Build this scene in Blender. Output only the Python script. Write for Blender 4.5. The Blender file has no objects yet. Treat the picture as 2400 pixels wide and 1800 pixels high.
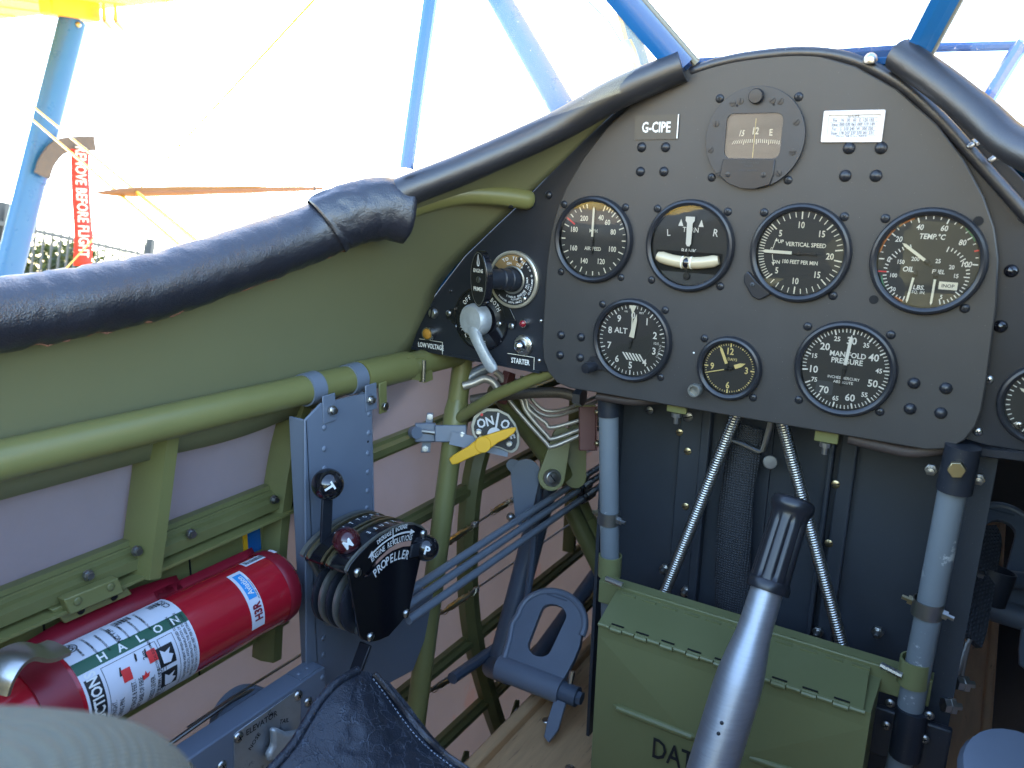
import bpy, math, random
import numpy as np
from mathutils import Vector, Matrix
from mathutils.geometry import tessellate_polygon
random.seed(7)
sc = bpy.context.scene
COL = sc.collection
rad = math.radians
V = Vector

# ------------------------------------------------------------------ camera, sky, sun, exposure
# Cockpit frame: x to the right wing, y forward, z up, origin in the middle of the gauge row.
# The aeroplane stands on its tail wheel, so the whole cockpit frame is pitched nose-up in the world.
AIR = Matrix.Rotation(rad(13.5), 4, 'X')
CAM = V((0.2043, -0.7115, 0.0586))
YAW, PITCH, ROLL, FPX = rad(-31.687), rad(-14.546), rad(1.239), 1884.3
FW = V((math.sin(YAW) * math.cos(PITCH), math.cos(YAW) * math.cos(PITCH), math.sin(PITCH)))
RT = V((math.cos(YAW), -math.sin(YAW), 0))
UP = RT.cross(FW)
RT, UP = math.cos(ROLL) * RT + math.sin(ROLL) * UP, -math.sin(ROLL) * RT + math.cos(ROLL) * UP
cd = bpy.data.cameras.new('camera')
cam = bpy.data.objects.new('camera', cd)
COL.objects.link(cam)
cd.sensor_width = 36
cd.lens = FPX / 2400 * 36
cd.clip_start = 0.02
cd.clip_end = 2000
cd.dof.use_dof = True
cd.dof.focus_distance = 0.80
cd.dof.aperture_fstop = 11.0
cm = Matrix((RT, UP, -FW)).transposed().to_4x4()
cm.translation = CAM
cam.matrix_world = AIR @ cm
sc.camera = cam

SUN_AZ, SUN_EL = rad(-38), rad(36)          # azimuth from the nose towards the left wing, height
w = bpy.data.worlds.new('World')
sc.world = w
w.use_nodes = True
nt = w.node_tree
sky = nt.nodes.new('ShaderNodeTexSky')
sky.sky_type = 'NISHITA'
sky.sun_disc = False
sky.sun_elevation = SUN_EL
sky.sun_rotation = SUN_AZ
sky.air_density = 1.0
sky.ozone_density = 1.6
sky.dust_density = 0.6
bg = nt.nodes['Background']
bg.inputs['Strength'].default_value = 0.15
nt.links.new(sky.outputs[0], bg.inputs[0])
sl = bpy.data.lights.new('sun', 'SUN')
sl.energy = 5.0
sl.angle = rad(0.55)
sl.color = (1.0, 0.95, 0.87)
so = bpy.data.objects.new('sun', sl)
COL.objects.link(so)
sdir = V((math.sin(SUN_AZ) * math.cos(SUN_EL), math.cos(SUN_AZ) * math.cos(SUN_EL), math.sin(SUN_EL)))
so.rotation_euler = sdir.to_track_quat('Z', 'Y').to_euler()
so.location = sdir * 50
sc.view_settings.view_transform = 'Standard'
sc.view_settings.look = 'None'
sc.view_settings.exposure = 3.0
sc.view_settings.gamma = 1.0
sc.render.engine = 'CYCLES'
sc.cycles.max_bounces = 8
sc.cycles.transparent_max_bounces = 12
sc.cycles.caustics_reflective = False
sc.cycles.caustics_refractive = False
sc.cycles.use_denoising = True
sc.cycles.sample_clamp_indirect = 6

# ------------------------------------------------------------------ where a measured sight line meets a plane of the cockpit
def ray(px, py):
    return FW + RT * ((px - 1200) / FPX) - UP * ((py - 900) / FPX)
def on(px, py, axis, val):
    d = ray(px, py)
    return CAM + d * ((val - CAM[axis]) / d[axis])
def PX(px, py, x): return on(px, py, 0, x)
def PY(px, py, y): return on(px, py, 1, y)
def PZ(px, py, z): return on(px, py, 2, z)
def PD(px, py, d): return CAM + ray(px, py) * d

# ------------------------------------------------------------------ mesh building
X3, Y3, Z3 = V((1, 0, 0)), V((0, 1, 0)), V((0, 0, 1))
def frame(o, u, v):
    u = V(u).normalized(); v = V(v); v = (v - u * v.dot(u)).normalized(); n = u.cross(v); o = V(o)
    return lambda a, b, h=0.0: o + u * a + v * b + n * h
def axis_frame(o, ax, ref=None):
    ax = V(ax).normalized()
    r = V(ref) if ref is not None else (Z3 if abs(ax.z) < 0.9 else X3)
    u = r.cross(ax).normalized(); v = ax.cross(u)
    return V(o), u, v, ax

_tx = {}
def text2d(s, bold=0.0):
    k = (s, bold)
    if k not in _tx:
        c = bpy.data.curves.new('t', 'FONT')
        c.body = s; c.size = 1.0; c.align_x = 'CENTER'; c.align_y = 'CENTER'; c.resolution_u = 2; c.offset = 0.010 + bold * 0.9
        o = bpy.data.objects.new('t', c)
        m = bpy.data.meshes.new_from_object(o)
        vs = [(q.co.x, q.co.y) for q in m.vertices]
        fs = [tuple(p.vertices) for p in m.polygons]
        bpy.data.objects.remove(o); bpy.data.curves.remove(c); bpy.data.meshes.remove(m)
        if vs:
            xs = [a for a, b in vs]; ys = [b for a, b in vs]
            cx, cy = (min(xs) + max(xs)) / 2, (min(ys) + max(ys)) / 2
            # true cap height = 1
            hh = 0.73
            vs = [((a - cx) / hh, (b - cy) / hh) for a, b in vs]
        _tx[k] = (vs, fs)
    return _tx[k]

class MB:
    def __init__(s): s.v = []; s.f = []; s.mi = []; s.m = 0
    def add(s, vs, fs):
        b = len(s.v); s.v += [V(q) for q in vs]; s.f += [tuple(i + b for i in f) for f in fs]; s.mi += [s.m] * len(fs)
        return s
    def box(s, lo, hi, fr=None):
        (a, b, c), (d, e, g) = lo, hi
        vs = [(a, b, c), (d, b, c), (d, e, c), (a, e, c), (a, b, g), (d, b, g), (d, e, g), (a, e, g)]
        if fr: vs = [fr(*q) for q in vs]
        return s.add(vs, [(3, 2, 1, 0), (4, 5, 6, 7), (0, 1, 5, 4), (1, 2, 6, 5), (2, 3, 7, 6), (3, 0, 4, 7)])
    def bar(s, p, q, wd, ht, up=Z3):
        p, q = V(p), V(q); d = (q - p).normalized(); sd = d.cross(V(up)).normalized(); u2 = sd.cross(d)
        vs = []
        for c in (p, q):
            for a, b in ((-1, -1), (1, -1), (1, 1), (-1, 1)): vs.append(c + sd * (a * wd / 2) + u2 * (b * ht / 2))
        return s.add(vs, [(3, 2, 1, 0), (4, 5, 6, 7), (0, 1, 5, 4), (1, 2, 6, 5), (2, 3, 7, 6), (3, 0, 4, 7)])
    def sweep(s, pts, prof, ref=None, cap=True, closed=True, scale=None):
        """prof: list of (a,b) round a section; ref keeps one section axis steady."""
        pts = [V(p) for p in pts]; n = len(pts); k = len(prof); vs = []
        last = None
        for i, p in enumerate(pts):
            t = (pts[min(i + 1, n - 1)] - pts[max(i - 1, 0)]).normalized()
            if ref is not None: u = V(ref) - t * V(ref).dot(t)
            elif last is None:
                r0 = Z3 if abs(t.z) < 0.9 else X3
                u = r0 - t * r0.dot(t)
            else: u = last - t * last.dot(t)
            u.normalize(); last = u; w_ = t.cross(u)
            sc_ = scale[i] if scale else 1.0
            vs += [p + u * (a * sc_) + w_ * (b * sc_) for a, b in prof]
        fs = []
        for i in range(n - 1):
            for j in range(k if closed else k - 1):
                a = i * k + j; b = i * k + (j + 1) % k
                fs.append((a, b, b + k, a + k))
        if cap and closed:
            fs.append(tuple(range(k - 1, -1, -1))); fs.append(tuple((n - 1) * k + j for j in range(k)))
        return s.add(vs, fs)
    def tube(s, pts, r, seg=14, cap=True):
        rs = r if isinstance(r, (list, tuple)) else [r] * len(pts)
        prof = [(math.cos(2 * math.pi * j / seg), math.sin(2 * math.pi * j / seg)) for j in range(seg)]
        return s.sweep(pts, prof, cap=cap, scale=rs)
    def lathe(s, prof, o, ax, seg=24, ref=None, a0=0.0, a1=2 * math.pi, rmod=None):
        o, u, v, n = axis_frame(o, ax, ref)
        full = abs(a1 - a0 - 2 * math.pi) < 1e-6
        m = seg if full else seg + 1
        vs = []; k = len(prof)
        for j in range(m):
            t = a0 + (a1 - a0) * j / seg; c, d = math.cos(t), math.sin(t)
            for i, (r, h) in enumerate(prof):
                if rmod: r = rmod(r, h, t)
                vs.append(o + u * (c * r) + v * (d * r) + n * h)
        fs = []
        for j in range(seg):
            a = j * k; b = ((j + 1) % m) * k
            for i in range(k - 1):
                q = [a + i, b + i, b + i + 1, a + i + 1]
                if prof[i][0] < 1e-7: q = [a + i, b + i + 1, a + i + 1]
                elif prof[i + 1][0] < 1e-7: q = [a + i, b + i, a + i + 1]
                fs.append(tuple(q))
        return s.add(vs, fs)
    def ball(s, c, r, seg=20, rings=12):
        return s.lathe([(r * math.sin(math.pi * i / rings), -r * math.cos(math.pi * i / rings)) for i in range(rings + 1)], c, Z3, seg)
    def dome(s, c, n, r, h, seg=12):
        return s.lathe([(0, h), (r * 0.45, h * 0.9), (r * 0.8, h * 0.6), (r, h * 0.15), (r * 1.02, 0)], c, n, seg)
    def prism(s, poly, fr, h0, h1, holes=()):
        """plate from a flat outline (with holes) between two heights of a frame"""
        loops = [list(poly)] + [list(h) for h in holes]
        tri = tessellate_polygon([[V((a, b, 0)) for a, b in L] for L in loops])
        flat = [p for L in loops for p in L]
        n = len(flat)
        out = []
        for t in tri:
            (x0, y0), (x1, y1), (x2, y2) = (flat[i] for i in t)
            cr = (x1 - x0) * (y2 - y0) - (x2 - x0) * (y1 - y0)
            if abs(cr) > 1e-14: out.append(tuple(t) if cr > 0 else tuple(reversed(t)))
        lo, hi = min(h0, h1), max(h0, h1)
        vs = [fr(a, b, hi) for a, b in flat] + [fr(a, b, lo) for a, b in flat]
        fs = list(out) + [tuple(n + i for i in reversed(t)) for t in out]
        off = 0
        for q, L in enumerate(loops):
            m = len(L)
            ar = sum(L[i][0] * L[(i + 1) % m][1] - L[(i + 1) % m][0] * L[i][1] for i in range(m))
            ccw = (ar > 0) == (q == 0)
            for i in range(m):
                a, b = off + i, off + (i + 1) % m
                fs.append((a, n + a, n + b, b) if ccw else (b, n + b, n + a, a))
            off += m
        return s.add(vs, fs)
    def flat(s, poly, fr, h=0.0):
        tri = tessellate_polygon([[V((a, b, 0)) for a, b in poly]])
        out = []
        for t in tri:
            (x0, y0), (x1, y1), (x2, y2) = (poly[i] for i in t)
            out.append(tuple(t) if (x1 - x0) * (y2 - y0) - (x2 - x0) * (y1 - y0) > 0 else tuple(reversed(t)))
        return s.add([fr(a, b, h) for a, b in poly], out)
    def disc(s, c, r, fr, h=0.0, seg=24):
        return s.flat([(c[0] + r * math.cos(2 * math.pi * i / seg), c[1] + r * math.sin(2 * math.pi * i / seg)) for i in range(seg)], fr, h)
    def arcband(s, r0, r1, a0, a1, fr, h=0.0, c=(0, 0), seg=24):
        """flat band on a dial, angles clockwise from the top in degrees"""
        vs = []
        for i in range(seg + 1):
            t = rad(a0 + (a1 - a0) * i / seg)
            for r in (r0, r1): vs.append(fr(c[0] + r * math.sin(t), c[1] + r * math.cos(t), h))
        return s.add(vs, [(2 * i, 2 * i + 1, 2 * i + 3, 2 * i + 2) for i in range(seg)])
    def tick(s, ang, r0, r1, wd, fr, h=0.0, c=(0, 0), wd1=None):
        t = rad(ang); e = (math.sin(t), math.cos(t)); q = (math.cos(t), -math.sin(t)); wd1 = wd if wd1 is None else wd1
        P = [(r0, -wd / 2), (r0, wd / 2), (r1, wd1 / 2), (r1, -wd1 / 2)]
        return s.add([fr(c[0] + e[0] * r + q[0] * b, c[1] + e[1] * r + q[1] * b, h) for r, b in P], [(0, 1, 2, 3)])
    def text(s, st, at, size, fr, h=0.0, rot=0.0, sx=1.0, bold=0.0, slant=0.0):
        vs, fs = text2d(st, bold); c, d = math.cos(rad(rot)), math.sin(rad(rot))
        out = []
        for a, b in vs:
            a = a * size * sx + b * size * slant; b = b * size
            out.append(fr(at[0] + a * c - b * d, at[1] + a * d + b * c, h))
        return s.add(out, fs)
    def arctext(s, st, r, ang, size, fr, h=0.0, c=(0, 0), step=None, sx=1.0, bold=0.0):
        """letters round a circle, tops outward, centred on ang (clockwise from the top)"""
        step = step or math.degrees(size * 0.95 * sx / r)
        n = len(st)
        for i, ch in enumerate(st):
            if ch == ' ': continue
            t = ang + (i - (n - 1) / 2) * step
            s.text(ch, (c[0] + r * math.sin(rad(t)), c[1] + r * math.cos(rad(t))), size, fr, h, rot=-t, sx=sx, bold=bold)
        return s
    def grid(s, rows):
        n, m = len(rows), len(rows[0])
        return s.add([p for r in rows for p in r], [(i * m + j, i * m + j + 1, (i + 1) * m + j + 1, (i + 1) * m + j) for i in range(n - 1) for j in range(m - 1)])
    def build(s, name, mat, parent=None, smooth=35, bevel=0.0, solid=0.0, label=None, world=False):
        base = V((0, 0, 0))
        if parent is not None: base = V(parent.get('_b', (0, 0, 0)))
        me = bpy.data.meshes.new(name)
        me.from_pydata([tuple(q - base) for q in s.v], [], s.f)
        mats = mat if isinstance(mat, (list, tuple)) else [mat]
        for m_ in mats: me.materials.append(m_)
        me.validate()
        if len(mats) > 1 and len(me.polygons) == len(s.mi): me.polygons.foreach_set('material_index', s.mi)
        if smooth:
            me.polygons.foreach_set('use_smooth', [True] * len(me.polygons))
            me.set_sharp_from_angle(angle=rad(smooth))
        me.update()
        o = bpy.data.objects.new(name, me)
        COL.objects.link(o)
        if bevel:
            b = o.modifiers.new('bevel', 'BEVEL'); b.width = bevel; b.segments = 2; b.limit_method = 'ANGLE'; b.angle_limit = rad(40)
        if solid:
            q = o.modifiers.new('solid', 'SOLIDIFY'); q.thickness = abs(solid); q.offset = 1 if solid > 0 else -1
        if parent is not None:
            o.parent = parent; o['_b'] = tuple(base)
        else: o['_b'] = (0, 0, 0)
        if world: o['_w'] = 1
        if label: o['label'] = label
        return o
def tag(o, label, cat, group=None, kind=None):
    o['label'] = label; o['category'] = cat
    if group: o['group'] = group
    if kind: o['kind'] = kind
    return o
def struct(o, kind='structure'):
    o['kind'] = kind; return o
def thing(name, label, cat, base, group=None, world=False):
    o = bpy.data.objects.new(name, None); COL.objects.link(o)
    o.empty_display_size = 0.02; o.location = V(base); o['_b'] = tuple(V(base))
    if world: o['_w'] = 1
    return tag(o, label, cat, group)
def rebase(o, base):
    """a top-level mesh gets its origin at its base"""
    base = V(base)
    o.data.transform(Matrix.Translation(-base)); o.location = base; o['_b'] = tuple(base); return o
def rrect(x0, y0, x1, y1, r, k=5):
    P = []
    for cx, cy, a in ((x1 - r, y0 + r, -90), (x1 - r, y1 - r, 0), (x0 + r, y1 - r, 90), (x0 + r, y0 + r, 180)):
        for i in range(k + 1):
            t = rad(a + 90 * i / k); P.append((cx + r * math.cos(t), cy + r * math.sin(t)))
    return P
def circ(c, r, k=24): return [(c[0] + r * math.cos(2 * math.pi * i / k), c[1] + r * math.sin(2 * math.pi * i / k)) for i in range(k)]
def spline(pts, k=8):
    pts = [V(p) for p in pts]; out = []
    P = [pts[0] * 2 - pts[1]] + pts + [pts[-1] * 2 - pts[-2]]
    for i in range(1, len(P) - 2):
        a, b, c, d = P[i - 1:i + 3]
        for j in range(k):
            t = j / k
            out.append(0.5 * ((2 * b) + (c - a) * t + (2 * a - 5 * b + 4 * c - d) * t * t + (3 * b - a - 3 * c + d) * t ** 3))
    out.append(pts[-1]); return out
def lerp(a, b, t): return a + (b - a) * t
def mirror(p): return V((-p[0], p[1], p[2]))

# ------------------------------------------------------------------ materials
def mat(name, col, rough=0.5, metal=0.0, spec=0.5, var=0.06, vscale=18, bump=0.0, bscale=300, coat=0.0, wear=None, wscale=30, wamt=0.62, rvar=0.1, trans=0.0, aniso=None, dust=0.0):
    m = bpy.data.materials.new(name); m.use_nodes = True
    nt = m.node_tree; N = nt.nodes; L = nt.links
    b = N['Principled BSDF']
    tc = N.new('ShaderNodeTexCoord')
    n1 = N.new('ShaderNodeTexNoise'); n1.inputs['Scale'].default_value = vscale; n1.inputs['Detail'].default_value = 6
    n1.inputs['Roughness'].default_value = 0.65
    if aniso:
        mp = N.new('ShaderNodeMapping'); mp.inputs['Scale'].default_value = aniso
        L.new(tc.outputs['Object'], mp.inputs[0]); co = mp.outputs[0]
    else: co = tc.outputs['Object']
    L.new(co, n1.inputs['Vector'])
    mx = N.new('ShaderNodeMix'); mx.data_type = 'RGBA'
    c = tuple(col)
    mx.inputs['A'].default_value = (*[q * (1 - var * 2.2) for q in c], 1)
    mx.inputs['B'].default_value = (*[min(1, q * (1 + var * 2.2)) for q in c], 1)
    L.new(n1.outputs['Fac'], mx.inputs['Factor'])
    out = mx.outputs['Result']
    if wear:
        n2 = N.new('ShaderNodeTexNoise'); n2.inputs['Scale'].default_value = wscale; n2.inputs['Detail'].default_value = 9; n2.inputs['Roughness'].default_value = 0.7
        L.new(co, n2.inputs['Vector'])
        rp = N.new('ShaderNodeMapRange'); rp.inputs['From Min'].default_value = wamt; rp.inputs['From Max'].default_value = wamt + 0.04
        L.new(n2.outputs['Fac'], rp.inputs['Value'])
        m2 = N.new('ShaderNodeMix'); m2.data_type = 'RGBA'; m2.inputs['B'].default_value = (*wear, 1)
        L.new(out, m2.inputs['A']); L.new(rp.outputs[0], m2.inputs['Factor']); out = m2.outputs['Result']
    if dust:
        n3 = N.new('ShaderNodeTexNoise'); n3.inputs['Scale'].default_value = 900; n3.inputs['Detail'].default_value = 2
        L.new(tc.outputs['Object'], n3.inputs['Vector'])
        r3 = N.new('ShaderNodeMapRange'); r3.inputs['From Min'].default_value = 0.72; r3.inputs['From Max'].default_value = 0.76; r3.inputs['To Max'].default_value = dust
        L.new(n3.outputs['Fac'], r3.inputs['Value'])
        m3 = N.new('ShaderNodeMix'); m3.data_type = 'RGBA'; m3.inputs['B'].default_value = (0.35, 0.34, 0.32, 1)
        L.new(out, m3.inputs['A']); L.new(r3.outputs[0], m3.inputs['Factor']); out = m3.outputs['Result']
    L.new(out, b.inputs['Base Color'])
    rr = N.new('ShaderNodeMapRange'); rr.inputs['To Min'].default_value = max(0.02, rough - rvar); rr.inputs['To Max'].default_value = min(1, rough + rvar)
    L.new(n1.outputs['Fac'], rr.inputs['Value']); L.new(rr.outputs[0], b.inputs['Roughness'])
    b.inputs['Metallic'].default_value = metal
    b.inputs['Specular IOR Level'].default_value = spec
    if coat: b.inputs['Coat Weight'].default_value = coat; b.inputs['Coat Roughness'].default_value = 0.08
    if bump:
        n4 = N.new('ShaderNodeTexNoise'); n4.inputs['Scale'].default_value = bscale; n4.inputs['Detail'].default_value = 3
        L.new(co, n4.inputs['Vector'])
        bp = N.new('ShaderNodeBump'); bp.inputs['Strength'].default_value = bump; bp.inputs['Distance'].default_value = 0.001
        L.new(n4.outputs['Fac'], bp.inputs['Height']); L.new(bp.outputs[0], b.inputs['Normal'])
    if trans:
        tr = N.new('ShaderNodeBsdfTranslucent'); L.new(out, tr.inputs['Color'])
        ms = N.new('ShaderNodeMixShader'); ms.inputs[0].default_value = trans
        L.new(b.outputs[0], ms.inputs[1]); L.new(tr.outputs[0], ms.inputs[2]); L.new(ms.outputs[0], N['Material Output'].inputs['Surface'])
    return m
def clear_glass(name, tint=(1, 1, 1), ior=1.5, rough=0.0, specks=0.0):
    """thin pane: looks through, mirrors by angle"""
    m = bpy.data.materials.new(name); m.use_nodes = True
    nt = m.node_tree; N = nt.nodes; L = nt.links; N.remove(N['Principled BSDF'])
    t = N.new('ShaderNodeBsdfTransparent'); t.inputs[0].default_value = (*tint, 1)
    g = N.new('ShaderNodeBsdfGlossy'); g.inputs['Roughness'].default_value = rough
    f = N.new('ShaderNodeFresnel'); f.inputs[0].default_value = ior
    ms = N.new('ShaderNodeMixShader'); L.new(f.outputs[0], ms.inputs[0]); L.new(t.outputs[0], ms.inputs[1]); L.new(g.outputs[0], ms.inputs[2])
    out = ms.outputs[0]
    if specks:
        tc = N.new('ShaderNodeTexCoord'); n = N.new('ShaderNodeTexNoise'); n.inputs['Scale'].default_value = 420; n.inputs['Detail'].default_value = 3
        L.new(tc.outputs['Object'], n.inputs['Vector'])
        mr = N.new('ShaderNodeMapRange'); mr.inputs['From Min'].default_value = 0.66; mr.inputs['From Max'].default_value = 0.74; mr.inputs['To Min'].default_value = 0.05; mr.inputs['To Max'].default_value = specks
        L.new(n.outputs['Fac'], mr.inputs['Value'])
        d = N.new('ShaderNodeBsdfTranslucent'); d.inputs[0].default_value = (0.8, 0.8, 0.8, 1)
        m2 = N.new('ShaderNodeMixShader'); L.new(mr.outputs[0], m2.inputs[0]); L.new(out, m2.inputs[1]); L.new(d.outputs[0], m2.inputs[2]); out = m2.outputs[0]
    L.new(out, N['Material Output'].inputs['Surface'])
    return m

OLIVE = mat('olive_paint', (0.185, 0.182, 0.064), 0.38, var=0.05, bump=0.03, wear=(0.09, 0.10, 0.05), wscale=45, wamt=0.71)
OLIVE_S = mat('olive_sheet_paint', (0.185, 0.186, 0.098), 0.42, var=0.04, vscale=6, bump=0.02)
OLIVE_D = mat('olive_stringer_paint', (0.15, 0.15, 0.055), 0.42, var=0.10, vscale=20, bump=0.04)
OLIVE_B = mat('olive_box_paint', (0.170, 0.178, 0.076), 0.40, var=0.04, vscale=14, bump=0.02)
BLUEG = mat('blue_grey_paint', (0.15, 0.18, 0.23), 0.40, var=0.05, bump=0.03, wear=(0.30, 0.34, 0.38), wscale=70, wamt=0.74)
BLUEG2 = mat('worn_blue_grey_paint', (0.155, 0.178, 0.195), 0.42, var=0.06, bump=0.03, wear=(0.42, 0.44, 0.44), wscale=38, wamt=0.60)
DKBLUE = mat('dark_blue_grey_paint', (0.08, 0.105, 0.145), 0.38, var=0.08, bump=0.03)
PANEL = mat('satin_black_panel', (0.044, 0.042, 0.041), 0.42, var=0.12, vscale=9, bump=0.05, bscale=1400, dust=0.5, rvar=0.05)
BLACK = mat('black_paint', (0.014, 0.017, 0.024), 0.42, var=0.15, vscale=12, bump=0.03, dust=0.35)
BLACKM = mat('matt_black_sheet', (0.032, 0.039, 0.050), 0.55, var=0.15, vscale=8, bump=0.03, dust=0.35)
BEZEL = mat('bezel_black', (0.018, 0.019, 0.023), 0.33, var=0.1, bump=0.02)
DIAL = mat('dial_black', (0.026, 0.027, 0.029), 0.6, var=0.1)
DIALG = mat('dial_grey', (0.05, 0.055, 0.062), 0.6, var=0.08)
GLOSSB = mat('gloss_black', (0.008, 0.008, 0.011), 0.10, var=0.1, coat=0.6, rvar=0.04)
MAROON = mat('maroon_knob', (0.06, 0.010, 0.014), 0.16, var=0.25, vscale=60, coat=0.5, rvar=0.05)
RUBBER = mat('grip_rubber', (0.012, 0.013, 0.017), 0.30, var=0.15, bump=0.05, bscale=500)
WHITE = mat('white_print', (0.80, 0.80, 0.76), 0.6, var=0.03)
CREAM = mat('lume_print', (0.80, 0.77, 0.64), 0.6, var=0.04)
LUME = mat('yellow_lume', (0.80, 0.66, 0.28), 0.6, var=0.05)
REDP = mat('red_mark', (0.70, 0.04, 0.04), 0.5)
ORANGEP = mat('orange_mark', (0.45, 0.16, 0.05), 0.6)
GREENP = mat('green_mark', (0.06, 0.22, 0.12), 0.6)
STEEL = mat('steel', (0.55, 0.54, 0.51), 0.30, metal=1.0, var=0.1, bump=0.05, bscale=500)
DSTEEL = mat('dull_steel', (0.34, 0.34, 0.33), 0.38, metal=1.0, var=0.15)
BRASS = mat('brass', (0.50, 0.42, 0.25), 0.35, metal=1.0, var=0.12)
GREYMET = mat('anodised_grey', (0.30, 0.30, 0.27), 0.40, metal=0.8, var=0.1)
ALU = mat('brushed_aluminium', (0.37, 0.39, 0.42), 0.44, metal=0.85, var=0.10, vscale=60, bump=0.12, bscale=120, aniso=(1, 1, 9))
CAST = mat('cast_alloy', (0.50, 0.53, 0.54), 0.48, metal=0.55, var=0.14, vscale=120, bump=0.35, bscale=420)
PLATE = mat('etched_alloy_plate', (0.40, 0.43, 0.46), 0.40, metal=0.7, var=0.10, vscale=40, wear=(0.22, 0.24, 0.27), wscale=55, wamt=0.6)
RODM = mat('control_rod_paint', (0.20, 0.23, 0.27), 0.32, var=0.06, metal=0.2)
PIPE = mat('alloy_pipe', (0.46, 0.42, 0.36), 0.42, metal=0.6, var=0.08)
FABRIC = mat('doped_fabric', (0.235, 0.205, 0.228), 0.62, var=0.08, vscale=9, bump=0.10, bscale=900, wear=(0.27, 0.185, 0.195), wscale=4, wamt=0.60, trans=0.05)
WOOD = mat('varnished_plywood', (0.57, 0.36, 0.185), 0.45, var=0.16, vscale=7, bump=0.08, aniso=(14, 1.5, 14), bscale=60, wear=(0.38, 0.23, 0.12), wscale=10, wamt=0.6)
SPRUCE = mat('orange_varnished_spruce', (0.30, 0.13, 0.045), 0.4, var=0.15, aniso=(8, 1, 8))
YELLOW = mat('yellow_paint', (0.78, 0.42, 0.02), 0.36, var=0.05)
WINGY = mat('yellow_wing_fabric', (0.88, 0.70, 0.24), 0.5, var=0.04, vscale=2, trans=0.6)
BLUEP = mat('blue_paint', (0.010, 0.105, 0.31), 0.24, var=0.05, coat=0.3)
BLUES = mat('blue_strut_paint', (0.018, 0.105, 0.27), 0.30, var=0.04, wear=(0.30, 0.45, 0.62), wscale=150, wamt=0.70)
REDX = mat('extinguisher_red', (0.42, 0.011, 0.024), 0.22, var=0.04, coat=0.4, rvar=0.05)
REDB = mat('bracket_dark_red', (0.22, 0.010, 0.022), 0.35, var=0.08, wear=(0.25, 0.2, 0.2), wscale=60, wamt=0.74)
LABELW = mat('label_white', (0.68, 0.70, 0.76), 0.42, var=0.03)
INK = mat('black_ink', (0.012, 0.013, 0.016), 0.5)
DKGREEN = mat('label_green', (0.02, 0.10, 0.055), 0.45)
SKYBLUE = mat('label_blue', (0.03, 0.30, 0.68), 0.45)
PLAC = mat('dark_placard', (0.05, 0.048, 0.042), 0.35, var=0.15, vscale=60)
PLACB = mat('black_placard', (0.012, 0.013, 0.017), 0.4)
CARDW = mat('white_card', (0.66, 0.66, 0.68), 0.5, var=0.03)
FRAMEM = mat('bright_frame', (0.60, 0.60, 0.62), 0.35, metal=0.4, var=0.05)
CHROME = mat('chrome', (0.66, 0.66, 0.66), 0.16, metal=1.0, var=0.05)
AMBER = mat('amber_lens', (0.42, 0.20, 0.03), 0.15, coat=0.6)
RUBY = mat('ruby_lens', (0.22, 0.01, 0.02), 0.12, coat=0.6)
BROWNT = mat('brown_fairlead', (0.13, 0.045, 0.04), 0.45, var=0.12)
HOSE = mat('braided_hose', (0.10, 0.085, 0.07), 0.5, metal=0.3, var=0.35, vscale=900)
CARDTAN = mat('compass_card', (0.040, 0.035, 0.028), 0.5, var=0.2, vscale=60, aniso=(1, 1, 6))
LIQ = mat('bank_tube', (0.50, 0.42, 0.27), 0.15, var=0.06, coat=0.4)
GLASS = clear_glass('gauge_glass', ior=1.55)
SCREEN = clear_glass('windscreen_acrylic', tint=(0.97, 0.985, 0.985), ior=1.49, specks=0.5)
REDFLAG = mat('red_flag_cloth', (0.78, 0.045, 0.03), 0.6, var=0.05, trans=0.35)
GALV = mat('galvanised_steel', (0.055, 0.06, 0.06), 0.5, metal=0.4, var=0.15, vscale=3)
LEAF = mat('hedge_leaf', (0.045, 0.06, 0.015), 0.5, var=0.3, vscale=2, trans=0.2)
GRASS = mat('dry_grass_field', (0.34, 0.29, 0.22), 0.9, var=0.25, vscale=0.6, bump=0.3, bscale=8)
HOLE = mat('hole_black', (0.003, 0.003, 0.004), 0.8)
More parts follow.
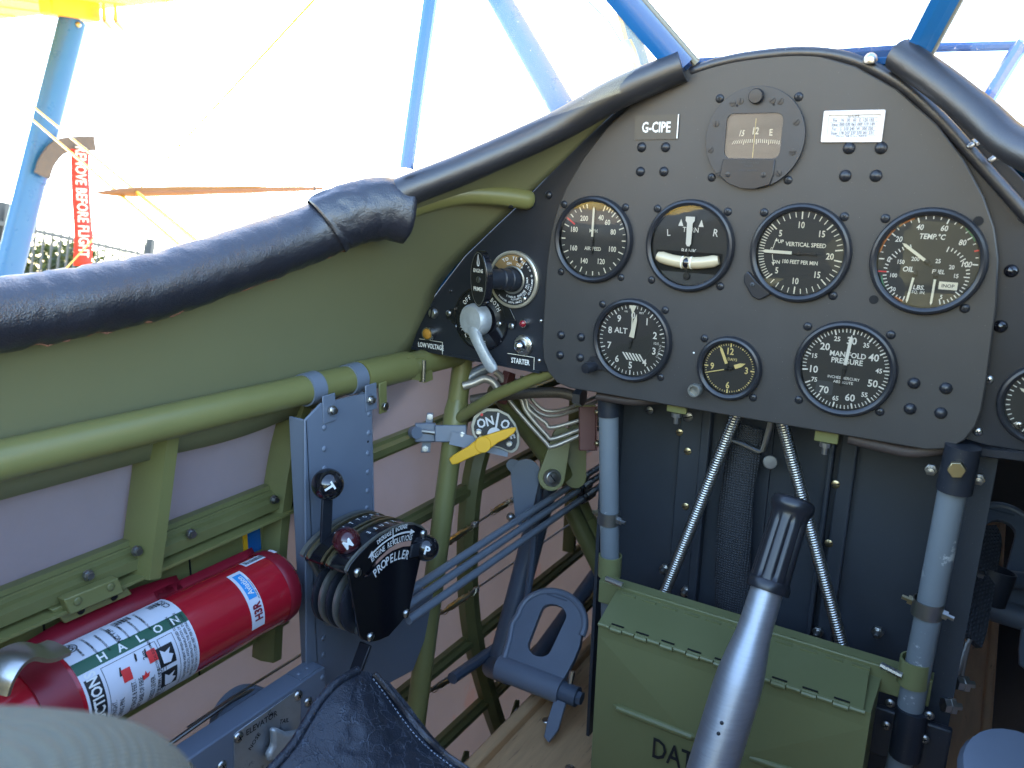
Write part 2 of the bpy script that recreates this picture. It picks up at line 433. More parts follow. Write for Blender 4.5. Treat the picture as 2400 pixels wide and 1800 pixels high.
def leather(name, col, rough, crack=0.0, grain=0.25, fold=None):
    m = mat(name, col, rough, var=0.2, vscale=14, rvar=0.08)
    N = m.node_tree.nodes; L = m.node_tree.links; b = N['Principled BSDF']
    tc = N.new('ShaderNodeTexCoord')
    v = N.new('ShaderNodeTexVoronoi'); v.inputs['Scale'].default_value = 900
    L.new(tc.outputs['Object'], v.inputs['Vector'])
    n = N.new('ShaderNodeTexNoise'); n.inputs['Scale'].default_value = 60; n.inputs['Detail'].default_value = 5
    L.new(tc.outputs['Object'], n.inputs['Vector'])
    bp = N.new('ShaderNodeBump'); bp.inputs['Strength'].default_value = grain; bp.inputs['Distance'].default_value = 0.0008
    L.new(v.outputs['Distance'], bp.inputs['Height'])
    b2 = N.new('ShaderNodeBump'); b2.inputs['Strength'].default_value = grain * 1.4; b2.inputs['Distance'].default_value = 0.004
    L.new(n.outputs['Fac'], b2.inputs['Height']); L.new(bp.outputs[0], b2.inputs['Normal'])
    nrm = b2.outputs[0]
    if fold:
        w1 = N.new('ShaderNodeTexWave'); w1.wave_type = 'BANDS'; w1.bands_direction = 'Y'; w1.inputs['Scale'].default_value = fold; w1.inputs['Distortion'].default_value = 7; w1.inputs['Detail'].default_value = 3; w1.inputs['Detail Scale'].default_value = 1.4
        L.new(tc.outputs['Object'], w1.inputs['Vector'])
        b3 = N.new('ShaderNodeBump'); b3.inputs['Strength'].default_value = 0.35; b3.inputs['Distance'].default_value = 0.004
        L.new(w1.outputs['Fac'], b3.inputs['Height']); L.new(nrm, b3.inputs['Normal']); nrm = b3.outputs[0]
    if crack:
        wq = N.new('ShaderNodeTexNoise'); wq.inputs['Scale'].default_value = 22; wq.inputs['Detail'].default_value = 4
        L.new(tc.outputs['Object'], wq.inputs['Vector'])
        mv = N.new('ShaderNodeMix'); mv.data_type = 'VECTOR'; mv.inputs['Factor'].default_value = 0.10
        L.new(tc.outputs['Object'], mv.inputs['A']); L.new(wq.outputs['Color'], mv.inputs['B'])
        v2 = N.new('ShaderNodeTexVoronoi'); v2.feature = 'DISTANCE_TO_EDGE'; v2.inputs['Scale'].default_value = 55
        L.new(mv.outputs['Result'], v2.inputs['Vector'])
        mr = N.new('ShaderNodeMapRange'); mr.inputs['From Min'].default_value = 0.0; mr.inputs['From Max'].default_value = 0.035; mr.inputs['To Min'].default_value = 1; mr.inputs['To Max'].default_value = 0
        L.new(v2.outputs['Distance'], mr.inputs['Value'])
        n5 = N.new('ShaderNodeTexNoise'); n5.inputs['Scale'].default_value = 16; L.new(tc.outputs['Object'], n5.inputs['Vector'])
        ml = N.new('ShaderNodeMath'); ml.operation = 'MULTIPLY'; L.new(mr.outputs[0], ml.inputs[0]); L.new(n5.outputs['Fac'], ml.inputs[1])
        m5 = N.new('ShaderNodeMath'); m5.operation = 'MULTIPLY'; m5.inputs[1].default_value = crack; L.new(ml.outputs[0], m5.inputs[0])
        src = b.inputs['Base Color'].links[0].from_socket
        mm = N.new('ShaderNodeMix'); mm.data_type = 'RGBA'; mm.inputs['B'].default_value = (0.14, 0.17, 0.22, 1)
        L.new(src, mm.inputs['A']); L.new(m5.outputs[0], mm.inputs['Factor']); L.new(mm.outputs['Result'], b.inputs['Base Color'])
        b4 = N.new('ShaderNodeBump'); b4.inputs['Strength'].default_value = 0.4; b4.inputs['Distance'].default_value = 0.002
        L.new(mr.outputs[0], b4.inputs['Height']); L.new(nrm, b4.inputs['Normal']); nrm = b4.outputs[0]
    L.new(nrm, b.inputs['Normal'])
    return m
LEATHER = leather('pad_leather', (0.014, 0.015, 0.022), 0.33, grain=0.3)
LEATHER2 = leather('seat_leather', (0.016, 0.020, 0.030), 0.34, crack=0.7, grain=0.35)
VINYL = leather('edge_vinyl', (0.014, 0.014, 0.017), 0.40, grain=0.10)
for m_ in (LEATHER, VINYL): m_.node_tree.nodes['Principled BSDF'].inputs['Specular IOR Level'].default_value = 1.0
SUEDE = mat('raw_leather_edge', (0.22, 0.10, 0.06), 0.9, var=0.4, vscale=120)

def weave(name, col, sx, sy, rough=0.7):
    m = mat(name, col, rough, var=0.1)
    N = m.node_tree.nodes; L = m.node_tree.links; b = N['Principled BSDF']
    tc = N.new('ShaderNodeTexCoord'); mp = N.new('ShaderNodeMapping'); mp.inputs['Scale'].default_value = (sx, sx, sy)
    L.new(tc.outputs['Object'], mp.inputs[0])
    ck = N.new('ShaderNodeTexWave'); ck.wave_type = 'BANDS'; ck.bands_direction = 'Z'; ck.inputs['Scale'].default_value = 1; L.new(mp.outputs[0], ck.inputs['Vector'])
    c2 = N.new('ShaderNodeTexWave'); c2.wave_type = 'BANDS'; c2.bands_direction = 'X'; c2.inputs['Scale'].default_value = 1; L.new(mp.outputs[0], c2.inputs['Vector'])
    ml = N.new('ShaderNodeMath'); ml.operation = 'MULTIPLY'; L.new(ck.outputs['Fac'], ml.inputs[0]); L.new(c2.outputs['Fac'], ml.inputs[1])
    bp = N.new('ShaderNodeBump'); bp.inputs['Strength'].default_value = 0.9; bp.inputs['Distance'].default_value = 0.0012
    L.new(ml.outputs[0], bp.inputs['Height']); L.new(bp.outputs[0], b.inputs['Normal'])
    src = b.inputs['Base Color'].links[0].from_socket
    mm = N.new('ShaderNodeMix'); mm.data_type = 'RGBA'; mm.inputs['A'].default_value = (*[q * 0.45 for q in col], 1); L.new(src, mm.inputs['B']); L.new(ml.outputs[0], mm.inputs['Factor'])
    L.new(mm.outputs['Result'], b.inputs['Base Color'])
    return m
WEB = weave('black_webbing', (0.060, 0.066, 0.078), 110, 110)
CANVAS = weave('quilted_canvas', (0.15, 0.165, 0.125), 190, 190, 0.85)

# ------------------------------------------------------------------ ground, far things
GZ = -2.35
g = MB(); R_ = 700
g.add([(-R_, -R_, GZ), (R_, -R_, GZ), (R_, R_, GZ), (-R_, R_, GZ)], [(0, 1, 2, 3)])
struct(g.build('ground', GRASS, world=True, smooth=0))

AINV = AIR.inverted()
CW = AIR @ CAM
def wray(px, py): return (AIR.to_3x3() @ ray(px, py))
def WH(px, py, dist):                    # a point at a level distance from the camera, world frame
    d = wray(px, py); h = math.hypot(d.x, d.y)
    return CW + d * (dist / h)
# palisade fence
A = WH(40, 532, 11.3); B = WH(345, 597, 13.6)
fd = V((B.x - A.x, B.y - A.y, 0)).normalized()
top_a = WH(82, 505, 11.5).z; 
fence = thing('palisade_fence', 'galvanised steel palisade fence with pointed pales beyond the blue wing strut', 'fence', (A.x, A.y, GZ), world=True)
pitch_ = 0.158
fo = V((A.x, A.y, 0)); nf = V((-fd.y, fd.x, 0))
rail_z = WH(62, 537, 11.4).z
hh = top_a - GZ
pale_v = None
def pale_mesh(o):
    # a corrugated pale: broad below, waisted and pointed above
    mb = MB(); f = lambda a, b, h: o + fd * a + Z3 * b + nf * h
    wds = [(0, 0.034), (hh - 0.95, 0.034), (hh - 0.82, 0.026), (hh - 0.36, 0.024), (hh - 0.30, 0.034), (hh - 0.25, 0.024), (hh - 0.08, 0.020), (hh, 0.003)]
    rows = []
    for z_, w_ in wds: rows.append([f(-w_, z_, 0), f(-w_ * 0.35, z_, 0.012), f(w_ * 0.35, z_, 0.012), f(w_, z_, 0), f(w_ * 0.35, z_, 0.006), f(-w_ * 0.35, z_, 0.006), f(-w_, z_, 0)])
    mb.grid(rows); return mb
first = None
for i in range(-9, 22):
    if first is None:
        first = pale_mesh(V((A.x, A.y, GZ))).build('pale', GALV, fence, smooth=30); first.location = fd * (i * pitch_)
    else:
        c = first.copy(); COL.objects.link(c); c.location = fd * (i * pitch_)
for z_ in (rail_z, rail_z - 1.7):
    MB().bar(fo + fd * -1.8 + Z3 * z_ - nf * 0.03, fo + fd * 4 + Z3 * z_ - nf * 0.03, 0.05, 0.05).build('rail', GALV, fence)
for px, py, s_ in ((12, 475, 0.10), (354, 560, 0.10)):
    d = wray(px, py)
    # where the sight line meets the fence plane
    t = (fo - CW).dot(nf) / V((d.x, d.y, 0)).dot(nf) if abs(V((d.x, d.y, 0)).dot(nf)) > 1e-6 else 1
    p = CW + d * t
    MB().bar((p.x, p.y, GZ), (p.x, p.y, p.z), s_, s_, up=fd).build('post', GALV, fence)
# hedge behind the fence
hb = WH(110, 612, 15.0); hd = V((fd.x, fd.y, 0))
hedge = thing('hedge', 'sunlit green and yellow hedge behind the palisade fence', 'hedge', (hb.x, hb.y, GZ), world=True)
mb = MB(); rnd = random.Random(3)
htop = hb.z + 0.15 - GZ
for i in range(22000):
    a = rnd.uniform(-2.6, 2.4); h_ = rnd.uniform(0, 1) ** 0.8 * (htop + 0.22 * math.sin(a * 3.1) + 0.15 * math.sin(a * 7.7 + 1)); dd = rnd.uniform(-0.4, 0.4)
    c = V((hb.x, hb.y, GZ)) + hd * a + Z3 * h_ + V((-hd.y, hd.x, 0)) * dd
    u = V((rnd.gauss(0, 1), rnd.gauss(0, 1), rnd.gauss(0, 1))).normalized(); v = u.orthogonal().normalized(); s_ = rnd.uniform(0.03, 0.06)
    mb.add([c - u * s_, c + v * s_ * 0.6, c + u * s_, c - v * s_ * 0.6], [(0, 1, 2, 3)])
struct(mb.build('foliage', LEAF, hedge, smooth=0), 'stuff')
mb = MB()
for a in (-2, -1, 0, 1, 2):
    c = V((hb.x, hb.y, GZ)) + hd * a
    mb = MB().tube([c, c + Z3 * htop * 0.5 + hd * 0.1, c + Z3 * htop * 0.8 + hd * 0.25], [0.04, 0.025, 0.01], 8); mb.build('stem', BROWNT, hedge)

# ------------------------------------------------------------------ upper wing, struts, wires of the aeroplane
WX = -3.4
wing = thing('upper_wing', 'yellow fabric upper wing above the blue strut at the top left', 'wing', (0, 0.2, 0.74))
prof = []
for i in range(25):
    t = i / 24; prof.append((t, 0.055 * math.sqrt(max(0, 1 - t)) * (0.35 + 1.5 * t) + 0.012))
bot = [(t, -0.018 * math.sin(math.pi * t)) for t, _ in prof]
ring = [(0.60 + 1.09 * t, 0.672 + h) for t, h in prof] + [(0.60 + 1.09 * t, 0.672 + h) for t, h in reversed(bot)]
mb = MB()
rows = [[V((x, y, z + 0.025 * abs(x))) for y, z in ring + ring[:1]] for x in np.linspace(-4.6, 4.6, 24)]
mb.grid(rows); mb.build('wing_skin', WINGY, wing, smooth=50)
for x in np.arange(-4.5, 4.6, 0.3):
    MB().sweep([(x, 0.60 + 1.09 * t, 0.670 + h + 0.025 * abs(x)) for t, h in bot[1:-1]], [(0, -0.01), (0.003, -0.004), (0.003, 0.004), (0, 0.01), (-0.002, 0.0)], ref=(0, 0, -1)).build('rib_tape', WINGY, wing)
tp = PX(172, 45, WX)
MB().box((WX - 0.05, tp.y - 0.12, tp.z + 0.0), (WX + 0.05, tp.y + 0.10, 0.667 + 0.025 * 3.4)).build('strut_fairing', YELLOW, wing, bevel=0.01)

def strut(name, p, q, chord, thick, m, label, cat='strut', chord_dir=Y3, parts=True):
    t = thing(name, label, cat, q)
    pr = []
    for i in range(20):
        a = 2 * math.pi * i / 20
        pr.append((math.cos(a) * chord / 2, math.sin(a) * thick / 2 * (1 - 0.25 * math.cos(a))))
    MB().sweep([p, lerp(V(p), V(q), 0.5), q], pr, ref=chord_dir).build('strut_tube', m, t)
    return t
st = strut('wing_strut', PX(172, 42, WX), PX(-70, 998, WX), 0.118, 0.045, BLUES, 'thick blue wing strut at the far left under the yellow wing')
for px, py in ((97, 340), (81, 405)):
    p = PX(px, py, WX); dr = (PX(172, 42, WX) - PX(-45, 900, WX)).normalized()
    pr = [(math.cos(2 * math.pi * i / 20) * 0.0605, math.sin(2 * math.pi * i / 20) * 0.0235) for i in range(20)]
    MB().sweep([p - dr * 0.035, p + dr * 0.035], pr, ref=Y3).build('strut_band', BLUES, st)
MB().dome(PX(183, 58, WX + 0.022), X3, 0.012, 0.012).build('bolt', BRASS, st)
strut('cabane_strut', PD(1059, -200, 1.42), PD(1389, 378, 1.12), 0.041, 0.018, BLUES, 'speckled blue cabane strut slanting behind the left windscreen pane', chord_dir=RT)
strut('cabane_strut', PD(1390, -235, 2.0), PD(1570, 390, 1.62), 0.042, 0.02, BLUES, 'narrow pale blue strut close behind the front windscreen post', chord_dir=RT)

def wire(name, p, q, r, m, label, cat='wire', group=None):
    o = MB().tube([p, q], r, 8).build(name, m); tag(o, label, cat, group); rebase(o, q); return o
# flying wires run from the wing above the strut down to the fuselage; landing wire the other way
fwires = []
for k, (a, b) in enumerate((((-42, 151), (700, 763)), ((-60, 164), (660, 781)))):
    p, q = PX(*a, -3.3), PX(*b, -.46)
    fwires.append((p, q))
    wire('flying_wire', p + (p - q) * .12, q, 0.0032, YELLOW, ('upper' if k == 0 else 'lower') + ' of two yellow flying wires crossing the blue wing strut', group='flying wires')
wire('landing_wire', PX(900, -178, -.7), PX(60, 732, -3.25), 0.0022, YELLOW, 'thin yellow wire slanting across the white sky to the streamer end')
wire('aerial_wire', PD(1215, -22, 1.9), PD(1440, 250, 1.9), 0.0012, HOSE, 'fine dark wire beside the speckled blue cabane strut')
# javelin: wooden spacer that ties the wires together
def wire_x(px):
    p, q = fwires[0]; best = min((abs((lambda d: 1200 + FPX * d.dot(RT) / d.dot(FW))(lerp(p, q, t / 400) - CAM) - px), t) for t in range(401)); return lerp(p, q, best[1] / 400).x
JX = wire_x(320)
j0, j1 = PX(228, 452, JX), PX(755, 441, JX)
JS = abs(JX - CAM.x) / 2.2
jav = thing('wire_spacer', 'long orange varnished wooden wire spacer bar above the leather coaming', 'spacer bar', (j0 + j1) / 2)
n_ = 14; pts = [lerp(j0, j1, i / n_) for i in range(n_ + 1)]
rs = [0.003, 0.011] + [0.0140] * 4 + [0.0125] * 4 + [0.010] * 3 + [0.008, 0.006]
MB().tube(pts, [r_ * JS for r_ in rs[:n_ + 1]], 12).build('bar', SPRUCE, jav)
for t in (0.14, 0.185, 0.70, 0.95):
    p = lerp(j0, j1, t)
    k_ = JS * .62
    MB().box((-0.012, -0.010, -0.013 - .003 * k_), (0.012, 0.010, 0.013 + .003 * k_), lambda a, b, c: p + V((a * k_, b * k_, c * k_))).build('wire_clip', HOSE, jav, bevel=0.002)
# wire end fittings under the wing
for k, (x_, y_) in enumerate(((245, 48), (272, 50))):
    p = PX(x_, y_, WX + 0.1); q = PX(x_ + 22, y_ + 26, WX + 0.1); r0 = PX(x_ - 2, y_ - 40, WX + 0.1)
    t = thing('wire_fork', ('nearer' if k == 0 else 'outer') + ' brass wire fork hanging under the upper wing', 'wire fitting', p, 'wire forks under the wing')
    MB().tube([r0, p], [0.006, 0.012], 10).build('shackle', BRASS, t)
    MB().tube([p, lerp(p, q, 0.5), q], [0.012, 0.01, 0.003], 10).build('fork_end', BRASS, t)
# gust strap and streamer on the strut
sx_ = WX + 0.05
sp = spline([PX(222, 336, sx_), PX(180, 337, sx_), PX(140, 345, sx_), PX(112, 375, sx_), PX(98, 412, sx_)], 6)
o = MB().sweep(sp, [(-0.006, -0.032), (0.006, -0.032), (0.006, 0.032), (-0.006, 0.032)], ref=X3).build('strap', mat('dark_strap', (0.09, 0.07, 0.055), 0.5, var=0.2))
tag(o, 'dark brown strap wrapped round the blue wing strut', 'strap'); rebase(o, sp[-1])
fl = thing('warning_streamer', 'red REMOVE BEFORE FLIGHT streamer hanging from the strap', 'streamer', PX(193, 622, WX + 0.065))
tx_, bx_ = PX(186, 352, WX + 0.065), PX(193, 622, WX + 0.065)
fu = (PX(210, 480, WX + 0.065) - PX(168, 482, WX + 0.065)); fw_ = fu.length; fv = (tx_ - bx_); fl_len = fv.length; fv.normalize(); fu = (fu - fv * fu.dot(fv)).normalized()
ff = frame(bx_, fu, fv)
mb = MB(); rows = []
def wob(b): return 0.006 * math.sin(b * 14) + 0.008 * math.sin(b * 6.2)
for i in range(21):
    b = fl_len * i / 20; rows.append([ff(-fw_ / 2, b, wob(b)), ff(0, b, wob(b) + 0.004), ff(fw_ / 2, b, wob(b))])
mb.grid(rows); mb.build('ribbon', REDFLAG, fl, solid=0.002)
mb = MB(); vs = MB().text('REMOVE BEFORE FLIGHT', (0, 0), fw_ * 0.62, lambda a, b, h: V((a, b, h)), rot=-90, sx=0.62, bold=0.0)
for side in (1, -1):
    mb.add([ff(q.x, q.y + fl_len * 0.55, wob(q.y + fl_len * 0.55) + 0.007) for q in vs.v], vs.f) if side == 1 else None
mb.build('lettering', WHITE, fl, smooth=0)

lw = thing('lower_wing', 'yellow lower wing at the foot of the blue wing strut', 'wing', (-2.4, .6, -1.0))
rows = [[V((x, y - .55, z - 1.78 + 0.012 * abs(x))) for y, z in ring + ring[:1]] for x in np.linspace(-4.6, -.43, 12)]
MB().grid(rows).build('wing_skin', WINGY, lw, smooth=50)
# tailplane far behind: seen only mirrored in the gauge glasses
tl = thing('tailplane', 'yellow tailplane and fin behind the cockpit, mirrored in the airspeed glass', 'tailplane', (0, -4.4, -0.2))
MB().prism([(-2.6, -4.5), (-0.3, -3.6), (0.3, -3.6), (2.6, -4.5), (2.5, -5.1), (0, -5.2), (-2.5, -5.1)], lambda a, b, h=0: V((a, b, h)), -0.16, 0.0).build('stabiliser', WINGY, tl, bevel=0.02)
MB().prism([(-3.7, -0.15), (-5.2, -0.15), (-5.4, 0.9), (-5.0, 1.1), (-4.5, 0.9)], lambda a, b, h=0: V((h, a, b)), -0.03, 0.03).build('fin', WINGY, tl, bevel=0.02)

# ------------------------------------------------------------------ fuselage shell
coam = [PX(*p, x) for p, x in (((1600, 155), -.066), ((1450, 218), -.12), ((1300, 300), -.175), ((1100, 390), -.235), ((960, 445), -.275), ((880, 480), -.295), ((700, 560), -.33), ((400, 660), -.345), ((200, 705), -.35), ((0, 738), -.355))]
coam += [V((-.352, -.56, -.038)), V((-.335, -.72, -.03)), V((-.30, -.88, -.015)), V((-.2, -1.0, 0.0)), V((0, -1.04, 0.01))]
LONG_X, LONG_Z = -.362, None
lp0, lp1 = PX(0, 1080, LONG_X), PX(960, 856, LONG_X)
def longz(y): return lp0.z + (lp1.z - lp0.z) * (y - lp0.y) / (lp1.y - lp0.y)
def shell_bottom(y): return V((-.394, y, longz(y) - 0.04))
cs = spline(coam, 6)
SYB = 0.008
skin_bot = [PY(*q, SYB) for q in ((1530, 185), (1400, 300), (1300, 398), (1170, 522), (1089, 600), (1020, 690))] + [PY(962, 790, SYB) + V((-.006, 0, -.03))]
skin_bot += [shell_bottom(y) for y in (-.20, -.33, -.45, -.60, -.76, -.92)] + [V((-.25, -1.12, -.15)), V((0, -1.13, -.15))]
bs = spline(skin_bot, 6)
def side_rows(sgn):
    rows = []
    for p, bt in zip(cs, bs):
        row = []
        for i in range(9):
            t = i / 8
            q = lerp(p + V((-0.004, 0, -0.006)), bt, t); q.x -= 0.010 * math.sin(math.pi * t)
            row.append(V((q.x * (-sgn), q.y, q.z)))
        rows.append(row)
    return rows
for sgn, lab in ((-1, 'large olive sheet metal side skin between leather coaming and longeron on the left'), (1, 'olive sheet metal side skin at the right edge under the coaming')):
    sk = side_rows(sgn)
    o = MB().grid(sk if sgn < 0 else sk[20:]).build('side_skin', OLIVE_S, smooth=60, solid=0.0015)
    tag(o, lab, 'skin panel', 'cockpit side skins'); rebase(o, (sgn * 0.38, -0.4, -0.15))
# fabric walls under the longeron
WLX = -.415
def fabric_wall(sgn, lab):
    rows = []
    for y in np.linspace(-1.15, 1.3, 40):
        rows.append([V((sgn * -(WLX) * -1 if False else sgn * abs(WLX + 0.0 + 0.03 * (t - 0.2) ** 2 * 0 - 0.012 * math.sin(math.pi * t)), y, lerp(longz(min(y, 0.0)) + 0.02, -0.89, t))) for t in np.linspace(0, 1, 16)])
    o = MB().grid(rows).build('fabric_side', FABRIC, smooth=60); tag(o, lab, 'fabric wall', 'fabric fuselage sides'); rebase(o, (sgn * 0.415, 0, -0.86)); return o
fabric_wall(-1, 'mauve doped fabric fuselage side behind the stringers on the left')
fabric_wall(1, 'doped fabric fuselage side behind the right rudder pedal')
# belly, rear bulkhead and the front deck so that light enters only where it does in the aeroplane
o = MB().box((-.44, -1.15, -.90), (.44, 1.3, -.865)).build('belly_skin', BLACKM); tag(o, 'dark belly under the plywood floorboards', 'belly'); rebase(o, (0, 0, -.9))
o = MB().prism([(-.43, -.86), (.43, -.86), (.41, -.15), (.34, 0.0), (.2, .05), (-.2, .05), (-.34, 0.0), (-.41, -.15)], lambda a, b, h=0: V((a, h, b)), -1.16, -1.14).build('rear_bulkhead', OLIVE_S); tag(o, 'olive bulkhead behind the seat', 'bulkhead'); rebase(o, (0, -1.15, -.86))
# front top deck from the panel forward: a half round blue cowl
rows = []
for y in np.linspace(0.03, 1.25, 8):
    half = [(.395, -.16), (.37, -.06), (.33, -.012), (.275, .03), (.235, .052), (.175, .086), (.12, .117), (.066, .137), (0, .146)]
    rows.append([V((x_, y, z_ - 0.02 * y)) for x_, z_ in half] + [V((-x_, y, z_ - 0.02 * y)) for x_, z_ in reversed(half[:-1])])
o = MB().grid(rows).build('front_deck', BLUEP, smooth=60, solid=0.003); tag(o, 'blue top deck ahead of the instrument panel under the windscreen', 'deck'); rebase(o, (0, .6, -.1))
# front firewall well ahead
o = MB().prism([(-.43, -.88), (.43, -.88), (.395, -.19), (.33, -.05), (.2, .04), (0, .105), (-.2, .04), (-.33, -.05), (-.395, -.19)], lambda a, b, h=0: V((a, h, b)), 1.23, 1.25).build('firewall', DIALG); tag(o, 'black firewall deep ahead of the pedals', 'firewall'); rebase(o, (0, 1.26, -.88))

# floorboards
FZ = -.62
def board(name, x0, x1, y0, y1, label):
    t = thing(name, label, 'floorboard', ((x0 + x1) / 2, (y0 + y1) / 2, FZ))
    MB().box((x0, y0, FZ - 0.012), (x1, y1, FZ)).build('plywood_sheet', WOOD, t, bevel=0.001)
    return t
fl1 = board('floorboard', -.243, -.075, -.45, .62, 'varnished plywood floorboard below the left rudder pedal')
MB().bar((-.247, -.45, FZ + 0.006), (-.247, .62, FZ + 0.006), 0.016, 0.018).build('edge_strip', WOOD, fl1, bevel=0.004)
fl2 = board('floorboard', .10, .257, -.45, 1.2, 'varnished plywood floorboard beside the right support tube')
MB().bar((.262, -.45, FZ + 0.004), (.262, 1.2, FZ + 0.004), 0.012, 0.014).build('edge_strip', WOOD, fl2, bevel=0.003)
for t, (px, py) in ((fl1, (1281, 1688)), (fl1, (1335, 1800)), (fl2, (2315, 1727))):
    MB().dome(PZ(px, py, FZ), Z3, 0.006, 0.002).build('screw', STEEL, t)

# ------------------------------------------------------------------ welded steel tube frame
fr_ = thing('fuselage_frame', 'olive welded steel tube frame with the long tube along the left side', 'frame', (-.36, -.3, -.62))
lo = [V((LONG_X, y, longz(y))) for y in (-1.13, -.6, -.3, -.1, 0.05, .5, 1.24)]
MB().tube(lo, 0.0145, 24).build('longeron', OLIVE, fr_)
MB().tube([mirror(p) for p in lo], 0.0145, 20).build('longeron', OLIVE, fr_)
s0, s1 = PX(842, 884, LONG_X), PX(953, 857, LONG_X)
MB().tube([V((LONG_X, s0.y, longz(s0.y))), V((LONG_X, s1.y, longz(s1.y)))], 0.0168, 24).build('sleeve', OLIVE, fr_)
u0, u1 = PX(1083, 862, -.36), PX(958, 1810, -.335)
u1 = u0 + (u1 - u0) * 1.15
MB().tube([u0 + V((0, 0, .03)), u0, lerp(u0, u1, .5), u1], 0.0128, 20).build('upright_tube', OLIVE, fr_)
u0r, u1r = mirror(u0), mirror(u1)
MB().tube([u0r, lerp(u0r, u1r, .5), u1r], 0.0128, 16).build('upright_tube', OLIVE, fr_)
wj = lerp(u0, u1, 0.115)
MB().tube([wj, PY(1165, 924, 0.035), PY(1300, 868, 0.02)], 0.0072, 16).build('brace_tube', OLIVE, fr_)
mb = MB(); mb.lathe([(0.0126, -0.026), (0.0152, -0.012), (0.0158, 0.004), (0.0150, 0.016), (0.0126, 0.026)], wj, u1 - u0, 20, rmod=lambda r, h, t: r + 0.0007 * math.sin(t * 5 + h * 900)); mb.build('weld_bead', OLIVE, fr_)
d0, d1 = PD(1165, 905, 1.02), PD(1322, 1115, 1.10)
MB().tube([d0, d1], 0.0150, 18).build('brace_tube', OLIVE_D, fr_)
MB().tube([PD(1325, 1105, 1.22), PD(1385, 1245, 1.22), PD(1440, 1385, 1.22)], 0.0145, 18).build('brace_tube', OLIVE_D, fr_)
MB().tube([PD(1372, 1218, 1.22), PD(1390, 1258, 1.22)], 0.0168, 18).build('sleeve', OLIVE, fr_)
MB().tube([PD(1225, 1585, 1.2), PD(1420, 1315, 1.35), PD(1560, 1180, 1.5)], 0.012, 14).build('lower_tube', DKBLUE, fr_)
MB().tube([PD(1335, 1185, 1.2), PD(1440, 1400, 1.2), PD(1490, 1500, 1.2)], 0.013, 14).build('brace_tube', OLIVE_D, fr_)
MB().tube([PX(2400, 1040, .37), PX(2372, 1300, .37), PX(2385, 1900, .36)], 0.014, 16).build('brace_tube', OLIVE_D, fr_)
# lug with the big pivot bolt
lg = PD(1292, 1118, 1.06)
lu = frame(lg, RT, UP)
mb = MB()
def hull_arm(mb, a, b, ra, rb, fr, h0, h1, k=10):
    a, b = V((a[0], a[1], 0)), V((b[0], b[1], 0)); d = (b - a); L_ = d.length; an = math.atan2(d.y, d.x); be = math.acos(max(-1, min(1, (ra - rb) / L_)))
    P = []
    for i in range(k + 1):
        t = an + be + (2 * math.pi - 2 * be) * i / k; P.append((a.x + ra * math.cos(t), a.y + ra * math.sin(t)))
    for i in range(k + 1):
        t = an - be + 2 * be * i / k; P.append((b.x + rb * math.cos(t), b.y + rb * math.sin(t)))
    return mb.prism(P, fr, h0, h1)
hull_arm(mb, (0, 0), (0.014, 0.055), 0.0175, 0.012, lu, -0.006, 0.006); mb.build('pivot_lug', OLIVE, fr_, bevel=0.002)
mb = MB(); hull_arm(mb, (0.034, -0.004), (0.036, 0.055), 0.0150, 0.013, frame(lg - V(FW) * -0.035, RT, UP), -0.005, 0.005); mb.build('pivot_lug', OLIVE, fr_, bevel=0.002)
MB().lathe([(0, 0.0105), (0.0065, 0.010), (0.0080, 0.008), (0.0080, 0.0065), (0.0112, 0.0065), (0.0118, 0.005), (0.0118, 0.0)], lu(0, 0, 0.004), -FW * .85 + X3 * .3, 24).build('pivot_bolt', STEEL, fr_)
MB().box((-0.0008, -0.005, 0.0135), (0.0008, 0.005, 0.0150), frame(lu(0.0015, 0, 0), RT * .8 + UP * .6, UP * .8 - RT * .6)).build('bolt_slot', HOLE, fr_)
# longeron end fork tabs by the sub panel
e0 = V((LONG_X, s1.y, longz(s1.y)))
for pts in ([(955, 838), (1000, 838), (985, 868), (962, 866)], [(985, 895), (1012, 858), (1015, 890), (995, 898)], [(955, 866), (985, 868), (993, 893), (965, 890)]):
    P = [PX(*q, LONG_X + 0.012) for q in pts]; m0 = MB(); m0.add(P + [q + V((-0.003, 0.001, 0)) for q in P], [(0, 1, 2, 3), (7, 6, 5, 4), (0, 4, 5, 1), (1, 5, 6, 2), (2, 6, 7, 3), (3, 7, 4, 0)]); m0.build('fork_tab', OLIVE, fr_)
MB().tube([PX(994, 845, LONG_X + 0.016), PX(992, 895, LONG_X + 0.016)], 0.0022, 10).build('pin', STEEL, fr_)

# ------------------------------------------------------------------ stringers and formers on the left fabric
sg = thing('stringer_frame', 'olive stringers and formers standing on the mauve fabric side', 'stringer frame', (WLX, 0, -.86))
def zline(px, py): return PX(px, py, WLX + 0.012).z
def channel(name, pts, wd, ht, up, m=OLIVE_D, lip=True):
    mb = MB()
    prof = [(-ht / 2, 0.0), (-ht / 2, wd), (-ht / 2 + 0.002, wd), (-ht / 2 + 0.002, 0.003), (ht / 2 - 0.002, 0.003), (ht / 2 - 0.002, wd), (ht / 2, wd), (ht / 2, 0.0)]
    if lip: prof = [(-ht / 2, 0), (-ht / 2, wd * .55), (-ht * .3, wd * .6), (-ht * .18, wd), (ht * .18, wd), (ht * .3, wd * .6), (ht / 2, wd * .55), (ht / 2, 0)]
    mb.sweep(pts, [(a, b) for a, b in prof], ref=up)
    return mb.build(name, m, sg, smooth=25)
zs = [zline(876, 1066), zline(1076, 1166), zline(1200, 1430), zline(1120, 1670), zline(1165, 1735)]
for z_ in zs[:4]:
    channel('stringer', [V((WLX, y, z_)) for y in np.linspace(-1.1, 1.25, 12)], 0.016, 0.022, Z3)
z1 = zline(330, 1305)
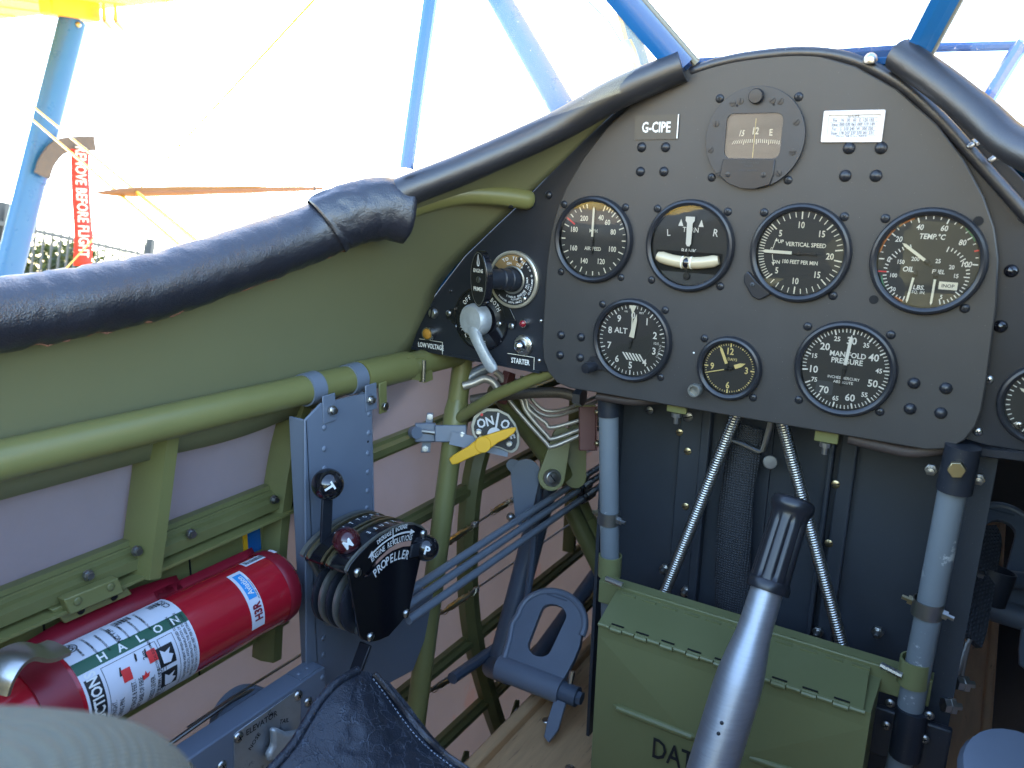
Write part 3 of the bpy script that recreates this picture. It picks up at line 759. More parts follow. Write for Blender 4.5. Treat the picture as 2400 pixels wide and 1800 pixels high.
channel('stringer', [V((WLX, y, z1)) for y in np.linspace(-1.1, -0.13, 8)], 0.022, 0.026, Z3)
MB().box((WLX - 0.002, -1.1, z1 - 0.012), (WLX + 0.03, -0.13, z1 - 0.009)).build('ledge', OLIVE, sg)
MB().box((WLX - 0.002, -1.1, z1 - 0.15), (WLX + 0.006, -0.17, z1 - 0.012)).build('plate', OLIVE, sg)
# plate joints
for px, py in ((443, 1300), (100, 1450)):
    p = PX(px, py, WLX + 0.007); MB().box((p.x - 0.0005, p.y - 0.0006, z1 - 0.148), (p.x + 0.0006, p.y + 0.0006, z1 - 0.013)).build('joint', HOLE, sg)
# deep flange just under the longeron
MB().box((WLX, -1.1, longz(-.5) - 0.034), (WLX + 0.02, PX(440, 1030, WLX + .02).y - 0.025, longz(-.5) - 0.010)).build('flange', OLIVE_D, sg)
MB().box((WLX, PX(440, 1030, WLX + .02).y + 0.002, longz(-.3) - 0.036), (WLX + 0.02, PX(690, 960, WLX + .02).y, longz(-.3) - 0.010)).build('flange', OLIVE_D, sg)
def former(pts, wd, dp, m=OLIVE_D, name='former'):
    P = [PX(x, y, WLX + dp * .5) for x, y in pts]; P = [V((WLX, p.y, p.z)) for p in P]
    mb = MB(); mb.sweep(spline(P, 5), [(-wd / 2, 0), (-wd / 2, dp * .5), (-wd * .25, dp), (wd * .25, dp), (wd / 2, dp * .5), (wd / 2, 0)], ref=None if False else Y3)
    return mb.build(name, m, sg, smooth=25)
former([(378, 1010), (358, 1170), (335, 1345)], 0.023, 0.034, OLIVE, 'former')
former([(700, 950), (668, 1080), (645, 1260), (630, 1540)], 0.022, 0.026)
former([(1150, 985), (1112, 1120), (1098, 1300), (1110, 1480), (1150, 1640), (1180, 1730)], 0.026, 0.024)
former([(1352, 930), (1345, 1080), (1335, 1290)], 0.018, 0.02)
for px, py in ((204, 1347), (445, 1250), (640, 1170), (318, 1290)):
    MB().lathe([(0, .006), (.003, .006), (.0035, .003), (.0045, .003), (.0045, 0)], PX(px, py, WLX + 0.022), X3, 8).build('screw', DSTEEL, sg)
# gap in the side plate: daylight on the blue strut outside
p0, p1 = PX(585, 1295, WLX + .004), PX(625, 1225, WLX + .004)
MB().box((WLX - 0.001, p0.y - .004, p0.z), (WLX + 0.0075, p0.y + .012, p1.z)).build('blue_strip', BLUEP, sg)
MB().box((WLX - 0.001, p0.y - .009, p0.z + .004), (WLX + 0.0078, p0.y - .0045, p1.z)).build('yellow_strip', YELLOW, sg)
# small hinge bracket above the extinguisher
hb_ = thing('hinge_bracket', 'small olive two-leaf bracket above the fire extinguisher', 'bracket', PX(215, 1420, WLX + .03))
P = [PX(*q, WLX + .034) for q in ((150, 1406), (278, 1355), (292, 1388), (165, 1442))]
mb = MB(); mb.add(P + [q - X3 * .01 for q in P], [(3, 2, 1, 0), (4, 5, 6, 7), (0, 1, 5, 4), (1, 2, 6, 5), (2, 3, 7, 6), (3, 0, 4, 7)]); mb.build('upper_leaf', OLIVE, hb_, bevel=.001)
P = [PX(*q, WLX + .026) for q in ((120, 1430), (290, 1365), (311, 1393), (153, 1462))]
mb = MB(); mb.add(P + [q - X3 * .008 for q in P], [(3, 2, 1, 0), (4, 5, 6, 7), (0, 1, 5, 4), (1, 2, 6, 5), (2, 3, 7, 6), (3, 0, 4, 7)]); mb.build('lower_leaf', OLIVE, hb_, bevel=.001)
for q in ((183, 1409), (260, 1376)):
    MB().dome(PX(*q, WLX + .0345), X3, .0035, .0012).build('rivet', OLIVE_D, hb_)
for q in ((190, 1432), (268, 1400)):
    MB().dome(PX(*q, WLX + .0268), X3, .003, .001).build('hole', HOLE, hb_)
# ------------------------------------------------------------------ instrument panel
PF = frame((0, 0, 0), X3, Z3)               # panel face, n towards the pilot
def pxz(px, py, y=0.0):
    q = PY(px, py, y); return (q.x, q.z)
half = [(.165, -.152), (.180, -.1485), (.191, -.139), (.197, -.126), (.199, -.112), (.199, -.09), (.197, -.03), (.193, .005), (.187, .028), (.177, .050), (.160, .077), (.138, .103), (.107, .129), (.075, .147), (.040, .1585), (.0, .162)]
outline = half + [(-a, b) for a, b in reversed(half[:-1])]
GA = {'asi': (-.1455, 0.0), 'tb': (-.0485, 0.0), 'vsi': (.0485, 0.0), 'tri': (.1455, 0.0), 'alt': (-.0991, -.0934), 'man': (.0955, -.0938), 'clk': (-.0023, -.1072), 'cmp': (.0015, .0931)}
pn = thing('instrument_panel', 'satin black arched instrument panel holding the round gauges', 'instrument panel', (0, 0, -.152))
mb = MB(); mb.prism(outline, PF, -0.004, 0.0); mb.build('panel_plate', PANEL, pn, bevel=0.0012)
# rubber lip over the arch
lip = spline([PY(*q, 0.004) for q in ((1612, 172), (1680, 150), (1760, 134), (1880, 124), (1990, 138), (2100, 190), (2200, 275), (2300, 385), (2420, 520))], 6)
MB().tube(lip, [0.0025] + [0.0050] * (len(lip) - 1), 12).build('edge_lip', VINYL, pn)
def dome_screw(o, c, n, r, h, m, parent, cross=True, name='screw'):
    s_ = MB().dome(c, n, r, h, 14).build(name, m, parent)
    return s_
def phil(c, n, r, m, parent, ref=Z3, ang=20):
    """round head with a cross recess"""
    o, u, v, ax = axis_frame(c, n, ref)
    s_ = MB().lathe([(0, r * .5), (r * .55, r * .46), (r * .88, r * .26), (r, 0.05 * r), (r * 1.01, 0)], c, n, 14).build('screw', m, parent)
    t = rad(ang); uu = u * math.cos(t) + v * math.sin(t); vv = -u * math.sin(t) + v * math.cos(t)
    f = lambda a, b, h: o + uu * a + vv * b + ax * h
    q = MB(); q.box((-r * .5, -r * .11, r * .36), (r * .5, r * .11, r * .52), f); q.box((-r * .11, -r * .5, r * .36), (r * .11, r * .5, r * .525), f)
    if parent is not None: q.build('cross_recess', HOLE, s_, smooth=0)
    return s_
for px, py in ((1504, 345), (1560, 345), (1501, 402), (1556, 402), (1990, 347), (2065, 347), (1981, 412), (2053, 412), (1315, 785), (1362, 790), (1313, 832), (1360, 838), (2142, 898), (2217, 910), (2133, 958), (2205, 968)):
    a, b = pxz(px, py); big = 0.0048 if px > 1900 else 0.0044
    dome_screw(None, PF(a, b, 0), (0, -1, 0), big, big * 0.75, GLOSSB if False else BEZEL, pn, name='rivet')
for px, py in ((2293, 518), (2048, 702)):
    a, b = pxz(px, py); MB().disc((a, b), 0.0036, PF, 0.0006, 16).build('hole', HOLE, pn, smooth=0)

NY = (0, -1, 0)
def gauge(name, label, key, r=.0415, screws=True, bz=1.0):
    cx, cz = GA[key]
    t = thing(name, label, 'gauge', (cx, 0, cz), 'round gauges on the panel')
    f = frame((cx, 0, cz), X3, Z3)
    k = r / .0415
    MB().lathe([(r, 0.0), (r, .0035 * bz), (r - .0012, .0058 * bz), (r - .0030, .0066 * bz), (r - .0048, .0058 * bz), (r - .0056, .0050 * bz), (r - .0062, .0012)], f(0, 0, 0), NY, 56).build('bezel', BEZEL, t)
    MB().disc((0, 0), r - .0058, f, 0.0011, 48).build('dial_face', DIAL, t, smooth=0)
    MB().disc((0, 0), r - .0050, f, 0.0048 * bz, 48).build('glass', GLASS, t, smooth=0)
    return t, f
def corner_screws(t, pts):
    for i, (px, py) in enumerate(pts):
        a, b = pxz(px, py); phil(V((a, 0, b)), NY, .0037, DSTEEL if False else BEZEL, t, ang=15 + 23 * i)
def needle(t, f, ang, r0, r1, wd, m, h=.0034, tail=0.006, wd1=None, c=(0, 0), tip=True):
    tt = rad(ang); e = (math.sin(tt), math.cos(tt)); q = (math.cos(tt), -math.sin(tt)); w1 = wd1 or wd
    P = [(r0, -wd / 2), (r0, wd / 2), (r1 - wd * 1.2, w1 / 2)] + ([(r1, 0)] if tip else []) + [(r1 - wd * 1.2, -w1 / 2)]
    P = [(c[0] + e[0] * a + q[0] * b, c[1] + e[1] * a + q[1] * b) for a, b in P]
    nd = MB().prism(P, f, h, h + .0005).build('needle', m, t, smooth=0)
    Q = [(-tail, -.0007), (-tail, .0007), (r0, .0007), (r0, -.0007)]
    Q = [(c[0] + e[0] * a + q[0] * b, c[1] + e[1] * a + q[1] * b) for a, b in Q]
    mb = MB(); mb.prism(Q, f, h - .0002, h + .0002)
    mb.lathe([(0, .001), (.0016, .0008), (.0018, 0)], f(c[0], c[1], h), NY, 10)
    mb.lathe([(0, .0006), (.0012, .0005), (.0013, 0)], f(c[0] - e[0] * tail, c[1] - e[1] * tail, h), NY, 10)
    mb.build('needle_hub', INK, t)
    return nd
PH = 0.0014
def interp(tab, v):
    for (a, x), (b, y) in zip(tab, tab[1:]):
        if a <= v <= b: return x + (y - x) * (v - a) / (b - a)
# ---- airspeed
t, f = gauge('airspeed_gauge', 'airspeed gauge reading zero with a red line mark, upper left of the panel', 'asi')
mb = MB(); tab = [(40, 19), (60, 40), (80, 68), (100, 110), (120, 154), (140, 202), (160, 246), (180, 293), (200, 332), (210, 346)]
for v in range(40, 211, 5):
    a = interp(tab, v); L_ = .0055 if v % 20 == 0 else (.0042 if v % 10 == 0 else .003)
    mb.tick(a, .0345 - L_, .0345, .0011 if v % 10 == 0 else .0007, f, PH)
for v in range(40, 201, 20):
    a = rad(interp(tab, v)); rr = .0225; mb.text(str(v), (rr * math.sin(a), rr * math.cos(a)), .0052, f, PH, sx=.8, bold=.01)
mb.text('MPH', (0, .0085), .0036, f, PH, sx=.9); mb.text('AIRSPEED', (0, -.0085), .0036, f, PH, sx=.85)
mb.build('dial_print', CREAM, t, smooth=0)
MB().tick(304, .0245, .0362, .0017, f, PH + .0002).build('red_line', REDP, t, smooth=0)
needle(t, f, 1, .003, .0315, .0021, CREAM, tail=.012)
corner_screws(t, ((1322, 479), (1466, 486), (1315, 637), (1455, 650)))
# ---- turn and bank
t, f = gauge('turn_and_bank_gauge', 'turn and bank gauge with a pale curved ball tube', 'tb')
P = [(-.0355 * math.cos(rad(a)), -.0355 * math.sin(rad(a))) for a in range(38, 143, 6)]
MB().flat([(x, y) for x, y in P] + [(.010, -.0215), (0, -.019), (-.010, -.0215)], f, PH).build('lower_plate', DIALG, t, smooth=0)
mb = MB(); mb.text('L', (-.0205, .011), .0062, f, PH, sx=.85, rot=6); mb.text('R', (.0235, .013), .0068, f, PH, sx=.85, rot=-6)
mb.text('TURN', (0, .0145), .0046, f, PH, sx=.9); mb.text('BANK', (0, -.0045), .0044, f, PH, sx=.9)
for s_ in (-1, 1): mb.flat([(s_ * .0095 - .0024, .0175), (s_ * .0095 + .0024, .0175), (s_ * .0095, .0238)], f, PH)
mb.build('dial_print', WHITE, t, smooth=0)
def bank_curve(a): return V(f(a, -.0148 + a * a * 5.2, .0034))
tb = MB().tube([bank_curve(a) for a in np.linspace(-.029, .029, 14)], [.004] + [.0056] * 12 + [.004], 14).build('ball_tube', LIQ, t)
for a in (-.0042, .0042): MB().tube([bank_curve(a - .0006), bank_curve(a + .0006)], .0060, 14).build('guide_line', CREAM, tb)
MB().ball(bank_curve(0) + V((0, -.0015, 0)), .0049, 14, 10).build('ball', GLOSSB, tb)
mb = MB(); mb.box((-.0312, -.024, .0008), (.0312, -.005, .0016), f); mb.build('tube_recess', HOLE, t)
mb = MB(); P = [(-.0042, .0225), (-.0042, .0262), (.0042, .0262), (.0042, .0225), (.0026, .0205), (.0024, .002), (.0008, -.0005), (-.0008, -.0005), (-.0024, .002), (-.0026, .0205)]
mb.prism(P, f, .0041, .0045); mb.build('turn_needle', WHITE, t, smooth=0)
mb = MB(); mb.prism([(-.0008, 0), (.0008, 0), (.0006, -.028), (-.0006, -.028)], f, .0088 * .5, .0044 + .0002); mb.lathe([(0, .0006), (.003, .0004), (.0033, 0)], f(0, -.027, .0036), NY, 14); mb.build('needle_stem', INK, t)
corner_screws(t, ((1541, 489), (1706, 496), (1527, 656), (1688, 671)))
# ---- vertical speed
t, f = gauge('vertical_speed_gauge', 'vertical speed gauge with its white needle level at zero', 'vsi')
mb = MB(); tab = [(0, 0), (5, 42), (10, 88), (15, 134), (20, 172)]
for v in range(0, 41):
    q = v / 2; a = interp(tab, q); big = v % 10 == 0
    if v % 2 and q > 5: continue
    for s_ in (1, -1):
        mb.tick(270 + s_ * a, .0345 - (.0062 if big else .0045), .0345, .0011 if big else .0007, f, PH)
for v, rr in ((5, .0235), (10, .0235), (15, .0235)):
    for s_ in (1, -1):
        a = rad(270 + s_ * interp(tab, v)); mb.text(str(v), (rr * math.sin(a), rr * math.cos(a)), .0054, f, PH, sx=.82, bold=.01)
mb.text('20', (.0245, -.001), .0054, f, PH, sx=.85, bold=.01)
mb.text('VERTICAL SPEED', (.004, .0073), .0036, f, PH, sx=.9, bold=.012); mb.text('100 FEET PER MIN', (.001, -.0075), .0033, f, PH, sx=.84, bold=.012)
mb.text('UP', (-.0165, .009), .0030, f, PH, bold=.01); mb.text('DN', (-.0185, -.0085), .0030, f, PH, bold=.01); mb.text('0', (-.0235, .0022), .0032, f, PH)
mb.arcband(.0224, .0229, 278, 292, f, PH); mb.arcband(.0224, .0229, 250, 264, f, PH)
mb.flat([(-.0218, .0085), (-.0190, .0092), (-.0203, .0118)], f, PH); mb.flat([(-.0225, -.009), (-.0208, -.012), (-.0198, -.0088)], f, PH)
mb.build('dial_print', CREAM, t, smooth=0)
needle(t, f, 270.5, .006, .0315, .0026, CREAM, tail=.013)
ear = MB(); ear.prism([(-.0335, -.026), (-.0415, -.018), (-.0445, -.022), (-.0445, -.028), (-.036, -.040), (-.030, -.0425), (-.0245, -.0395), (-.020, -.036)], f, 0, .0035)
er = ear.build('adjuster_ear', BEZEL, t, bevel=.001)
phil(f(-.0365, -.0295, .0035), NY, .0022, DIALG, t)
corner_screws(t, ((1791, 498), (1979, 508), (1952, 693)))
# ---- triple engine gauge
t, f = gauge('engine_gauge', 'triple oil and temperature gauge with an INOP sticker, far right of the row', 'tri', r=.0418)
mb = MB()
for i in range(0, 21):
    a = 270 + 180 * i / 20; big = i % 4 == 0
    mb.tick(a, .0350 - (.004 if big else .0022), .0350, .0010 if big else .0007, f, PH)
for i, v in enumerate((0, 20, 40, 60, 80, 100)):
    a = rad(270 + 36 * i); rr = .0275; mb.text(str(v), (rr * math.sin(a), rr * math.cos(a)), .0044, f, PH, sx=.85, slant=.12, bold=.01)
mb.text('TEMP.°C', (.001, .0195), .0042, f, PH, sx=.85, slant=.12, bold=.014)
cl, cr = (-.0075, -.010), (.0075, -.010)
for i in range(21):
    a = 195 + i * (345 - 195) / 20 - 0; mb.tick(a, .0205 if i % 5 else .019, .0232, .0008, f, PH, c=cl)
    a = 165 - i * 150 / 20; mb.tick(a, .0205 if i % 5 else .019, .0232, .0008, f, PH, c=cr)
for v, (x_, z_) in (('50', (-.0215, -.0235)), ('100', (-.0225, -.0125)), ('150', (-.0185, -.0015)), ('200', (-.0085, .0015))):
    mb.text(v, (x_, z_), .0033, f, PH, sx=.85, bold=.01)
for v, (x_, z_) in (('5', (.0135, -.0265)), ('15', (.0215, -.0095)), ('20', (.0175, -.003)), ('25', (.0075, .001))):
    mb.text(v, (x_, z_), .0033, f, PH, sx=.85, bold=.01)
mb.text('OIL', (-.0125, -.0068), .0042, f, PH, sx=.9, slant=.12, bold=.012); mb.text('FUEL', (.009, -.0072), .0034, f, PH, sx=.9, slant=.12)
mb.text('LBS.', (-.003, -.0205), .0036, f, PH, slant=.12, bold=.012); mb.text('SQ. IN.', (-.003, -.0245), .0024, f, PH, slant=.12)
mb.build('dial_print', WHITE, t, smooth=0)
mb = MB(); mb.arcband(.0345, .0362, 278, 312, f, PH); mb.arcband(.0345, .0362, 318, 338, f, PH); mb.arcband(.0222, .0242, 195, 212, f, PH + .0002, c=cl); mb.build('orange_arc', ORANGEP, t, smooth=0)
mb = MB(); mb.arcband(.0345, .0362, 40, 60, f, PH); mb.arcband(.0235, .0245, 225, 262, f, PH, c=cl); mb.build('green_arc', GREENP, t, smooth=0)
mb = MB(); mb.tick(72, .0325, .0365, .0012, f, PH + .0003); mb.tick(270, .0205, .0285, .0011, f, PH + .0003, c=cl); mb.build('red_mark', REDP, t, smooth=0)
needle(t, f, 305, .002, .0235, .0023, CREAM, tail=.004)
needle(t, f, 187, .003, .0235, .0017, CREAM, c=cl, tail=.002); needle(t, f, 181, .003, .0235, .0017, CREAM, c=cr, tail=.002)
mb = MB(); mb.prism(rrect(.0105, -.0205, .0235, -.0145, .0004, 2), f, PH, PH + .0006); st_ = mb.build('inop_sticker', CREAM, t, smooth=0)
MB().text('INOP', (.017, -.0175), .0028, f, PH + .0009).build('lettering', INK, st_, smooth=0)
corner_screws(t, ((2075, 512), (2261, 723)))
# ---- altimeter
t, f = gauge('altimeter', 'altimeter with striped flag window and setting knob, lower left of the panel', 'alt', r=.0409)
mb = MB()
for i in range(50):
    mb.tick(i * 7.2, .0342 - (.0048 if i % 5 == 0 else .0032), .0342, .0011 if i % 5 == 0 else .0007, f, PH)
for d in range(10):
    a = rad(36 * d); rr = .0246; mb.text(str(d), (rr * math.sin(a), rr * math.cos(a)), .0068, f, PH, sx=.92, bold=.012)
mb.text('ALT', (-.0120, .0085), .0056, f, PH, sx=1.0, bold=.014); mb.text('100', (-.0075, .0275), .0018, f, PH); mb.text('FEET', (.0085, .0275), .0018, f, PH)
mb.text('1010', (.0252, 0), .0028, f, PH, sx=.72)
for i in range(9): mb.tick(92 + i * 3, .0285, .0305, .0004, f, PH)
for i in range(6):
    x_ = -.0095 + i * .0034; mb.flat([(x_, -.0125), (x_ + .0019, -.0125), (x_ + .0019 + .0052, -.0195), (x_ + .0052, -.0195)], f, PH)
mb.build('dial_print', WHITE, t, smooth=0)
mb = MB(); mb.arcband(.0204, .0207, 60, 160, f, PH); mb.build('dial_groove', DIALG, t, smooth=0)
mb = MB(); mb.prism([(-.0006, .004), (.0006, .004), (.0005, .027), (.0036, .0342), (-.0036, .0342), (-.0005, .027)], f, .0030, .0033); mb.build('needle', CREAM, t, smooth=0)
needle(t, f, 10, .0035, .0268, .0052, CREAM, h=.0036, wd1=.0034, tail=.007)
kn = MB(); kn.lathe([(.0045, 0), (.0045, .006), (.0052, .0065), (.0058, .012), (.0050, .0165), (0, .017)], f(-.0375, -.0305, 0), (-.25, -1, -.05), 20); kn.build('setting_knob', BEZEL, t)
MB().prism([(-.034, -.019), (-.043, -.022), (-.046, -.030), (-.040, -.037), (-.030, -.033), (-.024, -.034)], f, 0, .0032).build('knob_ear', BEZEL, t, bevel=.001)
corner_screws(t, ((1412, 713), (1559, 727), (1548, 884)))
# ---- manifold pressure
t, f = gauge('manifold_pressure_gauge', 'manifold pressure gauge with numbers from 10 to 75 and needle at 30', 'man', r=.041)
mb = MB(); ma = lambda v: 262 + (v - 10) * 5.23
for v in range(10, 76):
    mb.tick(ma(v), .0345 - (.0046 if v % 5 == 0 else .0032), .0345, .0012 if v % 5 == 0 else .0007, f, PH)
for v in range(10, 76, 5):
    a = rad(ma(v)); big = v % 10 == 0; rr = .0248 if big else .0265
    mb.text(str(v), (rr * math.sin(a), rr * math.cos(a)), .0062 if big else .0040, f, PH, sx=.95, bold=.012)
mb.text('MANIFOLD', (.001, .0125), .0046, f, PH, sx=.92, bold=.012); mb.text('PRESSURE', (.001, .0068), .0046, f, PH, sx=.92, bold=.012)
mb.text('INCHES MERCURY', (0, -.0078), .0024, f, PH, sx=.95); mb.text('ABSOLUTE', (0, -.0115), .0024, f, PH)
mb.build('dial_print', WHITE, t, smooth=0)
MB().prism(rrect(-.0215, -.0245, -.0075, -.0125, .002, 3), f, .0012, PH - .00008).build('dial_patch', DIALG, t, smooth=0)
needle(t, f, 5, .004, .0300, .0026, WHITE, tail=.013)
corner_screws(t, ((1893, 765), (2088, 785), (1872, 937), (2062, 965)))
# ---- clock
t, f = gauge('clock', 'small round clock with pale yellow hands between altimeter and manifold gauge', 'clk', r=.0297)
mb = MB()
for i in range(60):
    if i % 15 == 0: mb.tick(i * 6, .0195, .0232, .0012, f, PH)
    elif i % 5 == 0: mb.disc((.0217 * math.sin(rad(i * 6)), .0217 * math.cos(rad(i * 6))), .0008, f, PH, 10)
    else: mb.tick(i * 6, .0210, .0226, .0005, f, PH)
for v, a in (('12', 0), ('3', 90), ('6', 180), ('9', 270)):
    rr = .0158; mb.text(v, (rr * math.sin(rad(a)), rr * math.cos(rad(a))), .0062, f, PH, sx=.85, bold=.01)
mb.text('8 DAYS', (.0008, .0085), .0026, f, PH)
mb.build('dial_print', LUME, t, smooth=0)
needle(t, f, 66, .006, .0165, .0038, LUME, wd1=.0036, tail=.001); needle(t, f, 335, .005, .0218, .0027, LUME, wd1=.0024, tail=.001); needle(t, f, 253, .004, .0225, .0008, LUME, tail=.002, wd1=.0008)
kn = MB(); kn.lathe([(.004, 0), (.004, .007), (.0062, .0075), (.0064, .0125), (.0058, .0135), (.0044, .0135), (.0040, .0115), (0, .0112)], f(-.0262, -.0232, 0), (-.1, -1, 0), 22); kn.build('winding_knob', GREYMET, t)
corner_screws(t, ((1651, 793), (1765, 932)))
MB().dome(PF(*pxz(1626, 827), 0), NY, .001, .0008, 8).build('paint_speck', WHITE, pn)
# ---- compass
cx, cz = GA['cmp']
t = thing('compass', 'black round magnetic compass with a square window reading 12 and E', 'compass', (cx, 0, cz))
f = frame((cx, 0, cz), X3, Z3)
win = rrect(-.0245, -.0165, .0228, .0200, .006, 5)
MB().prism(circ((0, 0), .0416, 56), f, .0002, .0042, [list(reversed(win))] if False else [win]).build('face_plate', mat('compass_black', (0.033, 0.034, 0.038), 0.42, var=0.18, vscale=40, bump=0.05), t, bevel=.0009)
MB().box((-.026, -.018, .0003), (.0245, .0215, .0006), f).build('card', CARDTAN, t)
mb = MB()
for i in range(24):
    x_ = -.0175 + i * .00172; sl_ = max(0, -x_ - .002); bowed = -.0005 - .0052 * sl_ * 30 * .12 - (x_ * x_) * 3.0
    L_ = .0042 if i % 6 == 5 else .0030
    mb.flat([(x_ - sl_ * .10, bowed - L_), (x_ + .0006 - sl_ * .10, bowed - L_), (x_ + .0006, bowed), (x_, bowed)], f, .0012)
mb.text('15', (-.0110, .0043), .0050, f, .0012, sx=.72, slant=.22, bold=.012); mb.text('12', (.0005, .0062), .0058, f, .0012, sx=.78, slant=.08, bold=.012); mb.text('E', (.0132, .0048), .0054, f, .0012, sx=.8, bold=.012)
mb.build('card_print', CREAM, t, smooth=0)
MB().box((-.0002, -.0158, .0020), (.0002, .0160, .0023), f).build('lubber_line', LUME, t)
MB().prism(win, f, .0030, .0033).build('glass', GLASS, t, smooth=0)
mb = MB(); mb.prism([(-.0245, -.0172), (.0200, -.0172), (.0196, -.0300), (.0175, -.0376), (.006, -.0413), (-.007, -.0412), (-.0195, -.0368), (-.0262, -.0310)], f, .0042, .0056); cp = mb.build('maker_plate', BEZEL, t, bevel=.0006)
mb = MB(); mb.text('CORRECTION CARD', (-.002, -.0198), .0014, f, .0059); mb.text('TYPE B16', (-.002, -.0224), .0015, f, .0059); mb.text('SPERRY AIRCRAFT', (-.002, -.0262), .0014, f, .0059); mb.build('lettering', DIALG, cp, smooth=0)
MB().lathe([(.0062, 0), (.0062, .0035), (.0054, .0048), (0, .0050)], f(-.0005, .0333, .0042), NY, 24).build('light_cap', BEZEL, t)
def slot_screw(c, n, r, m, parent, ang, h=.5, slotm=None):
    o, u, v, ax = axis_frame(c, n, Z3)
    s_ = MB().lathe([(0, r * h), (r * .7, r * h * .9), (r, r * .2), (r * 1.02, 0)], c, n, 16).build('screw', m, parent)
    tt = rad(ang); uu = u * math.cos(tt) + v * math.sin(tt); vv = -u * math.sin(tt) + v * math.cos(tt)
    MB().box((-r * .92, -r * .12, r * h * .62), (r * .92, r * .12, r * h * 1.04), lambda a, b, h_: o + uu * a + vv * b + ax * h_).build('slot', slotm or HOLE, s_, smooth=0)
    return s_
for (a, b), an in (((-.0205, .0285), 0), ((-.0140, .0300), 85), ((.0125, .0300), 40), ((.0190, .0290), 60), ((-.0335, .0120), 90), ((.0335, .0125), 50), ((-.0365, -.0095), 45), ((.0330, -.0110), 0), ((-.0285, -.0290), 20), ((.0235, -.0280), 130)):
    slot_screw(f(a, b, .0042), NY, .0027, BEZEL, t, an, h=.25)
for (a, b), an in (((-.0190, -.0300), 0), ((.0115, -.0298), 85)): slot_screw(f(a, b, .0056), NY, .0022, BEZEL, t, an, h=.3)
for a, b in ((-.0165, .0265), (.0140, .0265)): MB().disc((a, b), .0010, f, .0046, 10).build('hole', HOLE, t, smooth=0)
corner_screws(t, ((1687, 231), (1872, 227), (1668, 416), (1847, 422)))
# ---- placards on the panel
t = thing('registration_placard', 'small dark placard lettered G-CIPE left of the compass', 'placard', PF(*pxz(1540, 300), 0))
P = [pxz(*q) for q in ((1489, 271), (1592, 268), (1588, 326), (1488, 328))]
MB().prism(P, PF, 0.0, .0011).build('plate', PLAC, t, smooth=0)
c = ((P[0][0] + P[2][0]) / 2, (P[0][1] + P[2][1]) / 2)
MB().text('G-CIPE', (c[0] + .0005, c[1]), .0092, PF, .0013, sx=.72, bold=.016).build('lettering', WHITE, t, smooth=0)
MB().box((P[1][0] - .0006, P[2][1] + .0005, .0011), (P[1][0] + .0004, P[1][1], .0014), PF).build('edge', WHITE, t, smooth=0)
t = thing('deviation_card', 'silver framed white compass deviation card right of the compass', 'card', PF(*pxz(1998, 297), 0))
P = [pxz(*q) for q in ((1925, 334), (2068, 334), (2076, 257), (1932, 257))]
x0, x1 = (P[0][0] + P[3][0]) / 2, (P[1][0] + P[2][0]) / 2; z0, z1 = P[0][1], P[2][1]
MB().prism(rrect(x0, z0, x1, z1, .001, 2), PF, 0.0, .0022, [rrect(x0 + .004, z0 + .004, x1 - .003, z1 - .0035, .0005, 2)]).build('frame', FRAMEM, t, bevel=.0007)
MB().box((x0 + .003, z0 + .003, .0004), (x1 - .002, z1 - .0025, .0010), PF).build('card', CARDW, t)
mb = MB(); xc = (x0 + x1) / 2; rows_ = ('For    N   30   60   E  120 150', 'Steer 000 030 061 089 119 149', 'For    S  210 240  W  300 330', 'Steer 178 207 237 270 301 331')
H_ = z1 - z0; mb.text('G-CIPE', (xc, z1 - H_ * .17), .0021, PF, .0013)
for i, s_ in enumerate(rows_): mb.text(s_, (xc, z1 - H_ * (.30 + i * .135)), .0023, PF, .0013, sx=.80)
mb.text('Date 28 June 2023', (xc, z0 + H_ * .16), .0022, PF, .0013)
for i in range(5): mb.box((x0 + .0055, z1 - H_ * (.235 + i * .135), .0012), (x1 - .0048, z1 - H_ * (.235 + i * .135) + .00015, .0013), PF)
mb.build('card_print', mat('grey_ink', (0.12, 0.12, 0.13), 0.6), t, smooth=0)

# ------------------------------------------------------------------ left and right bulkhead plates behind the panel
SY = 0.010
SF = frame((0, SY, 0), X3, Z3)
lft = [pxz(*q, SY) for q in ((958, 800), (968, 818), (1265, 872))] + [(-.12, -.13), (-.10, .10), (-.066, .150)] + [pxz(*q, SY) for q in ((1470, 235), (1340, 350), (1252, 445), (1170, 522), (1089, 600), (1020, 690), (965, 770))]
sub = thing('left_sub_panel', 'glossy black triangular sub panel with switches left of the gauges', 'sub panel', SF(-.3, -.14, 0))
MB().prism(lft, SF, -.003, 0.0).build('plate', BLACK, sub, bevel=.001)
# folded lower lip
a_, b_ = V((*pxz(965, 815, SY), 0)), V((*pxz(1265, 872, SY), 0))
MB().bar((a_.x, SY + .008, a_.y), (b_.x, SY + .008, b_.y), .018, .003).build('lower_lip', BLACK, sub)
rgt = [(-a, b) for a, b in lft]
rs_ = thing('right_sub_panel', 'black sub panel at the right edge beside the gauges', 'sub panel', SF(.3, -.14, 0))
MB().prism(rgt, SF, -.003, 0.0).build('plate', BLACK, rs_, bevel=.001)
MB().bar((.19, SY + .008, b_.y - .006), (.385, SY + .008, a_.y), .02, .006).build('lower_lip', BLACK, rs_)
for px, py in ((2370, 635), (2345, 765)): MB().dome(V((*pxz(px, py, SY)[:1], SY, pxz(px, py, SY)[1])), NY, .0050, .004).build('rivet', GLOSSB, rs_)
for px, py in ((2318, 890), (2292, 1012), (2388, 996), (2396, 508)):
    a, b = pxz(px, py, SY); phil(V((a, SY, b)), NY, .0036, STEEL, rs_)
for px, py in ((1302, 490), ):
    a, b = pxz(1286, 457, SY); MB().dome(V((a, SY, b)), NY, .0042, .003).build('rivet', BEZEL, sub)
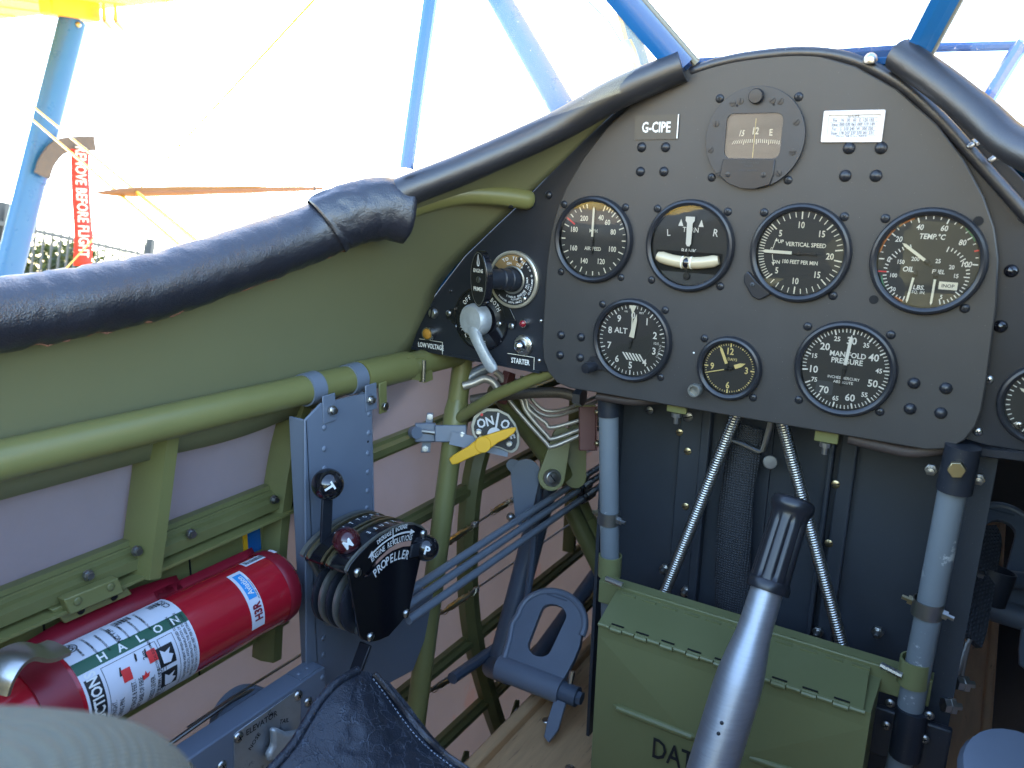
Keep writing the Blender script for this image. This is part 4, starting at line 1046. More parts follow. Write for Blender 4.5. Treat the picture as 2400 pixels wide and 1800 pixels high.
for px, py in ((1057, 682), (1268, 752), (1264, 845)):
    a, b = pxz(px, py, SY); MB().dome(V((a, SY, b)), NY, .0022, .0016).build('rivet', BEZEL if px < 1100 else STEEL, sub)
# partly seen gauge on the right sub panel
GA['rg'] = (pxz(2452, 948, SY)[0], pxz(2452, 948, SY)[1])
t, f = gauge('side_gauge', 'round gauge cut off by the right edge of the picture', 'rg', r=.0330)
t.location.y = SY; t["_b"] = (GA["rg"][0], 0, GA["rg"][1])
mb = MB()
for i in range(40): mb.tick(i * 9, .0235, .0265, .0008, f, PH)
mb.build('dial_print', WHITE, t, smooth=0)
needle(t, f, 300, .003, .022, .002, CREAM)
# ---- engine primer
pc = V((pxz(1206, 655, SY)[0], SY, pxz(1206, 655, SY)[1]))
t = thing('engine_primer', 'engine primer with pointed black handle and round silver rimmed data plate', 'primer', pc)
f = frame(pc, X3, Z3)
MB().lathe([(.0302, 0), (.0302, .0035), (.0290, .0046), (.0275, .0046), (.0272, .0036), (0, .0036)], pc, NY, 48).build('rim', mat('aged_nickel', (0.62, 0.57, 0.45), 0.36, metal=0.7, var=0.1), t)
MB().disc((0, 0), .0268, f, .0039, 40).build('data_plate', INK, t, smooth=0)
MB().arcband(.0150, .0262, -58, 38, f, .0041).build('brass_sector', mat('aged_brass', (0.42, 0.27, 0.12), 0.4, metal=0.5, var=0.2), t, smooth=0)
mb = MB(); mb.arctext('TO TURN', .0225, 2, .0036, f, .0043, step=10.5); mb.arctext('ON  OFF', .0175, 10, .0028, f, .0043, step=10)
def under_text(mb, st, r, ang, size, f, h, step):
    n = len(st)
    for i, ch in enumerate(st):
        if ch == ' ': continue
        a = ang - (i - (n - 1) / 2) * step
        mb.text(ch, (r * math.sin(rad(a)), r * math.cos(rad(a))), size, f, h, rot=180 - a, bold=.01)
under_text(mb, 'SINGLE ENGINE PRIMER', .0182, 140, .0021, f, .0043, 6.4); under_text(mb, 'PATENTS 1835 1842', .0208, 140, .0017, f, .0043, 5.2); under_text(mb, 'PARKER APPLIANCE CO. CLEVELAND O. U.S.A.', .0240, 130, .0021, f, .0043, 4.7)
mb.build('lettering', WHITE, t, smooth=0)
MB().lathe([(.0148, .0036), (.0150, .0050), (.0138, .0056), (.0128, .0052), (.0126, .0038)], pc, NY, 36).build('inner_ring', GREYMET, t)
pa = V((-.0125, -.046, .004)); pdir = pa.normalized()
MB().lathe([(.0122, .001), (.0122, .010), (.0112, .011), (.0112, .020), (.0100, .021), (.0100, .044), (0, .044)], pc, pdir, 28).build('plunger', BLACK, t)
hc = pc + pdir * .046
hf = frame(hc, V((.93, -.30, .02)), Z3)
lens_ = []
for i in range(33):
    a = 2 * math.pi * i / 32; q = math.cos(a); lens_.append((.0138 * math.sin(a) * (1 - .10 * q * q) , .0285 * (abs(q) ** .92) * (1 if q >= 0 else -1)))
MB().prism(lens_[:-1], hf, -.004, .004).build('handle', GLOSSB, t, bevel=.0025)
mb = MB()
rim_ = [(a * .93, b * .95) for a, b in lens_[:-1]]; rim2 = [(a * .88, b * .92) for a, b in lens_[:-1]]
n_ = len(rim_)
mb.add([hf(*p, .0043) for p in rim_] + [hf(*p, .0043) for p in rim2], [(i, (i + 1) % n_, n_ + (i + 1) % n_, n_ + i) for i in range(n_)])
mb.build('handle_rim', GREYMET, t, smooth=0)
mb = MB(); mb.text('ENGINE', (0, .0085), .0040, hf, .0044, sx=.82); mb.text('PRIMER', (0, -.0100), .0042, hf, .0044, sx=.82); mb.build('handle_lettering', CREAM, t, smooth=0)
tear = [(.0000, .0255), (.0022, .0165), (.0016, .0135), (0, .0128), (-.0016, .0135), (-.0022, .0165)]
tin = [(a * .55, .0175 + (b - .0175) * .75) for a, b in tear]
mb = MB(); mb.add([hf(*p, .0044) for p in tear] + [hf(*p, .0044) for p in tin], [(i, (i + 1) % 6, 6 + (i + 1) % 6, 6 + i) for i in range(6)]); mb.build('handle_mark', WHITE, t, smooth=0)
slot_screw(hf(0, -.0006, .0042), hf(0, 0, 1) - hf(0, 0, 0), .0032, DSTEEL, t, 70, h=.3)
for a, b in ((.0085, .0215), (.0140, -.0190)): slot_screw(f(a, b, .0040), NY, .0030, STEEL, t, 80, h=.5)
# ---- magneto switch
mc = V((pxz(1128, 748, SY)[0], SY, pxz(1128, 748, SY)[1]))
t = thing('magneto_switch', 'magneto switch with cast alloy lever pointing down, marked OFF L R BOTH', 'switch', mc)
f = frame(mc, X3, Z3)
MB().lathe([(.0355, 0), (.0355, .0014), (.0335, .0022), (.0330, .0014), (0, .0014)], mc, NY, 48).build('switch_plate', GLOSSB, t)
MB().prism([(.020, .038), (.0265, .036), (.0455, .004), (.0455, -.002), (.036, -.006)], f, .0, .0024).build('plate_ear', GLOSSB, t, bevel=.0007)
MB().prism([(-.046, -.004), (-.046, .004), (-.034, .010), (-.034, -.010)], f, .0, .0020).build('plate_ear', GLOSSB, t, bevel=.0007)
mb = MB()
mb.arctext('OFF', .0270, -42, .0050, f, .0019, step=9, sx=.8); mb.arctext('L', .0270, -9, .0050, f, .0019); mb.arctext('R', .0270, 16, .0050, f, .0019); mb.arctext('BOTH', .0270, 47, .0050, f, .0019, step=9, sx=.8)
under_text(mb, 'A.C. TYPE', .0265, 205, .0048, f, .0019, 9.5)
mb.build('lettering', WHITE, t, smooth=0)
lvd = V((.46, -.15, -.90)).normalized()
MB().lathe([(.0178, .003), (.0182, .010), (.0172, .016), (.0150, .0185), (.006, .0195), (0, .0197)], mc, (-.12, -1, .04), 32).build('switch_hub', CAST, t)
lv0 = mc + V((-.002, -.014, -.004)); lvp = spline([lv0, lv0 + V((.010, -.006, -.014)), lv0 + V((.0215, -.007, -.031)), lv0 + V((.031, -.006, -.044))], 4)
pr = [(.0075, 0), (.0066, .0032), (.0030, .0046), (-.0030, .0046), (-.0066, .0032), (-.0075, 0), (-.0066, -.0032), (-.0030, -.0046), (.0030, -.0046), (.0066, -.0032)]
MB().sweep(lvp + [lvp[-1] + (lvp[-1] - lvp[-2]).normalized() * .003], pr, ref=V((.8, 0, .55)), scale=[1.0, .98, .96, .92, .88, .85, .83, .83, .84, .86, .88, .88, .84, .62]).build('switch_lever', CAST, t, smooth=50)
for a, b in ((-.0428, .0022), (.0402, -.0028), (-.0235, .0018), (.0245, -.0020)): slot_screw(f(a, b, .0022), NY, .0034 if abs(a) > .03 else .0028, STEEL, t, 75, h=.6)
# ---- lamps, starter button, placards
def at_sub(px, py): return V((pxz(px, py, SY)[0], SY, pxz(px, py, SY)[1]))
c = at_sub(1011, 780); t = thing('amber_lamp', 'amber low voltage warning lamp in a chrome ring', 'lamp', c)
MB().lathe([(.0080, 0), (.0080, .006), (.0074, .0085), (.0064, .0085), (.0062, .007)], c, NY, 24).build('ring', CHROME, t); MB().lathe([(.0064, .007), (.0056, .0092), (.003, .0104), (0, .0107)], c, NY, 20).build('lens', AMBER, t)
c = at_sub(1232, 757); t = thing('red_lamp', 'small dark red warning lamp above the starter button', 'lamp', c)
MB().lathe([(.0048, 0), (.0048, .004), (.0042, .006), (.0038, .006)], c, NY, 20).build('ring', CHROME, t); MB().lathe([(.0039, .0055), (.0034, .0075), (.0018, .0086), (0, .0088)], c, NY, 16).build('lens', RUBY, t)
c = at_sub(1229, 808); t = thing('starter_button', 'round silver starter push button with knurled collar', 'button', c)
MB().lathe([(.0108, 0), (.0108, .003), (.0098, .004), (.0090, .004), (.0090, .006), (.0075, .0065), (.0066, .0065)], c, NY, 36, rmod=lambda r, h, a: r * (1 + (.03 * math.cos(a * 18) if .005 > h > .001 else 0))).build('collar', STEEL, t); MB().lathe([(.0064, .0055), (.0064, .011), (.0052, .0140), (.003, .0155), (0, .016)], c, NY, 24).build('plunger', CHROME, t)
c = at_sub(1016, 734); t = thing('panel_screw', 'large domed steel screw above the amber lamp', 'screw', c)
slot_screw(c, NY, .0062, STEEL, t, 80, h=.7)
for name, st_, q, lab in (('low_voltage_placard', 'LOW VOLTAGE', ((985, 793), (1039, 802), (1038, 830), (985, 818)), 'black placard lettered LOW VOLTAGE under the amber lamp'), ('starter_placard', 'STARTER', ((1191, 827), (1254, 837), (1252, 866), (1190, 856)), 'black placard lettered STARTER under the silver button')):
    P = [pxz(a, b, SY) for a, b in q]
    P2 = [P[3], P[2], P[1], P[0]]
    cc = (sum(a for a, b in P) / 4, sum(b for a, b in P) / 4)
    t = thing(name, lab, 'placard', SF(*cc, 0)); MB().prism(P2, SF, 0, .0012).build('plate', PLACB, t, smooth=0)
    MB().text(st_, cc, .0058, SF, .0015, sx=.66 if len(st_) > 8 else .72, bold=.018).build('lettering', WHITE, t, smooth=0)
    mb = MB(); mb.box((P[0][0], P[0][1] - .0005, .0012), (P[1][0], P[1][1] + .0002, .0016), SF); mb.box((P[1][0] - .0005, P[2][1], .0012), (P[1][0] + .0001, P[1][1], .0016), SF); mb.build('bright_edge', CREAM, t, smooth=0)
# ------------------------------------------------------------------ coaming: leather roll aft, vinyl edge forward
ct = thing('coaming_edge', 'smooth black vinyl coaming edge running from leather collar up to the windscreen', 'coaming', coam[4])
e_pts = spline(coam[:6], 8)
prof_e = [(math.cos(2 * math.pi * i / 18), math.sin(2 * math.pi * i / 18)) for i in range(18)]
MB().sweep(e_pts, prof_e, scale=[.0135 + .0008 * min(1, i / 10) for i in range(len(e_pts))]).build('edge_roll', VINYL, ct, smooth=60)
ctr = thing('coaming_edge', 'black vinyl coaming edge sloping down at the right of the panel', 'coaming', mirror(coam[4]))
rc = [mirror(p) for p in coam]
r_pts = spline([PY(2108, 128, -.004), PY(2200, 192, -.022), PY(2300, 272, -.042), PY(2400, 352, -.07), V((.265, -.14, .05)), V((.315, -.24, .005)), V((.35, -.4, -.03)), V((.35, -.56, -.035)), V((.335, -.72, -.03)), V((.30, -.88, -.015)), V((.2, -1.0, 0.0)), V((0, -1.04, .01))], 6)
MB().sweep(r_pts, prof_e, scale=[.0122] * len(r_pts)).build('edge_roll', VINYL, ctr, smooth=60)
# wrinkled leather roll
lr = thing('leather_roll', 'thick wrinkled dark leather coaming roll along the left cockpit edge', 'coaming pad', coam[8])
axis_ = spline([coam[5] + V((-.004, -.004, -.004)), coam[6], coam[7], coam[8], coam[9]] + coam[10:], 14)
seg = 36; rows = []; from mathutils import noise
cum = 0
ph = [rnd.uniform(0, 6.28) for _ in range(8)]
for i, p in enumerate(axis_):
    tn = (axis_[min(i + 1, len(axis_) - 1)] - axis_[max(i - 1, 0)]).normalized()
    if i: cum += (p - axis_[i - 1]).length
    s1_ = Z3 - tn * Z3.dot(tn); s1_.normalize(); s2_ = tn.cross(s1_)
    r0 = .0240
    row = []
    for j in range(seg + 1):
        a = 2 * math.pi * (j % seg) / seg
        q = max(0, .5 + .5 * math.cos(a - 1.9))          # folds gather on the lower inner side
        cx_ = V((cum * 46 + .6 * math.sin(a * 1.3), math.cos(a) * .9, math.sin(a) * .9))
        wr = .0016 * q * (noise.noise(cx_ * 1.0)) + .0013 * (.25 + q) * noise.noise(cx_ * V((2.1, 1, 1)).x + V((7, 3, 1))) + .0017 * (.3 + q) * noise.noise(V((cum * 230 + 2 * math.sin(a), math.cos(a) * 1.1, math.sin(a) * 1.1)))
        for cpos, wd_, am_ in ((.200, .0035, .0045), (.225, .0030, .0034), (.150, .004, .0026), (.262, .004, .0030), (.30, .005, .0024), (.335, .004, .0024)):
            wr -= am_ * q * math.exp(-((cum - cpos + .004 * math.sin(a * 2)) / wd_) ** 2)
        wr += .0022 * math.exp(-((cum - .212) / .007) ** 2) * q
        rr = r0 + wr
        row.append(p + s1_ * (math.cos(a) * rr * 1.03) + s2_ * (math.sin(a) * rr * .95))
    rows.append(row)
MB().grid(rows).build('leather_tube', LEATHER, lr, smooth=70)
mb = MB()
for i in range(0, len(axis_) - 1):
    p = axis_[i]; tn = (axis_[min(i + 1, len(axis_) - 1)] - axis_[max(i - 1, 0)]).normalized(); s1_ = (Z3 - tn * Z3.dot(tn)).normalized(); s2_ = tn.cross(s1_)
edge = []
for i, p in enumerate(axis_):
    edge.append(p + V((.008, 0, -.0240 + .0012 * math.sin(i * 1.7) + .0008 * math.sin(i * .6))))
MB().tube([p_ + V((-.001, 0, .0012)) for p_ in edge[3:]], [.0006 + .0016 * max(0, noise.noise(p_ * 40)) for p_ in edge[3:]], 6).build('raw_edge', SUEDE, lr)
# collar where the leather laps over the edge roll
cl_ = spline([PX(962, 500, -.278), PX(900, 490, -.292), PX(840, 498, -.304), PX(790, 515, -.312), PX(765, 532, -.317)], 8)
mb = MB(); rows = []; L_ = len(cl_)
for i, p in enumerate(cl_):
    tn = (cl_[min(i + 1, L_ - 1)] - cl_[max(i - 1, 0)]).normalized(); s1_ = (Z3 - tn * Z3.dot(tn)).normalized(); s2_ = tn.cross(s1_); row = []
    u_ = i / (L_ - 1)
    for j in range(37):
        a = 2 * math.pi * (j % 36) / 36
        rr = .0268 - .0012 * u_ + .0022 * u_ * noise.noise(V((i * .16, math.cos(a) * 2.2, math.sin(a) * 2.2))) + .0011 * noise.noise(V((i * .35 + 4, math.cos(a) * 3, math.sin(a) * 3)))
        if i == 0: rr *= .80
        if i == 1: rr *= .985
        row.append(p + s1_ * (math.cos(a) * rr * 1.06) + s2_ * (math.sin(a) * rr * .82))
    rows.append(row)
mb.grid(rows); mb.build('leather_collar', LEATHER, lr, smooth=60)
# olive tube that comes out from under the collar
gt = thing('bent_tube', 'short olive bent tube running from the leather collar to the sub panel', 'tube', PD(1245, 468, .80))
gp = spline([PX(900, 520, -.312), PX(975, 482, -.295), PX(1075, 456, -.268), PX(1165, 458, -.245), PX(1238, 468, -.226)], 8)
MB().tube(gp + [gp[-1] + (gp[-1] - gp[-2]).normalized() * .004], [.0102] * len(gp) + [.0075], 22).build('tube', OLIVE, gt)
for px, py in ((1197, 485), (1233, 488)): MB().dome(PX(px, py, -.2265), (.5, -.6, -.7), .0024, .0005).build('hole', HOLE, gt)
# bolts through the skin
def stud(name, p, n, k, m=STEEL):
    n = V(n).normalized(); hexp = [(math.cos(rad(60 * i)), math.sin(rad(60 * i))) for i in range(6)]
    o, u, v, ax = axis_frame(p, n); fr = lambda a, b, h: o + u * a + v * b + ax * h
    t = thing(name[0], name[1], 'bolt', p, 'studs through the side skin')
    MB().lathe([(.0055 * k, 0), (.0055 * k, .0012 * k), (.0042 * k, .0014 * k)], p, n, 16).build('washer', m, t)
    MB().prism([(a * .0042 * k, b * .0042 * k) for a, b in hexp], fr, .0012 * k, .0052 * k).build('nut', m, t, bevel=.0004)
    MB().lathe([(.0024 * k, .005 * k), (.0024 * k, .0105 * k), (.0016 * k, .012 * k), (0, .012 * k)], p, n, 12, rmod=lambda r, h, a: r * (1 + .06 * math.sin(h * 9000))).build('threaded_end', m, t)
for p, lab in ((PX(1200, 392, -.248), 'steel stud through the olive skin below the coaming edge'), (PX(1355, 322, -.20), 'steel stud beside the top left of the panel'), (PY(2292, 330, -.004), 'steel stud at the right of the panel below the vinyl edge'), (PY(2342, 362, -.004), 'outer small steel stud near the right picture edge')):
    stud(('skin_stud', lab), p, (.75 if p.x < 0 else -.6, -.45, -.5), 1.0 if p.x < 0 else .75, STEEL if p.x < 0 else DSTEEL)

# ------------------------------------------------------------------ windscreen
ws = thing('windscreen', 'blue framed windscreen above the instrument panel', 'windscreen', (0, .0, .16))
def rail(name, pts, wd, dp, m=BLUEP, ref=None):
    MB().sweep(pts, [(-dp / 2, -wd / 2), (dp / 2, -wd / 2), (dp / 2 + .002, -wd * .2), (dp / 2 + .002, wd * .2), (dp / 2, wd / 2), (-dp / 2, wd / 2)], ref=ref or (CAM - V((0, 0, .16)))).build(name, m, ws, smooth=20)
fl_b, fl_t = PY(1600, 160, .0), PY(1289, -200, -.055)
fr_b, fr_t = PY(2146, 125, .0), PY(2316, -200, -.055)
rail('front_post', [fl_b, fl_t], .0215, .010); rail('front_post', [fr_b, fr_t], .018, .010)
seal = mat('pane_seal', (0.25, 0.25, 0.20), 0.5)
o2 = V((.011, .004, .004)); MB().tube([fl_b + o2, fl_t + o2], .0035, 8).build('seal', seal, ws)
o2 = V((.010, .004, .0)); MB().tube([fr_b + o2, fr_t + o2], .0028, 8).build('seal', seal, ws)
br0, br1 = PY(1600, 160, .012), PY(2130, 128, .012)
rail('bottom_rail', [br0, lerp(br0, br1, .5), br1], .014, .006, ref=(0, -1, .2))
MB().box((-.07, .012, .120), (.115, .016, .158)).build('base_plate', BLUEP, ws)
p0 = PX(953, 395, -.272); p1 = PX(1038, -200, -.258)
rail('rear_post', [p0, p1], .0105, .006)
pr1 = V((.262, -.085, .27)); rail('top_rail', [p1, fl_t, fr_t, pr1], .012, .008, ref=Z3)
rail('rear_post', [V((.272, -.125, .05)), pr1], .0105, .006)
MB().tube([p0 + V((-.006, -.003, 0)), p1 + V((-.006, -.003, 0))], .0016, 6).build('pane_edge', clear_glass('edge_acrylic', tint=(.75, .88, .92)), ws)
def pane(P):
    mb = MB(); P = [V(p) for p in P]; n = (P[1] - P[0]).cross(P[2] - P[0]).normalized() * .003
    mb.add(P, [(0, 1, 2, 3)]); return mb.build('pane', SCREEN, ws, smooth=0)
pane([PX(953, 390, -.274), PX(1600, 168, -.067), fl_t + V((0, .003, 0)), p1 + V((-.002, 0, 0))])
pane([fl_b + V((0, .006, 0)), fr_b + V((0, .006, 0)), fr_t + V((0, .006, 0)), fl_t + V((0, .006, 0))])
# right side frame of the windscreen
rb0, rb1, rb2 = PD(2175, 112, .70), PD(2392, 107, .66), PD(2318, 225, .62)
pane([fr_b + V((.01, .002, 0)), V((.273, -.12, .05)), pr1, fr_t + V((.01, .002, 0))])
rail('side_rail', [rb0, rb1], .0075, .004); rail('side_rail', [rb1, lerp(rb1, rb2, 1.2)], .011, .005); 
MB().dome(rb1 + (CAM - rb1).normalized() * .004, CAM - rb1, .0042, .002).build('rivet', STEEL, ws)
MB().tube([rb1 + V((.004, 0, .002)), PD(2450, 150, .64)], .003, 8).build('side_stay', BLUEP, ws)
MB().dome(PY(2040, 142, -.002), (0, -.6, 1), .0055, .006, 14).build('rivet', STEEL, ws)
# turnbuckle on a cable outside, seen through the left pane
tb_ = thing('turnbuckle', 'weathered cable turnbuckle seen through the windscreen beside the front post', 'turnbuckle', PD(1487, 130, 1.3))
cp_ = [PD(x, y, 1.3) for x, y in ((1440, -20), (1453, 40), (1468, 98))]
MB().tube(cp_, .004, 8).build('cable', mat('tan_cable', (0.4, 0.28, 0.12), 0.6), tb_)
MB().tube([PD(1468, 98, 1.3), PD(1474, 118, 1.3), PD(1486, 140, 1.3), PD(1500, 168, 1.3)], [.009, .011, .008, .004], 12).build('barrel', DSTEEL, tb_)
MB().tube([PD(1375, 0, 1.3), PD(1425, 48, 1.3), PD(1462, 108, 1.3)], .0018, 6).build('cable', BLUEG, tb_)

# ------------------------------------------------------------------ centre bay: black back plates, support tubes
by = .13
ck = thing('centre_bay', 'matt black sheet bay behind the springs and control stick', 'bay', (.02, by, -.62))
def ypoly(pts, y): return [(PY(a, b, y).x, PY(a, b, y).z) for a, b in pts]
BF = frame((0, by, 0), X3, Z3)
x_l = PY(1447, 1100, by).x
rb_ = [PY(*q, by) for q in ((2190, 1900), (2252, 1490), (2325, 1080))]
MB().prism([(x_l, -.70), (rb_[0].x, -.70), (rb_[0].x, rb_[0].z), (rb_[1].x, rb_[1].z), (rb_[2].x, rb_[2].z), (rb_[2].x, -.08), (x_l, -.08)], BF, -.004, 0).build('back_sheet', BLACKM, ck)
# ribs and folds of the sheet
for px0, px1, d_ in ((1588, 1640, .010), (1640, 1662, .016), (1960, 2000, .010), (1935, 1948, .014)):
    a0_, a1_ = PY(px0, 1150, by).x, PY(px1, 1150, by).x
    MB().box((a0_, -.70, 0), (a1_, -.08, d_), BF).build('rib', BLACKM, ck, bevel=.002)
MB().box((PY(1660, 1060, by).x, PY(1800, 1155, by).z - .25, .0), (PY(1800, 1160, by).x, -.14, .004), BF).build('inner_sheet', BLACKM, ck)
MB().box((x_l, -.70, 0), (x_l + .004, -.08, .05), BF).build('side_flange', BLACKM, ck)
for px, py, r_ in ((1619, 1052, .0042), (1614, 1180, .0042), (1963, 1128, .0042), (1947, 1265, .0042), (1600, 1008, .0040), (1620, 972, .0055), (1530, 957, .0045)):
    slot_screw(BF(*ypoly([(px, py)], by)[0], .010), NY, r_, BRASS if py > 1000 else DSTEEL, ck, 20, h=.4)
for px, py in ((1610, 1382), (1918, 1478), (1560, 1330), (2058, 1478)):
    p = BF(*ypoly([(px, py)], by - .01)[0], .010); hexp = [(math.cos(rad(60 * i)) * .006, math.sin(rad(60 * i)) * .006) for i in range(6)]
    f = frame(p, X3, Z3); nt_ = MB(); nt_.prism(hexp, f, 0, .005); nut = nt_.build('nut', STEEL, ck, bevel=.0005)
    MB().lathe([(.0034, .004), (.0034, .012), (.002, .014), (0, .014)], p, NY, 10).build('stud_end', STEEL, nut)
# right hand dark post and edge of the bay
rp = [PY(2255, 1065, .035), PY(2340, 1075, .035), PY(2330, 1130, .035), PY(2262, 1490, .035), PY(2205, 1800, .035), PY(2110, 1800, .035)]
mb = MB(); q = [V((p.x, .035, p.z)) for p in rp]; mb.add(q + [p + V((0, .012, 0)) for p in q], [tuple(range(6)), tuple(range(11, 5, -1))] + [(i, i + 6, (i + 1) % 6 + 6, (i + 1) % 6) for i in range(6)]); mb.build('right_post', BLACKM, ck)
# support tubes
TY = .03
def post(tname, lab, top, bot, r):
    t = thing(tname, lab, 'support tube', bot); MB().tube([top, lerp(top, bot, .5), bot], r, 24).build('tube', BLUEG2, t); return t
tl0, tl1 = PY(1427, 940, TY), PY(1410, 1900, TY)
tl0 = V((tl0.x, TY, tl0.z)); lt = post('support_tube', 'worn blue-grey vertical tube left of the black centre bay', PY(1426, 930, TY), PY(1432, 1620, TY), .0104)
MB().tube([PY(1432, 1600, TY), PY(1425, 1800, TY)], [.0085, .0105], 18).build('lower_tube', BLUEG2, lt)
MB().tube([PY(1426, 900, TY), PY(1427, 974, TY)], .0118, 22).build('cap_sleeve', BLACK, lt)
rt_ = post('support_tube', 'worn blue-grey tube on the right carrying the document box', PY(2246, 1080, TY - .03), PY(2100, 1830, TY - .03), .0108)
MB().tube([PY(2258, 1045, TY - .032), PY(2236, 1150, TY - .032)], [.0130, .0135], 22).build('cap_sleeve', BLACK, rt_)
MB().tube([PY(2140, 1660, TY - .031), PY(2120, 1770, TY - .031)], .0132, 22).build('foot_sleeve', BLACK, rt_)
pb = PY(2243, 1098, TY - .046); f = frame(pb, X3, Z3)
MB().prism([(math.cos(rad(60 * i + 10)) * .0068, math.sin(rad(60 * i + 10)) * .0068) for i in range(6)], f, 0, .0055).build('hex_bolt', BRASS, rt_, bevel=.0006)
for px, py in ((2183, 1099), (2294, 1121), (2094, 1023)):
    p = PY(px, py, TY - .02); f = frame(p, X3, Z3)
    MB().prism([(math.cos(rad(60 * i)) * .0052, math.sin(rad(60 * i)) * .0052) for i in range(6)], f, 0, .004).build('nut', DSTEEL, rt_, bevel=.0005); MB().lathe([(.003, .004), (.003, .0085), (0, .009)], p, NY, 10).build('stud_end', DSTEEL, rt_)
MB().box((PY(2170, 1060, 0).x, -.04, PY(2200, 1120, 0).z), (PY(2330, 1060, 0).x, -.0, PY(2200, 1065, 0).z)).build('cap_bracket', BLACK, rt_, bevel=.003) if False else None
def clamp(t, p, ax, r, m, bolt_dir, hh_=.014):
    ax = V(ax).normalized(); c = MB().lathe([(r + .0002, -hh_ / 2), (r + .0016, -hh_ / 2), (r + .0016, hh_ / 2), (r + .0002, hh_ / 2)], p, ax, 24).build('clamp', m, t)
    bd = V(bolt_dir).normalized()
    for s_ in (-1, 1):
        b0 = V(p) + bd * s_ * (r + .001)
        MB().tube([b0, b0 + bd * s_ * .004, b0 + bd * s_ * .0041, b0 + bd * s_ * .009], [.0042, .0042, .0022, .0022], 6).build('clamp_bolt', STEEL if s_ > 0 else BRASS, c)
clamp(lt, PY(1427, 1212, TY), Z3, .0104, DSTEEL, (1, -.1, -.05)); clamp(rt_, PY(2174, 1424, TY - .03), PY(2246, 1080, TY) - PY(2100, 1830, TY), .0108, DSTEEL, (1, -.1, -.15))
for p, q in (((2086, 1648), 1), ((2178, 1677), 1), ((2077, 1700), 1), ((2167, 1732), 1)):
    phil(PY(*p, TY - .035), NY, .0042, DSTEEL, rt_)
MB().box((PY(2045, 1620, TY).x, TY - .03, PY(2045, 1720, TY).z), (PY(2215, 1800, TY).x, TY - .022, PY(2045, 1610, TY).z)).build('foot_plate', BLACK, rt_, bevel=.002)
# hose and lip under the panel
ch = [PY(x, y, .012) for x, y in ((1400, 928), (1480, 940), (1560, 938), (1640, 950))]; o = MB().tube(spline(ch, 6), .0045, 12).build('rubber_hose', mat('brown_rubber', (0.045, 0.032, 0.028), 0.55, var=0.2), None); tag(o, 'short brown rubber hose under the left edge of the panel', 'hose'); rebase(o, ch[0])
ch = [PY(x, y, .014) for x, y in ((1990, 1026), (2060, 1043), (2140, 1058), (2230, 1048))]; o = MB().tube(spline(ch, 6), .0055, 12).build('rubber_hose', mat('brown_braid', (0.06, 0.045, 0.042), 0.6, var=0.3, vscale=300), None); tag(o, 'brown braided hose under the right edge of the panel', 'hose'); rebase(o, ch[0])
for (px, py), lab in (((1588, 966), 'olive tab with steel stud under the clock'), ((1937, 1035), 'olive tab with steel stud under the manifold gauge')):
    p = PY(px, py, .012); t = thing('panel_mount', lab, 'mount', p, 'panel mounts')
    f = frame(p, X3, Z3); MB().box((-.010, 0, 0), (.010, .016, .004), f).build('tab', OLIVE_D, t, bevel=.0008)
    MB().tube([f(0, 0, .002), f(0, -.004, .002), f(0, -.0041, .002), f(0, -.011, .002)], [.0052, .0052, .0026, .0026], 10).build('stud', DSTEEL, t)

# springs
def spring(lab, a, b, r, turns, wr):
    a, b = V(a), V(b); o, u, v, ax = axis_frame(a, b - a); L_ = (b - a).length
    pts = []; k = 12
    for i in range(turns * k + 1):
        t = i / k; an = 2 * math.pi * t; pts.append(o + ax * (L_ * t / turns) + u * (math.cos(an) * r) + v * (math.sin(an) * r))
    s_ = MB().tube(pts, wr, 6).build('coil_spring', STEEL, None, smooth=60); tag(s_, lab, 'spring', 'coil springs'); rebase(s_, b)
spring('left bright coil spring slanting down to the document box', PY(1728, 965, .085), PY(1545, 1420, .075), .0054, 86, .00125)
spring('right bright coil spring passing behind the stick grip', PY(1832, 985, .085), PY(1982, 1545, .075), .0054, 96, .00125)
# strap and buckle
sp_ = thing('lap_strap', 'black webbing strap hanging from a steel buckle in the centre bay', 'strap', PY(1720, 1440, .10))
L_s = [PY(*q, .10) for q in ((1722, 985), (1706, 1055), (1690, 1140), (1680, 1230), (1675, 1330), (1676, 1450))]
R_s = [PY(*q, .10) for q in ((1790, 1010), (1782, 1070), (1768, 1150), (1762, 1240), (1758, 1340), (1756, 1470))]
rows = [[a, lerp(a, b, .33) + V((0, -.002, 0)), lerp(a, b, .66) + V((0, -.002, 0)), b] for a, b in zip(spline(L_s, 5), spline(R_s, 5))]
MB().grid(rows).build('webbing', WEB, sp_, solid=.0016)
bk = MB(); bp_ = [PY(*q, .088) for q in ((1808, 985), (1796, 1030), (1788, 1056), (1778, 1058), (1740, 1040), (1712, 1030), (1722, 985))]
bk.tube(bp_, .0030, 10); bk.build('buckle_frame', STEEL, sp_)
MB().lathe([(.0070, 0), (.0075, .0010), (.0066, .0018), (0, .0020)], PY(1805, 1083, .092), (0.45, -1, .15), 24).build('buckle_tab', DSTEEL, sp_)

# ------------------------------------------------------------------ document box on its bar
HYB = -.055
bxn = thing('document_box', 'olive metal document box with hinged lid stencilled DATA below the panel', 'box', PY(1700, 1800, HYB))
h0, h1 = PY(1403, 1462, HYB), PY(2030, 1664, HYB)
b0, b1 = PY(1448, 1378, .008), PY(2052, 1565, .008)
zt = (h0.z + h1.z) / 2; zb = (b0.z + b1.z) / 2
xa, xb = h0.x, h1.x + .004
DB = frame((0, HYB, 0), X3, Z3)
bot_z = zt - .20
